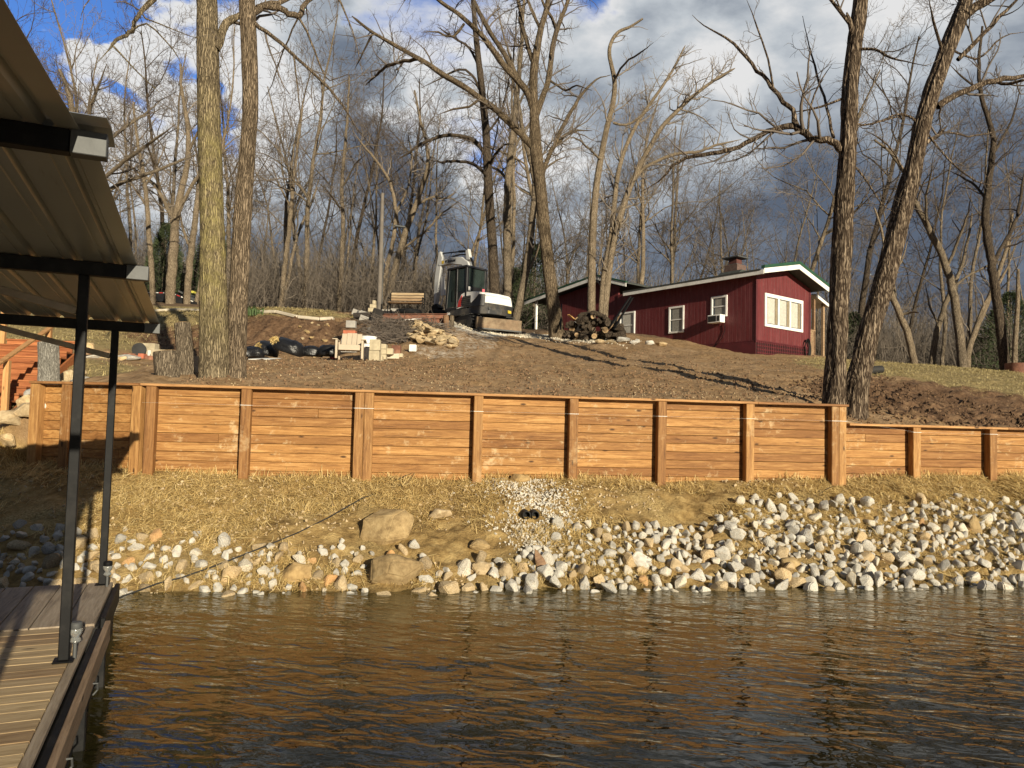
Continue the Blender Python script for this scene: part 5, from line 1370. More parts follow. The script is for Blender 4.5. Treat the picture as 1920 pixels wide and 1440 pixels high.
# chimney
t = MB(); t.box(XA-.9, XA-.32, 1.5, 2.1, 3.05, 3.62); ch = t.build('chimney', simple('dark brick', (.12, .075, .06), .9, 0, .3, 12, .3), house, bevel=.01)
t = MB(); t.box(XA-.78, XA-.44, 1.62, 1.98, 3.62, 3.86, .2); t.build('flue', simple('dark red brick', (.10, .035, .028), .9, 0, .3, 12, .3), ch)
t = MB(); t.box(XA-.98, XA-.24, 1.42, 2.18, 3.88, 3.93); t.box(XA-.70, XA-.52, 1.7, 1.9, 3.87, 3.885); t.box(XA-.80, XA-.42, 1.6, 2.0, 3.64, 3.67); t.build('chimney_cap', GALV, ch, bevel=.01)
t = MB(); t.prism([(XA-1.2, 1.3, 3.1), (XA-.2, 1.3, 3.1), (XA-.35, 1.3, 3.36), (XA-.9, 1.3, 3.36)], (0, 1.0, 0)); t.build('chimney_saddle', SHING, ch)
def window_long(y0, y1, z0, z1, ac=False, curtain=CURTD):
    m = MB(); w_ = .075
    for a in ((y0-w_, y0, z0-w_, z1+w_), (y1, y1+w_, z0-w_, z1+w_), (y0+.001, y1-.001, z1, z1+w_), (y0+.001, y1-.001, z0-w_, z0)):
        m.box(-.045, -.002, *a)
    fr = m.build('window', WINW, house, bevel=.005)
    m = MB(); m.box(-.03, -.012, y0+.001, y1-.001, (z0+z1)/2-.018, (z0+z1)/2+.018); m.build('sash', WINW, fr)
    m = MB(); m.box(-.010, -.004, y0, y1, z0, z1); m.build('pane', GLS, fr)
    m = MB(); m.box(-.0115, -.0105, y0+.04, y1-.10, z0+.02, z1-.02); m.build('curtain', curtain, fr)
def along(px): # distance along long wall for a photo column
    t_ = (px-960)/FPX; return (hc[0]-t_*hc[1])/(t_*.788+.616)
def sp(p0, p1): a, b = along(p1), along(p0); return a, b
y0, y1 = sp(1336, 1360); window_long(y0, y1, 1.50, 2.16, curtain=CURTD)
y0b, y1b = sp(1256, 1279); window_long(y0b, y1b, 1.05, 1.98)
y0c, y1c = sp(1163, 1187); window_long(y0c, y1c, 1.0, 2.02, curtain=CURT)
# air conditioner
ac = thing('air_conditioner', 'white window air conditioner with black grille on the cabin wall', 'air conditioner', house.matrix_basis @ Vector((-.30, (y0+y1)/2, 1.42)) if 0 else (0, 0, 0))
ya = (y0+y1)/2; q = HR @ Vector((0, ya, 1.18)); ac.location = (hc[0]+q.x, hc[1]+q.y, hc[2]+q.z); ac.rotation_euler = (0, 0, math.atan2(.616, .788))
m = MB(); m.box(-.34, -.05, -.29, .29, 0, .30); m.build('casing', WINW, ac, bevel=.012, segs=2)
m = MB(); m.box(-.349, -.341, -.10, .26, .04, .26); m.build('grille', BLK, ac)
m = MB()
for k in range(9): m.box(-.353, -.350, -.10, .26, .05+k*.024, .058+k*.024)
m.build('fins', GALV, ac)
m = MB(); m.box(-.346, -.341, -.26, -.14, .05, .25); 
for k in range(4): m.box(-.36+.011, -.3465, -.24, -.16, .075+k*.045, .095+k*.045)
m.build('side_vents', simple('dark slot', (.03, .03, .03), .7), ac)
# gable window (three lights)
gx0, gx1, gz0, gz1 = .62, 3.02, 1.10, 2.10
gx1 = 2.95
m = MB(); w_ = .11
m.box(gx0-w_, gx1+w_, -.05, -.002, gz1, gz1+w_+.02); m.box(gx0-w_, gx1+w_, -.05, -.002, gz0-w_, gz0)
m.box(gx0-w_, gx0, -.048, -.002, gz0+.001, gz1-.001); m.box(gx1, gx1+w_, -.048, -.002, gz0+.001, gz1-.001)
seg = (gx1-gx0)/3
for k in (1, 2): m.box(gx0+seg*k-.05, gx0+seg*k+.05, -.046, -.002, gz0+.001, gz1-.001)
gw = m.build('picture_window', WINW, house, bevel=.006)
for k in range(3):
    a = gx0+seg*k+.06; b = gx0+seg*(k+1)-.06
    m = MB(); m.box(a-.05, b+.05, -.010, -.004, gz0, gz1); m.build('pane', GLS, gw)
    m = MB(); nn = 14
    for j in range(nn):
        xa = a+(b-.18-a)*j/nn; m.box(xa, xa+(b-.18-a)/nn*.8, -.016-.006*(j % 2), -.011, gz0+.03, gz1-.03)
    m.build('curtain', CURT, gw)
    m = MB(); m.box(b-.15, b-.02, -.022, -.011, gz0+.02, gz1-.02); m.build('blind', simple('brown blind', (.24, .19, .12), .8), gw)
# lattice skirt under the gable
m = MB(); z0 = -.35
for i in range(30): m.box(.06+i*.12, .10+i*.12, -.04, -.028, z0, .41)
for i in range(6): m.box(.03, WW, -.027, -.015, z0+.06+i*.13, z0+.10+i*.13)
m.box(0, WW, -.045, -.014, .41, .45); m.build('lattice', REDP, house)
m = MB(); m.box(.02, WW-.02, -.012, -.003, -.6, .409); m.build('skirt_shade_panel', simple('painted lattice shade', (.02, .008, .008), .9), house)  # dark panel paints the shade seen through the lattice
# porch at the right
WD = OLDW
for (xp, yp) in ((WW+.55, .15), (WW+1.25, .15), (WW+1.25, 2.0)):
    m = MB(); m.box(xp-.05, xp+.05, yp-.05, yp+.05, -.8, 2.45); m.build('porch_post', WD, house, bevel=.005)
m = MB()
for k in range(9): m.box(WW+.03+k*.14, WW+.155+k*.14, .2, 2.6, .18, .22)
m.box(WW+.03, WW+1.3, .16, .2, .0, .20); m.build('porch_deck', WD, house, bevel=.004)
m = MB()
for k in range(6): m.box(WW+.08+k*.085, WW+.14+k*.085, .10, .13, .2, 1.15)
m.box(WW+.06, WW+.6, .09, .14, 1.151, 1.20); m.build('porch_rail', WD, house)
m = MB()
for k in range(4): m.box(WW+.35+k*.27, WW+.63+k*.27, -.9, .06, -.02-k*.17, .02-k*.17)
m.prism([(WW+.3, -.95, .0), (WW+1.5, -.95, -.75), (WW+1.5, -.95, -.95), (WW+.3, -.95, -.2)], (0, .04, 0)); m.build('porch_steps', WD, house)
m = MB(); m.prism([(WW+.45, .0, ZE-.35), (WW+1.6, .0, ZE-.72), (WW+1.6, .0, ZE-.68), (WW+.45, .0, ZE-.31)], (0, 3.0, 0)); m.build('porch_roof', WINW, house)
m = MB(); m.bar((WW+.42, -.02, ZE-.38), (WW+1.62, -.02, ZE-.76), .04, .12); m.build('porch_rafter', WINW, house)
# wing at the left: shallow gable facing the lake
WY0, WYA, WY1, WYE = 6.15, 7.9, 11.0, 12.9
za = 3.82; z0_, z1_ = 3.30, 3.28
m = MB(); X0 = .04
m.prism([(X0, WL+.001, -.7), (X0, WY1, -.7), (X0, WY1, z1_+.02), (X0, WYA, za-.16), (X0, WL+.001, z0_+.0)], (.09, 0, 0))
m.prism([(1.9, WY1, -.7), (1.9, WYE-.9, -.7), (1.9, WYE-.9, z1_-.2), (1.9, WY1, z1_)], (.09, 0, 0))
m.box(X0+.091, 4.5, WY1-.09, WY1-.002, -.7, z1_-.2)
m.build('wing_wall', RED, house)
for (a, za_, b, zb_) in ((WY0-.1, z0_-.03, WYA, za), (WYA+.001, za, WYE, z1_-.05)):
    m = MB(); m.prism([(-.42, a, za_-.02), (-.42, b, zb_-.02), (-.42, b, zb_+.03), (-.42, a, za_+.03)], (5.4, 0, 0)); m.build('wing_roof', SHING, house)
    m = MB(); m.prism([(-.45, a, za_-.16), (-.45, b, zb_-.16), (-.45, b, zb_+.0), (-.45, a, za_+.0)], (.028, 0, 0)); m.build('wing_fascia', WINW, house)
    m = MB(); m.prism([(-.47, a, za_+.001), (-.47, b, zb_+.001), (-.47, b, zb_+.08), (-.47, a, za_+.08)], (.12, 0, 0)); m.build('wing_roof_edge', GREEN, house)
m = MB(); m.box(-.30, -.20, WYE-.75, WYE-.65, -.9, z1_-.1); m.build('wing_post', WINW, house, bevel=.006)
m = MB(); m.box(2.1, 2.2, WYE-.35, WYE-.25, -.9, z1_-.1); m.build('wing_post', BLK, house)
m = MB(); m.box(X0-.02, X0-.002, 9.2, 9.28, -.5, 2.0); m.box(X0-.02, X0-.002, 9.98, 10.06, -.5, 2.0); m.box(X0-.02, X0-.002, 9.281, 9.979, 1.93, 2.0); m.build('door_frame', WINW, house)
m = MB(); m.box(X0-.012, X0-.003, 9.281, 9.979, -.5, 1.93); m.build('door', simple('dark door', (.05, .045, .04), .5), house)
# cable dangling from the air conditioner and hose coil on the gable
m = MB(); m.tube([(-.03, ya-.25, 1.15), (-.03, ya-.28, .9), (-.035, ya-.15, .6), (-.03, ya+.25, .25), (-.03, ya+.5, 0.1)], .011, 6); m.build('power_cord', BLK, house, smooth=True)
def inhouse(v): q = HR @ Vector(v); return (hc[0]+q.x, hc[1]+q.y, hc[2]+q.z)
m = MB()
for k in range(6):
    r_ = .20+.012*k; pts = [(math.cos(a)*r_*.8, -.04-.012*k, math.sin(a)*r_*1.6-.0) for a in np.linspace(0, 2*math.pi, 25)]; m.tube(pts, .012, 6, caps=False)
o = m.build('hose_coil', BLK, smooth=True, loc=inhouse((3.28, -.03, .35)), rot=(0, 0, math.atan2(.616, .788))); tag(o, 'black garden hose coiled on the gable wall of the cabin', 'hose')

# ---------------------------------------------------------------- excavator
ex = P(901, 618, 30.0); exz = gz(ex[0], ex[1])-.14
dig = thing('mini_excavator', 'white and black tracked mini excavator parked on the hill with its arm folded', 'excavator', (ex[0], ex[1], exz))
WH = simple('machine white', (.76, .75, .72), .42, 0, .05, 3, .03, grime=(.58, .55, .50))
GRY = simple('machine grey', (.50, .50, .49), .45, 0, .08, 3, .03)
DK = simple('machine black', (.010, .010, .011), .45, 0, .35, 5, .1, grime=(.028, .025, .021))
CHAR = simple('machine charcoal', (.028, .028, .029), .55, 0, .3, 5, .1, grime=(.10, .085, .065))
REDM = simple('machine red', (.38, .03, .025), .4, 0, .1)
CGL = mat('cab glass', lambda n: {'Base Color': (.05, .07, .065), 'Roughness': .05, 'Specular IOR Level': .5, 'Transmission Weight': .5, 'IOR': 1.3})
MUD = simple('muddy steel', (.19, .13, .08), .85, .1, .35, 4, .2, grime=(.30, .23, .15))
UA = math.atan2(-.5, .87)      # undercarriage: its front (+y local is away) ...
UM = Matrix.Rotation(UA, 4, 'Z') if 0 else Matrix(((.87, -.5, 0, 0), (.5, .87, 0, 0), (0, 0, 1, 0), (0, 0, 0, 1)))
# undercarriage local: +x right along blade, -y toward the viewer (blade side)
U_ = UM
for sx in (-1, 1):
    m = MB(U_); prof = [(-1.15, .30), (-1.10, .12), (-.95, .02), (.95, .02), (1.12, .14), (1.18, .34), (1.05, .55), (.85, .62), (-.85, .60), (-1.05, .50)]
    x0 = sx*.78-.19; m.prism([(x0, a, b) for a, b in prof], (.38, 0, 0))
    tr = m.build('track', RUBB, dig, bevel=.02)
    m = MB(U_)
    for i, (a, b) in enumerate(zip(np.linspace(-1.0, 1.0, 15), [0]*15)): m.box(x0-.005, x0+.385, a-.03, a+.03, .0, .05); m.box(x0-.005, x0+.385, a-.03, a+.03, .60, .635)
    for b in np.linspace(.12, .5, 4): m.box(x0-.005, x0+.385, -1.2, -1.14, b-.03, b+.03)
    m.build('track_lugs', RUBB, tr)
    m = MB(U_)
    xo = x0-.012 if sx < 0 else x0+.37
    for a, r_ in ((-.92, .20), (.92, .22), (-.5, .10), (-.15, .10), (.2, .10), (.55, .10)):
        zc = .31 if r_ > .15 else .16
        k = 16; m.prism([(xo, a+r_*math.cos(q), zc+r_*math.sin(q)) for q in np.arange(k)*2*math.pi/k], (.02, 0, 0))
    m.box(xo, xo+.02, -.7, .7, .27, .44); m.build('rollers', CHAR, tr)
m = MB(U_); m.box(-.55, .55, -.6, .6, .28, .60); m.lathe([(.42, .60), (.42, .74)], k=24); m.build('car_body', DK, dig, bevel=.02)
m = MB(U_)
m.prism([(-.98, -1.62, -.02), (-.98, -1.50, -.02), (-.98, -1.46, .20), (-.98, -1.52, .44), (-.98, -1.60, .44), (-.98, -1.57, .2)], (1.96, 0, 0))
bl = m.build('dozer_blade', MUD, dig, bevel=.008)
m = MB(U_); m.bar((-.42, -.5, .35), (-.42, -1.5, .22), .10, .14); m.bar((.42, -.5, .35), (.42, -1.5, .22), .10, .14); m.build('blade_arm', DK, bl)
m = MB(U_); m.box(-.96, .96, -1.627, -1.60, -.02, .03); m.build('cutting_edge', GALV, bl)
# upper structure: local -y = rear, +y = forward (facing away to the left), +x = its right side
c45 = .707
UP = Matrix(((c45, -c45, 0, 0), (c45, c45, 0, 0), (0, 0, 1, 0), (0, 0, 0, 1)))
def plan(pts, z0, z1, top=None):
    """prism from plan outline; top: outline used for the upper face"""
    m = MB(UP); n_ = len(pts); top = top or pts
    vs = [(x, y, z0) for x, y in pts] + [(x, y, z1) for x, y in top]
    m._add(vs, [tuple(range(n_))[::-1], tuple(range(n_, 2*n_))] + [(i, (i+1) % n_, n_+(i+1) % n_, n_+i) for i in range(n_)]); return m
rear = [(-.97, 1.0), (-.99, -.35), (-.90, -.85), (-.60, -1.12), (0, -1.22), (.60, -1.12), (.90, -.85), (.99, -.35), (.97, 1.0)]
m = plan(rear, .64, .90); m.build('slew_frame', CHAR, dig, bevel=.03, segs=2)
cwt = [(-.985, -.35), (-.93, -.93), (-.66, -1.13), (0, -1.20), (.66, -1.13), (.93, -.93), (.985, -.35), (.6, -.2), (-.6, -.2)]
cw0 = [(x*.95, y*.95) for x, y in cwt]
m = plan(cw0, .63, 1.06, [(x*1.015, y*1.015-.01) for x, y in cwt]); cw = m.build('counterweight', CHAR, dig, bevel=.03, segs=2)
hood = [(x*.985, y*.985) for x, y in cwt]; hood2 = [(x*.95, y*.95) for x, y in cwt]
m = plan(hood, 1.065, 1.36, hood2); hd = m.build('rear_hood', WH, dig, bevel=.03, segs=2)
m = plan([(x*.965, y*.965) for x, y in cwt], 1.362, 1.50, [(x*.88, y*.88) for x, y in cwt]); m.build('hood_top', WH, hd, bevel=.035, segs=2)
# left side cover, dark corner pod and grille
m = MB(UP); m.prism([(-.995, -.40, .98), (-.985, .40, .90), (-.975, .42, 1.0), (-.975, .30, 1.26), (-.975, .12, 1.50), (-.975, -.1, 1.56), (-.99, -.85, 1.50), (-.99, -.85, 1.38)], (.3, 0, 0)); sc = m.build('side_cover', WH, dig, bevel=.02)
m = MB(UP); pod = [(-1.012, -.06), (-1.012, -.40), (-.955, -.96), (-.80, -1.08), (-.7, -.9), (-.8, -.06)]
pod3 = [(x, y, z) for z in (.93, 1.40) for x, y in pod]; pod3 = pod3[:6] + [(x+.03, y, z) for x, y, z in pod3[6:]]
m._add(pod3, [(5,4,3,2,1,0), (6,7,8,9,10,11)] + [(i, (i+1) % 6, 6+(i+1) % 6, 6+i) for i in range(6)]); gr = m.build('grille', CHAR, sc, bevel=.02)
m = MB(UP); m.prism([(-1.016, -.46, .98), (-1.016, .03, .98), (-1.010, .06, 1.2), (-1.004, -.02, 1.38), (-1.004, -.46, 1.38)], (.03, 0, 0)); m.build('grille_recess', DK, gr)
m = MB(UP)
for k in range(5): m.bar((-1.022, -.44, 1.03+k*.075), (-1.022, .02, 1.02+k*.075), .02, .028)
m.build('grille_bars', CHAR, gr)
m = MB(UP); m.prism([(-1.002, .10, .98), (-1.002, .31, .98), (-1.002, .25, 1.20), (-1.002, .06, 1.44)], (.03, 0, 0)); m.build('red_flash', REDM, sc)
m = MB(UP)
for sx in (-.62, .50): m.prism([(sx+.05*math.cos(a), -1.165, .86+.05*math.sin(a)) for a in np.arange(14)*2*math.pi/14], (0, .06, 0))
m.build('rear_lamp', GALV, cw)
# cab
cx0, cx1, cy0, cy1, cz0, cz1 = -.985, .10, -.20, 1.12, .90, 2.60
m = MB(UP)
t_ = .12
cab_pts = {}
for (x, y) in ((cx0, cy0), (cx1, cy0), (cx0, cy1), (cx1, cy1)):
    xx = x + (t_/2 if x == cx0 else -t_/2); yy = y + (t_/2 if y == cy0 else -t_/2)
    fy = -.14 if y == cy1 else 0
    m.bar((xx, yy, cz0), (xx, yy+fy, cz1-.06), t_, t_)
m.bar((cx0+.04, .40, cz0), (cx0+.04, .40, cz1-.06), .07, .10)
m.box(cx0+.002, cx1-.002, cy0+.002, cy1, cz0-.02, cz0+.10)
m.box(cx0+.01, cx0+.07, cy0+.09, .36, 1.0, 1.60)
m.box(cx0+.09, cx1-.09, cy0+.01, cy0+.06, 1.0, 1.80)
cab = m.build('cab', DK, dig, bevel=.018, segs=2)
m = MB(UP); m.prism([(cx0-.02, cy0-.05, cz1-.07), (cx0-.02, cy1-.08, cz1-.07), (cx0-.02, cy1-.16, cz1+.03), (cx0-.02, cy0+.03, cz1+.035)], (cx1-cx0+.04, 0, 0)); m.build('cab_roof', DK, cab, bevel=.035, segs=3)
m = MB(UP); m.box(cx0+.10, cx1-.10, cy0+.03, cy0+.036, 1.805, cz1-.08); m.box(cx0+.03, cx0+.036, .46, 1.0, 1.02, cz1-.10); m.box(cx0+.03, cx0+.036, cy0+.10, .35, 1.61, cz1-.10); m.box(cx1-.04, cx1-.034, cy0+.1, cy1-.16, 1.3, cz1-.08)
m.prism([(cx0+.1, cy1-.05, 1.2), (cx1-.1, cy1-.05, 1.2), (cx1-.1, cy1-.17, cz1-.08), (cx0+.1, cy1-.17, cz1-.08)], (0, -.006, 0)); m.build('cab_glass', CGL, cab)
m = MB(UP); m.box(-.7, -.25, .05, .45, 1.14, 1.5); m.box(-.7, -.25, .02, .12, 1.5, 2.15); m.build('seat', DK, cab, bevel=.03)
m = MB(UP); m.box(cx0+.10, cx0+.22, cy0-.004, cy0+.008, 1.62, 1.78); m.build('white_sticker', WH, cab)
m = MB(UP); m.box(cx1-.24, cx1-.12, cy0-.004, cy0+.008, 1.66, 1.78); m.build('red_sticker', simple('pink red decal', (.60, .12, .15), .5), cab)
m = MB(UP); m.tube([(cx0-.02, .44, 1.3), (cx0-.05, .46, 1.32), (cx0-.05, .46, 1.75), (cx0-.02, .44, 1.78)], .012, 6); m.build('door_handle', BLK, cab)
# boom, arm, bucket lie in the vertical plane x = bx
bx = .32
UPB = UP @ Matrix.Translation((0, .06, .13))
def slab(pts, w_, M_=None): m = MB(M_ or UPB); m.prism([(bx-w_/2, a, b) for a, b in pts], (w_, 0, 0)); return m
m = slab([(1.05, 1.0), (1.30, 1.02), (1.22, 1.5), (1.12, 2.2), (1.22, 2.72), (1.48, 2.92), (2.3, 3.07), (2.95, 3.06), (3.02, 3.14), (2.85, 3.28), (2.2, 3.34), (1.5, 3.26), (1.08, 3.0), (.88, 2.6), (.86, 1.9)], .24)
bm_ = m.build('boom', GRY, dig, bevel=.02, segs=2)
m = slab([(1.15, 3.44), (1.75, 3.50), (1.75, 3.58), (1.15, 3.52)], .11); m.tube([(bx, 1.75, 3.54), (bx, 2.85, 3.62)], .028, 8); m.build('boom_cylinder', BLK, bm_)
m = slab([(1.0, 3.1), (1.2, 3.1), (1.28, 3.50), (1.12, 3.56)], .16); m.build('cylinder_bracket', GRY, bm_, bevel=.01)
m = MB(UPB); 
for dx in (-.05, 0, .05): m.tube([(bx+dx, .80, 2.5), (bx+dx, .86, 2.95), (bx+dx, 1.05, 3.22), (bx+dx, 1.28, 3.36), (bx+dx, 1.7, 3.40), (bx+dx, 2.2, 3.39)], .016, 6)
m.build('hoses', BLK, bm_, smooth=True)
m = slab([(2.78, 3.40), (2.92, 3.70), (3.04, 3.68), (3.12, 3.3), (3.26, 2.6), (3.28, 1.95), (3.26, 1.35), (3.18, 1.32), (3.06, 1.9), (2.95, 2.5), (2.86, 3.0)], .20)
am = m.build('arm', GRY, dig, bevel=.02, segs=2)
m = slab([(2.62, 1.75), (2.86, 1.75), (2.90, 2.55), (2.74, 2.60)], .10); m.tube([(bx, 2.72, 1.8), (bx, 2.86, 1.35)], .03, 8); m.build('bucket_cylinder', WH, am)
m = MB(UPB); m.tube([(bx-.13, 3.10, 3.6), (bx-.15, 3.36, 3.1), (bx-.14, 3.38, 2.5), (bx-.12, 3.34, 2.1)], .014, 6); m.tube([(bx-.13, 3.0, 3.7), (bx-.16, 3.2, 3.9), (bx-.1, 3.25, 3.3)], .012, 6); m.build('arm_hoses', BLK, am, smooth=True)
m = slab([(3.10, 1.42), (3.34, 1.36), (3.36, 1.12), (3.05, 1.05), (2.85, 1.22)], .26); m.build('coupler', BLK, dig, bevel=.01)
m = slab([(3.34, 1.12), (3.38, .80), (3.20, .50), (2.90, .38), (2.55, .46), (2.20, .80), (2.12, .92), (2.30, 1.05), (2.9, 1.12)], .60)
bk = m.build('bucket', BLK, dig, bevel=.015)
m = MB(UPB)
for k in range(5): m.prism([(bx-.28+k*.13, 2.22, .84), (bx-.28+k*.13, 2.03, 1.02), (bx-.28+k*.13, 2.22, .96)], (.05, 0, 0))
m.build('bucket_teeth', GALV, bk)
m = slab([(1.05, .95), (1.35, .95), (1.45, 1.25), (1.30, 1.5), (1.1, 1.3)], .30); m.build('swing_bracket', DK, dig, bevel=.01)
def text_mesh(s, size, name, mt, parent, M_, bold=0):
    cu = bpy.data.curves.new(name, 'FONT'); cu.body = s; cu.size = size; cu.extrude = .003; cu.offset = bold
    tmp = bpy.data.objects.new('t', cu); COL.objects.link(tmp)
    dg = bpy.context.evaluated_depsgraph_get(); me = bpy.data.meshes.new_from_object(tmp.evaluated_get(dg))
    bpy.data.objects.remove(tmp); me.transform(M_); me.materials.clear(); me.materials.append(mt); me.name = name
    o = bpy.data.objects.new(name, me); COL.objects.link(o); o.parent = parent; return o
# lettering on the boom's left face: reads from the left side of the machine
TXM = simple('decal black', (.02, .02, .02), .5)
LM = UPB @ Matrix.Translation((bx-.125, 2.38, 3.12)) @ Matrix(((0, 0, -1, 0), (-1, 0, 0, 0), (0, 1, 0, 0), (0, 0, 0, 1)))
text_mesh('Bobcat', .19, 'boom_lettering', TXM, bm_, LM, .006)
m = MB(UPB); m.box(bx-.127, bx-.121, 2.62, 2.76, 3.12, 3.25); m.build('yellow_decal', simple('decal yellow', (.62, .42, .04), .5), bm_)
m = MB(UPB); m.prism([(bx-.126, 2.55, 3.24), (bx-.126, 2.42, 3.24), (bx-.126, 2.44, 3.15), (bx-.126, 2.50, 3.12)], (.004, 0, 0)); m.build('emblem', TXM, bm_)
RM = UP @ Matrix.Translation((.34, -1.20, .78)) @ Matrix.Rotation(math.atan2(.10, .6), 4, 'Z') @ Matrix(((1, 0, 0, 0), (0, 0, -1, 0), (0, 1, 0, 0), (0, 0, 0, 1)))
text_mesh('E88', .15, 'model_lettering', simple('lettering yellow', (.75, .55, .05), .5), cw, RM, .004)
LM2 = UP @ Matrix.Translation((-.995, .95, .72)) @ Matrix(((0, 0, -1, 0), (-1, 0, 0, 0), (0, 1, 0, 0), (0, 0, 0, 1)))
text_mesh('E88', .13, 'side_lettering', WH, dig, LM2, .003)

# ---------------------------------------------------------------- things on the hillside
def at(px, py, d, dz=0):
    q = P(px, py, d); return (q[0], q[1], gz(q[0], q[1])+dz)
def log(px0, py0, px1, py1, d, r0, r1, label, name='log', bark=BK_M, seed=1, cat='log', dy=0):
    a = P(px0, py0, d); b = P(px1, py1, d+dy); root = thing(name, label, cat, a); v = b-a
    pts = np.linspace(0, 1, 26)[:, None]*v[None, :]; rad = np.linspace(r0, r1, 26)
    V, F = bark_tube(pts, rad, 40, .016, 4.5, seed); mesh_np('bark', V, F, bark, root, True)
    d_ = Vector(v).normalized(); s_ = d_.orthogonal().normalized(); t_ = d_.cross(s_)
    for c, r_, sg in ((v, r1, 1), (v*0, r0, -1)):
        m = MB(); k = 24; m.prism([Vector(c)+d_*.003*sg+(s_*math.cos(q)+t_*math.sin(q))*r_*.97 for q in np.arange(k)*2*math.pi/k], d_*.006*sg)
        m.build('cut_face', LOGEND, root)
log(316,722,309,660,12.7,.20,.19,'short sawn log section leaning on the soil left of the twin trees',seed=3,name='tree_stump',cat='stump')
log(351,712,341,606,13.3,.145,.125,'tall dark log post standing behind the short sawn stump',seed=4,name='log_post')
log(93,722,91,642,12.6,.165,.15,'pale grey log stub at the head of the stairs',seed=5,name='log_post',bark=mat('grey bark', m_bark((.30, .28, .24), (.58, .55, .48), 2.0)))
def hitg(px, py, y0, y1):
    ys_ = np.arange(y0, y1, .03); q = np.array([P(px, py, y) for y in ys_]); gg = ground(q[:, 0], q[:, 1], False)
    i = np.argmax(gg >= q[:, 2]); return q[i if gg[i] >= q[i, 2] else -1]
# stones along the stairs and yard edge
def stone(px, py, d, w_, h_, mt, label, seed, dz=0, dep=.7, rz=0):
    x, y, z = at(px, py, d); me = hull_mesh('stone_block', w_/2, w_/2*dep, h_/2, 20, seed, mt, .06, True)
    o = bpy.data.objects.new('limestone_block', me); COL.objects.link(o); q = P(px, py, d); o.location = (x, y, z+h_*.3+dz); o.rotation_euler = (0, 0, rz); tag(o, label, 'rock')
sl_ = [(62,748,11.3,.42,.30,'pale block under the left end of the wall, touching the stairs'),(54,772,11.1,.5,.34,'large pale block beside the stair stringer below the wall end'),(50,795,10.8,.66,.28,'wide flat pale stone on the slope beside the stairs'),(80,800,10.9,.32,.22,'small pale stone at the foot of the wall end post'),
       (20,822,10.5,.6,.3,'long pale stone at the lower left of the stairs'),(10,838,10.2,.4,.26,'pale stone at the left frame edge below the stairs'),
       (122,668,15.6,.5,.3,'pale block nearest the upper stair steps'),(124,690,14.3,.5,.34,'pale round block behind the left wall posts'),(148,676,14.5,.5,.26,'flat pale block right of the upper steps'),(150,700,13.6,.55,.28,'pale block just above the wall cap at left'),(118,707,13.3,.44,.2,'low flat stone above the wall cap beside the stump'),
       (162,640,17.6,.55,.5,'large pale boulder in the yard behind the dock post'),(172,655,17.2,.7,.22,'long flat pale stone in the yard edging'),(200,657,17.4,.7,.2,'flat pale stone in the middle of the yard edging'),(225,655,17.6,.4,.2,'small pale stone at the right of the yard edging'),(245,650,18.2,.75,.22,'pale flat slab beyond the short stump'),(8,668,15.6,.35,.3,'grey block left of the stair top'),(20,663,15.9,.25,.28,'small pale block left of the stair top')]
for i, (px, py, d, w_, h_, lb) in enumerate(sl_): stone(px, py, d if i > 5 else hitg(px, py, 8.5, 14)[1], w_, h_, RT if i % 3 else RW, lb, 300+i, rz=random.uniform(-.4, .4), dz=(.0))
# limestone heap
k = 0; rr2 = random.Random(31)
for i in range(84):
    px = rr2.uniform(768, 856); py = rr2.uniform(612, 664); d = 20.3 + (655-py)*.045
    if py < 655-(px-765)*1.1 and px < 790: py = 640
    x, y, z = at(px, py, d); r = rr2.uniform(.11, .24)
    me = hull_mesh('rubble_stone', r, r*.75, r*.42, 14, 500+i, RT, .05)
    o = bpy.data.objects.new('rubble_stone', me); COL.objects.link(o); o.location = (x, y, z+.08+.30*math.exp(-((px-805)/22)**2-((py-640)/14)**2)); o.rotation_euler = (rr2.uniform(-.4, .4), rr2.uniform(-.4, .4), rr2.uniform(0, 6))
    tag(o, 'flat tan limestone in the rubble heap right of the blocks', 'rock', 'stones of the limestone rubble heap')
# blocks: (px, py of foot, d, w, h, depth, material, label)
def brick(px, py, d, w_, h_, dp, mt, lb, rz=0, dz=0, holes=False, name='concrete_block'):
    x, y, z = at(px, py, d, dz); m = MB(); m.box(-w_/2, w_/2, -dp/2, dp/2, 0, h_)
    o = m.build(name, mt, loc=(x, y, z), rot=(0, 0, rz), bevel=.012, segs=2); tag(o, lb, 'block'); return o
YB = 18.2
tan_ = BLOCK
brick(703,670,YB-.5,.24,.24,.3,tan_,'tan block at the bottom of the leftmost stack, right of the bucket'); brick(703,670,YB-.5,.25,.26,.3,tan_,'tan block topmost on the leftmost stack, right of the bucket',dz=.245,rz=.1)
brick(711,671,YB-.2,.2,.12,.3,tan_,'short tan block leaning by the leftmost stack',dz=0)
for j in range(3): brick(717.5,670,YB,.19,.125,.3,tan_,['lowest','middle','topmost'][j]+' tan block in the narrow stack of three',dz=j*.128,rz=random.uniform(-.06,.06))
brick(728,669,YB+.1,.24,.15,.2,tan_,'tan block with another behind, centre of the block row',dz=.13); brick(733,668,YB+.3,.42,.13,.2,CONC,'long whitish block in the row')
brick(743,664,YB+.6,.22,.22,.2,RUST,'rusty brown box between the blocks',dz=.05,name='metal_box'); brick(750,665,YB+.4,.16,.10,.2,tan_,'small tan block left of the white block')
brick(774-.0,664,YB+.9,.18,.18,.2,WHT,'white painted block at the right end of the row',name='white_block')
brick(655,655,20,.33,.16,.25,TERRA,'red clay block behind the chair',dz=.45); brick(655,655,20.2,.4,.45,.3,GBLK,'grey block under the red one behind the chair'); brick(657,650,20.6,.26,.2,.2,GBLK,'grey block topmost behind the chair',dz=.63)
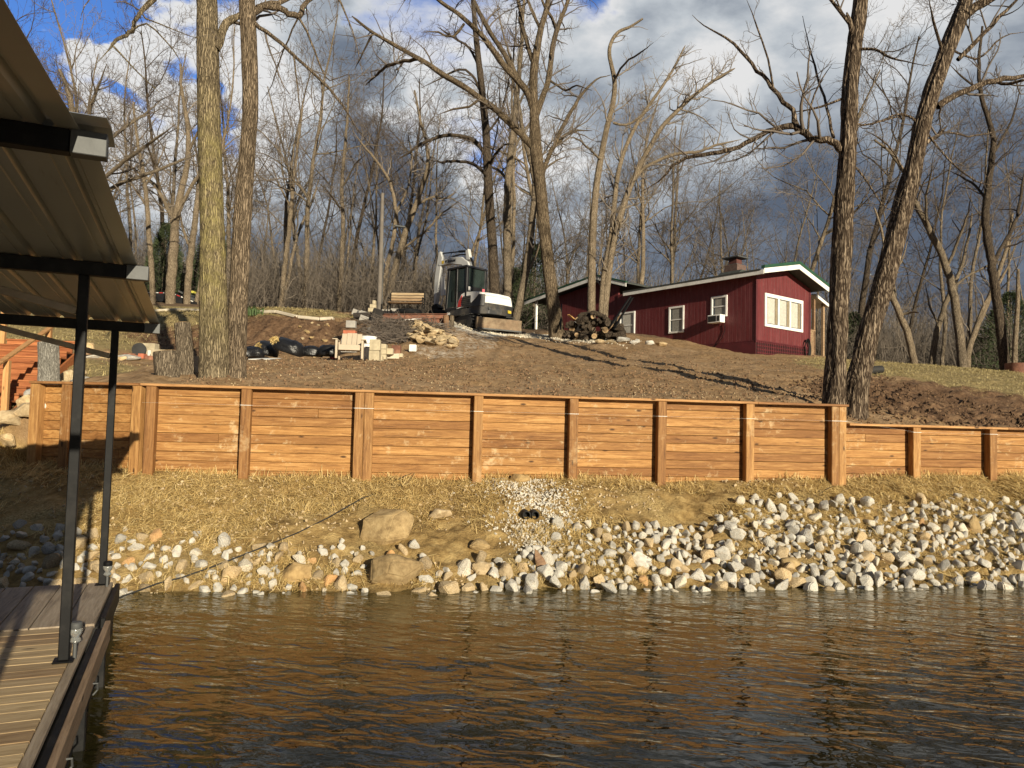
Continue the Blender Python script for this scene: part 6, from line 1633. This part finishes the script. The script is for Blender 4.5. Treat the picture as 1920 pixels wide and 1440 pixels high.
brick(625,668,19,.14,.22,.2,simple('red plastic', (.50, .08, .05), .4),'small red container left of the chair',name='red_container')
# grey blocks by the lamp post
for i, (px, d, w_, dz, lb) in enumerate([(726,30.2,.42,0,'grey block left of the lamp post foot'),(740,30.2,.40,0,'grey block right beside the lamp post foot'),(698,30.0,.30,0,'tan paver block lowest in the small pile'),(697,30.0,.28,.16,'tan paver block second in the small pile'),(699,30.0,.24,.32,'tan paver block third in the small pile'),(701,30,.12,.48,'tan paver topmost in the small pile')]):
    brick(px,600,d,w_,.15 if i > 1 else .26,.25,GBLK if i < 2 else BLOCK,lb,dz=dz)
for i, (px, py, d, rz) in enumerate([(676,602,24,.6),(683,594,24,-.3),(682,612,23,.2),(690,610,23.2,1.0),(668,590,25,.2)]):
    o = brick(px, py, d, .34, .2, .2, GBLK, ['tumbled grey block lowest by the beam end','tumbled block leaning on the burnt beam end','grey block fallen on the brush slope','grey block half buried in the brush','flat stone block left of the beam'][i]); o.rotation_euler = (rz*.5, .3, rz)
# junk at the far left of the yard
for i, (px, py, d, w_, h_, mt, lb) in enumerate([(283,652,19.5,.32,.34,BLOCK,'pale tan block with slanted board behind the short stump'),(296,655,19.3,.42,.20,WHT,'white plastic crate behind the short stump'),(300,655,19,.36,.26,BLOCK,'beige bin behind the short stump'),(268,660,18.7,.14,.13,TERRA,'small orange clay pot in the yard'),(282,661,18.6,.2,.11,RUST,'small rusty box in the yard'),(253,660,18.9,.5,.05,RUST,'rusty plate lying in the yard'),(246,660,19,.3,.05,RUST,'short rusty bar in the yard'),(352,656,19.5,.22,.28,BLOCK,'white block in the gap between log post and mossy trunk')]):
    brick(px, py, d, w_, h_, .25, mt, lb, rz=random.uniform(-.3, .3), name=['concrete_block','plastic_crate','storage_bin','clay_pot','rusty_box','rusty_plate','rusty_bar','concrete_block'][i])
m = MB(); m.lathe([(.02, 0), (.17, .02), (.17, .10), (.02, .12)], k=20); x, y, z = at(262, 655, 19.1, .17); o = m.build('old_wheel', RUBB, loc=(x, y, z), rot=(R(80), 0, R(15)), smooth=True); tag(o, 'small black wheel leaning among the yard stones', 'wheel')
# black bags
def bag(px, py, d, L, r, rz, label, open_=False, seed=0, pitch=0):
    x, y, z = at(px, py, d); root = thing('plastic_bag', label, 'bag', (x, y, z), rz)
    bm = bmesh.new(); bmesh.ops.create_uvsphere(bm, u_segments=40, v_segments=26, radius=1)
    co = np.array([v.co for v in bm.verts]); x_, y_, z_ = co.T
    sx = np.sign(x_)*np.abs(x_)**.8
    wr = (np.abs(fbm(x_*2+seed, y_*5, z_*5, 3)-.5)*-.34 + (fbm(x_*1.5+seed, y_*1.5, z_*1.5, 3)-.5)*.5)
    V = np.stack([sx*L/2, y_*r*(1+wr)*1.1, np.where(z_ < -.35, -.35, z_)*r*(1+wr)], 1)
    cp, sp_ = math.cos(pitch), math.sin(pitch); V = np.stack([V[:, 0]*cp-V[:, 2]*sp_, V[:, 1], V[:, 0]*sp_+V[:, 2]*cp+.35*r+abs(sp_)*L*.35], 1)
    for v, c in zip(bm.verts, V): v.co = c
    root.location.z += .14
    me = bpy.data.meshes.new('film'); bm.to_mesh(me); bm.free(); me.shade_smooth(); me.materials.append(BAGM); o = bpy.data.objects.new('film', me); COL.objects.link(o); o.parent = root
    if open_:
        g = np.random.default_rng(seed); N = 500; c = np.array([open_[0], open_[1]+.05, open_[2]-.10]); open_ = (0, 0, 0, open_[3]*.75); th = g.uniform(0, 6.28, N); rr_ = np.sqrt(g.random(N))
        p = c+np.stack([rr_*np.cos(th)*open_[3], g.normal(0, .05, N), rr_*np.sin(th)*open_[3]*.8], 1); d_ = g.normal(0, 1, (N, 3)); d_[:, 1] *= .4; d_ = nrm(d_)*.05; s = nrm(np.cross(d_, g.normal(0, 1, (N, 3))))*.005
        V = np.stack([p-d_-s, p-d_+s, p+d_+s, p+d_-s], 1).reshape(-1, 3)
        mesh_np('straw_filling', V, np.arange(N*4).reshape(-1, 4), SM, root, attrs={'tint': np.repeat(g.random(N), 4)})
bag(472,672,18.6,.62,.20,.1,'black plastic bag lying flat beside the right twin trunk',seed=1)
bag(497,668,18.9,.66,.27,-.15,'black bag torn open with straw showing, second from the twin trees',(-.05,-.24,.34,.12),2,pitch=-.15)
bag(540,670,18.3,.80,.27,-.1,'large black bag slumped right with straw spilling from its upper left',(-.26,-.22,.46,.13),3,pitch=-.28)
bag(583,672,18.6,.62,.19,.1,'long low black bag in the middle of the row',seed=4)
bag(616,672,18.4,.55,.21,-.1,'rightmost black bag against the tan chair',seed=5)
m = MB(); m.prism([(-.5, 0, .02), (.5, 0, .02), (.42, .3, .05), (.1, .34, .09), (-.4, .25, .06)], (0, 0, .012)); x, y, z = at(505, 677, 17.6); o = m.build('plastic_sheet', WHT, loc=(x, y, z)); tag(o, 'crumpled clear white sheet in front of the black bags', 'plastic sheet')
# bucket
x, y, z = at(689, 675, 18.4); bkt = thing('white_bucket', 'large white plastic bucket behind the tan chair', 'bucket', (x, y, z))
m = MB(); m.lathe([(.17, 0), (.20, .50), (.212, .50), (.212, .53), (.20, .53), (.205, .56), (.215, .56), (.215, .585), (.195, .585), (.19, .45), (.165, .02)], k=28); m.build('pail', BUCK, bkt, smooth=True)
m = MB(); m.tube([(.215*math.cos(a), .215*math.sin(a)-.02, .52-.16*math.sin(-a) if 0 else .52-.12*abs(math.sin(a))) for a in np.linspace(math.pi, 2*math.pi, 12)], .004, 5); m.build('bail', GALV, bkt)
# adirondack chair
x, y, z = at(656, 677, 17.7); chair = thing('adirondack_chair', 'low tan plastic adirondack chair facing the lake', 'chair', (x, y, z), R(6))
m = MB(); nb_ = 4
for i in range(nb_):
    xa = -.235+i*.12; h_ = .64+.03*math.sin((i+.5)/nb_*math.pi)
    m.prism([(xa-.0, .12, .20), (xa+.105, .12, .20), (xa+.112, .34, h_), (xa-.007, .34, h_)], (0, .025, 0))
m.build('backrest', CHAIRM, chair, bevel=.008)
m = MB(); m.prism([(-.25, -.22, .30), (.25, -.22, .30), (.25, .14, .21), (-.25, .14, .21)], (0, 0, .03)); m.box(-.25, .25, -.245, -.215, .20, .33); m.build('seat', CHAIRM, chair, bevel=.006)
for sx in (-1, 1):
    m = MB(); m.prism([(sx*.33-.06, -.30, .44), (sx*.33+.06, -.30, .44), (sx*.31+.05, .28, .42), (sx*.31-.05, .28, .42)], (0, 0, .025)); m.build('armrest', CHAIRM, chair, bevel=.006)
    m = MB(); m.prism([(sx*.30-.02, -.28, 0), (sx*.30-.02, -.18, 0), (sx*.30-.02, -.14, .44), (sx*.30-.02, -.28, .44)], (.05, 0, 0)); m.build('leg', CHAIRM, chair, bevel=.006)
    m = MB(); m.prism([(sx*.28-.02, .18, 0), (sx*.28-.02, .28, 0), (sx*.28-.02, .22, .42), (sx*.28-.02, .12, .42)], (.04, 0, 0)); m.build('leg', CHAIRM, chair, bevel=.006)
# rusty beam, burnt post, wood post
a, b = P(718, 598, 22.8), P(838, 597, 24.0); bm0 = thing('rusty_beam', 'long rusty steel beam lying along the top of the brush slope', 'beam', a)
m = MB(); v = b-a; m.bar((0, 0, 0), tuple(v), .16, .018); 
for s in (-.14, .14): m.bar((0, 0, s), tuple(v+np.array([0, 0, s])), .16, .02)
m.bar((0, 0, 0), tuple(v), .02, .27); m.build('flange', RUST, bm0, bevel=.004)
a, b = P(664, 592, 23.2), P(716, 590, 23); m = MB(); m.bar((0, 0, 0), tuple(b-a), .2, .16); o = m.build('timber_beam', simple('charred wood', (.03, .024, .02), .9, 0, .4, 7, .4), loc=a, bevel=.02); tag(o, 'black charred timber continuing left from the rusty beam', 'timber')
m = MB(); m.obox((0, 0, 0), (.32, .25, .5), (0, .3, 0)); x, y, z = at(706, 604, 22.8, .15); o = m.build('charred_block', simple('charred wood end', (.018, .015, .013), .9, 0, .4, 7, .4), loc=(x, y, z), bevel=.03); tag(o, 'black charred block at the left end of the rusty beam', 'timber')
log(838,632,836,592,23.6,.085,.08,'short weathered split post at the right end of the rusty beam',name='wooden_post',seed=9,bark=OLDW,cat='post')
log(847,628,847,593,23.9,.075,.07,'grey weathered post just right of the split post',name='wooden_post',seed=10,bark=BK_M,cat='post')
# brush heap under the beam
g = np.random.default_rng(12); N = 1500; px = g.uniform(690, 835, N); py = g.uniform(618, 657, N); d = 20.5+(655-py)*.055
X = (px-960)/FPX*d; Yy = d; ok = ~((px > 765) & (py > 622)); X, Yy = X[ok], Yy[ok]; Z = ground(X, Yy)+g.uniform(0, .18, len(X)); N = len(X)
D = nrm(np.stack([g.normal(0, 1, N), g.normal(0, .6, N), g.normal(0, .25, N)], 1)); pts, rad = grow(np.stack([X, Yy, Z], 1), D, g.uniform(.2, .8, N), g.uniform(.004, .016, N), np.full(N, .003), 4, .12, 0, g)
a_ = Acc(); a_.add(*tubes_np(pts, rad, 4)); tag(a_.build('brush_heap', TW, None, False), 'tangled heap of cut sticks and brush on the slope below the rusty beam', None, None, 'stuff')
N = 5200; X = g.uniform(-13, -2, N); Yy = g.uniform(20.5, 31, N); Z = ground(X, Yy)+.015
th = g.uniform(0, 6.28, N); s1 = np.stack([np.cos(th), np.sin(th), g.uniform(-.4, .4, N)], 1)*.035; s2 = np.stack([-np.sin(th), np.cos(th), g.uniform(-.4, .4, N)], 1)*.022; c = np.stack([X, Yy, Z], 1)
V = np.stack([c-s1, c-s2, c+s1, c+s2], 1).reshape(-1, 3); tag(mesh_np('leaf_litter', V, np.arange(N*4).reshape(-1, 4), mat('fallen leaves', m_straw((.08, .045, .025), (.20, .12, .07), (.36, .24, .15))), attrs={'tint': np.repeat(g.random(N), 4)}), 'fallen brown leaves on the upper slope', None, None, 'stuff')
# scrap timber and rubble round the yard
for i, (a, b, d, w_, th_, mt, lb) in enumerate([
 ((700,628),(760,611),22.3,.12,.05,OLDW,'long grey scrap board lying slanted on the brush heap'),((742,622),(782,628),22.0,.10,.05,OLDW,'brown plank half sunk in the brush beside the rubble heap'),
 ((690,640),(700,616),21.8,.09,.05,GBLK,'thin pale board standing against the brush behind the bucket'),((672,636),(684,612),21.8,.07,.04,BK_D,'dark stick propped on the slope behind the chair'),
 ((655,618),(700,612),22.6,.14,.10,BK_D,'charred beam end lying below the black timber'),((745,606),(790,604),23.0,.03,.03,WHT,'thin white pipe lying across the brush under the rusty beam'),
 ((160,664),(205,660),17.0,.14,.05,OLDW,'weathered plank among the yard edging stones at left')]):
    p0, p1 = P(*a, d), P(*b, d+.3); p0[2] = max(p0[2], gz(p0[0], p0[1])+.05); p1[2] = max(p1[2], gz(p1[0], p1[1])+.06)
    m = MB(); m.bar((0,0,0), tuple(p1-p0), w_, th_); o = m.build('scrap_board' if i not in (3, 5) else ('stick' if i == 3 else 'white_pipe'), mt, loc=p0, bevel=.006); tag(o, lb, 'board' if i not in (3, 5) else ('stick' if i == 3 else 'pipe'))
rr4 = random.Random(44)
for i in range(40):
    px = rr4.uniform(560, 770); py = rr4.uniform(618, 664); d = 20.2+(664-py)*.05
    if 640 < px < 765 and py > 650: continue
    x, y, z = at(px, py, d); r = rr4.uniform(.05, .14); me = hull_mesh('rubble', r, r*.8, r*.6, 14, 900+i, RT if i % 3 else RB, .05)
    o = bpy.data.objects.new('loose_stone', me); COL.objects.link(o); o.location = (x, y, z+r*.2); o.rotation_euler = (rr4.uniform(-.5, .5), rr4.uniform(-.5, .5), rr4.uniform(0, 6)); tag(o, 'loose stone lying on the dug bank behind the bags and chair', 'rock', 'loose stones on the dug bank')
# bench
x, y, z = at(762, 588, 29.2); bench = thing('garden_bench', 'garden bench with wooden back slats and black iron ends beside the digger', 'bench', (x, y, z), R(-4))
SLT = mat('bench slat', m_wood((.22, .155, .09), (.38, .28, .17), (.50, .39, .25)))
for k in range(3):
    m = MB(); m.box(-.68, .62, .20+k*.02, .225+k*.02, .56+k*.115, .65+k*.115); m.build('back_slat', SLT, bench, bevel=.005)
for k in range(3):
    m = MB(); m.box(-.70, .66, -.24+k*.13, -.13+k*.13, .42, .445); m.build('seat_slat', OLDW, bench, bevel=.005)
for sx in (-.70, .66):
    m = MB(); m.bar((sx, -.22, 0), (sx, -.20, .62), .035, .035); m.bar((sx, .20, 0), (sx, .26, .90), .035, .035); m.bar((sx, -.22, .62), (sx, .22, .62), .04, .03); m.bar((sx, -.22, .40), (sx, .2, .40), .03, .03); m.build('iron_end', BLK, bench, bevel=.004)
x, y, z = at(765, 604, 28.3); m = MB(); m.lathe([(.30, 0), (.36, .15), (.30, .30), (.12, .34)], k=20); o = m.build('covered_grill', BLK, loc=(x, y, z), smooth=True); o.scale = (1.5, .8, .8); tag(o, 'low black covered drum in front of the bench', 'drum')
# lamp post
x, y, z = at(710, 600, 30.6); q = P(708, 362, 30.6); H_ = q[2]-z; lp = thing('lamp_post', 'tall thin grey pole with a small light arm beside the bench', 'lamp post', (x, y, z))
m = MB(); m.tube([(0,0,-.2),(0,0,H_*.5),(-.02,0,H_)], [.10,.09,.07], 12); m.build('pole', simple('weathered pole', (.15, .13, .11), .9, 0, .25, 3, .3), lp, smooth=True)
m = MB(); m.tube([(.12,-.03,0),(.12,-.03,H_*.62)], .014, 8); m.build('conduit', GALV, lp, smooth=True)
za_ = P(712, 426, 30.6)[2]-z
m = MB(); m.tube([(.05,0,za_-.05),(.35,-.03,za_+.08),(.62,-.05,za_+.06)], .022, 8); m.build('arm', GALV, lp, smooth=True)
m = MB(); m.prism([(.55,-.13,za_+.02),(.98,-.10,za_-.02),(.98,.03,za_-.02),(.55,.05,za_+.02)], (0,0,.08)); m.build('lamp_head', GALV, lp, bevel=.02)
# trailer
x, y, z = at(318, 575, 39.5); q = P(318, 570, 39.5); tr = thing('flatbed_trailer', 'black dovetail flatbed trailer with red and white reflective strips at upper left', 'trailer', (q[0], q[1], q[2]), R(-3))
zt_ = max(0, q[2]-z); 
def zz(py, d=39.5): return P(318, py, d)[2]-q[2]
zdk = zz(547); 
m = MB(); m.box(-3.5, .1, 0, 2.3, zdk-.10, zdk); m.prism([(.1, 0, zdk-.10), (1.45, 0, zdk-.62), (1.45, 0, zdk-.52), (.1, 0, zdk)], (0, 2.3, 0)); m.build('deck', DK, tr, bevel=.01)
m = MB(); m.prism([(-3.5, -.04, zdk-.02), (.1, -.04, zdk-.02), (1.5, -.04, zdk-.54), (1.5, -.04, zdk-.74), (-.2, -.04, zdk-.52), (-3.5, -.04, zdk-.40)], (0, .08, 0)); m.build('side_rail', DK, tr)
for k in range(11):
    xa = -1.2+k*.24; zc = zdk-.07 if xa < .1 else zdk-.07-(xa-.1)*.37
    m = MB(); m.obox((xa, -.045, zc), (.2, .006, .045), (0, 0 if xa < .1 else .36, 0)); m.build('reflective_strip', REDM if k % 2 else WHT, tr)
for k in (0, 1):
    m = MB(); m.prism([(1.5+.02, .15+k*1.1, zdk-.60), (.35, .15+k*1.1, zdk+.05), (.35, .15+k*1.1, zdk+.12), (1.5+.06, .15+k*1.1, zdk-.5)], (0, .8, 0)); m.build('ramp', GALV, tr)
m = MB(); m.obox((.9, .5, zdk+.10), (.5, .4, .10), (0, .2, 0)); m.build('yellow_pad', simple('yellow plastic', (.55, .50, .08), .6), tr)
for xa in (-2.6, -1.7):
    m = MB(); m.tube([(xa, -.02, zdk-.62), (xa, .22, zdk-.62)], .38, 20); w__ = m.build('wheel', RUBB, tr, smooth=True)
m = MB(); m.box(-.5, -.44, -.02, .04, zdk-1.25, zdk-.1); m.build('stand_leg', DK, tr); m = MB(); m.box(1.42, 1.62, .2, .5, zdk-1.25, zdk-.6); m.build('rear_leg', DK, tr)
# kerb lines of pale stone up at the left lawn and ledge
def edging(pts, label):
    m = MB()
    for (a, b) in zip(pts[:-1], pts[1:]):
        x0, y0, z0 = at(*a); x1, y1, z1 = at(*b); m.bar((x0, y0, z0+.03), (x1, y1, z1+.03), .22, .10)
    o = m.build('stone_edging', CONC, bevel=.02); tag(o, label, 'edging')
edging([(285,596,27.5),(330,597,27.5),(380,599,27)], 'thin pale stone line across the upper lawn at left')
edging([(482,592,23.8),(520,597,23.4),(560,603,23),(600,608,22.9),(625,610,22.9)], 'pale stone edging on the ledge above the dug bank')
# woodpile
rr3 = random.Random(8)
wpx = P(1110, 622, 27.4)
for i in range(74):
    px = rr3.uniform(1062, 1168); tt = (px-1062)/106; hmax = .2+.85*math.sin(min(1, max(0, tt))*math.pi)**.7
    zz_ = rr3.uniform(.02, hmax); d = 27.2+rr3.uniform(0, .9)*(1-zz_/1.6); x, y, z = at(px, 622, d)
    r_ = rr3.uniform(.055, .13); L = rr3.uniform(.4, .6)
    yaw = rr3.gauss(.15, .5); dv = np.array([math.sin(yaw), math.cos(yaw), rr3.gauss(0, .18)])*L
    root = thing('firewood_log', 'split or round firewood log in the dark woodpile left of the cabin', 'log', (x, y, z+zz_), 0, 'logs of the woodpile')
    m = MB(); m.tube([tuple(-dv/2), (rr3.gauss(0, .01), 0, 0), tuple(dv/2)], [r_, r_*1.05, r_*.95], rr3.choice((5, 7, 9))); m.build('bark', BK_D, root)
    e_ = Vector(-dv/2); dn = Vector(dv).normalized(); s_ = dn.orthogonal().normalized(); t_ = dn.cross(s_); k = 12
    m = MB(); m.prism([e_-dn*.002+(s_*math.cos(q)+t_*math.sin(q))*r_*.93 for q in np.arange(k)*2*math.pi/k], -dn*.008); m.build('cut_face', LOGEND if rr3.random() < .16 else BK_D, root)
for i, (a, b, w_, mt, lb) in enumerate([((1066,590),(1080,602),.10,STP,'pale cut board sticking out of the woodpile at left'),((1140,618),(1182,556),.09,BLK,'black tilted rail leaning right of the woodpile, front one'),((1150,618),(1186,558),.09,BLK,'black tilted rail leaning right of the woodpile, rear one'),((1136,622),(1166,590),.10,SLT,'pale plank leaning at the right end of the woodpile'),((1051,618),(1053,570),.06,BLK,'dark upright rail left of the woodpile')]):
    p0, p1 = P(*a, 27.0), P(*b, 27.4 + .15*i); m = MB(); m.bar((0,0,0), tuple(p1-p0), w_, .04); o = m.build('leaning_rail' if mt is BLK else 'wooden_board', mt, loc=p0, bevel=.004); tag(o, lb, 'rail' if mt is BLK else 'board')
for i, (px, py, d, w_, h_) in enumerate([(1168,632,26.6,.6,.3),(1145,640,26.2,.5,.22),(1190,638,26.4,.4,.2),(1240,640,26.0,.55,.22),(1218,636,26.2,.4,.25),(1125,650,25.6,.4,.2),(1195,628,26.8,.3,.2)]):
    stone(px, py, d, w_, h_, RT if i % 2 else RW, ['pale flat stone at the foot of the leaning rails','pale stone on the mound below the woodpile','small stone on the mound toward the cabin wall','long flat pale stone beside the cabin wall','grey stone by the cabin wall window','low stone at the left of the mound','small upper stone behind the leaning rails'][i], 700+i)
# bits at the right
x, y, z = at(1640, 690, 20.5); m = MB(); m.tube([(-.22,0,.1),(.25,.1,.16)], [.12,.10], 12); o = m.build('black_pipe', RUBB, loc=(x, y, z), smooth=True); tag(o, 'short black pipe lying on the grass right of the leaning trunk', 'pipe')
x, y, z = at(1908, 700, 27.0); m = MB(); m.lathe([(.40, 0), (.40, .42), (.38, .42), (.38, .05)], k=24); o = m.build('fire_ring', RUST, loc=(x, y, z-.05), smooth=True); tag(o, 'rusty round fire ring at the right edge of the lawn', 'fire ring')
# sticks on the bank
for i, (a, b, r_) in enumerate([((740,905),(775,893),.008),((755,925),(778,893),.006),((745,912),(757,920),.01),((1535,930),(1560,918),.012)]):
    p0, p1 = on_bank(*a), on_bank(*b); m = MB(); md = (p1-p0)*.5+np.array([0,0,.05]); m.tube([(0,0,.02), tuple(md), tuple(p1-p0+np.array([0,-.05,.06]))], [r_, r_*.8, r_*.4], 6)
    o = m.build('twig', BK_D, loc=p0, smooth=True); tag(o, ['long dark twig on the straw below the third wall panel','upright dark twig crossing the long one','short thick stick under the crossed twigs','dark root stick above the riprap'][i], 'stick')
for v in [o for o in bpy.data.objects if o.type == 'EMPTY' and o.get('label') == 'x']: bpy.data.objects.remove(v)
for o in bpy.data.objects:
    if o.get('label') and len(o['label'].split()) > 16: print('LONG', o['label'])
print('objects', len(bpy.data.objects))
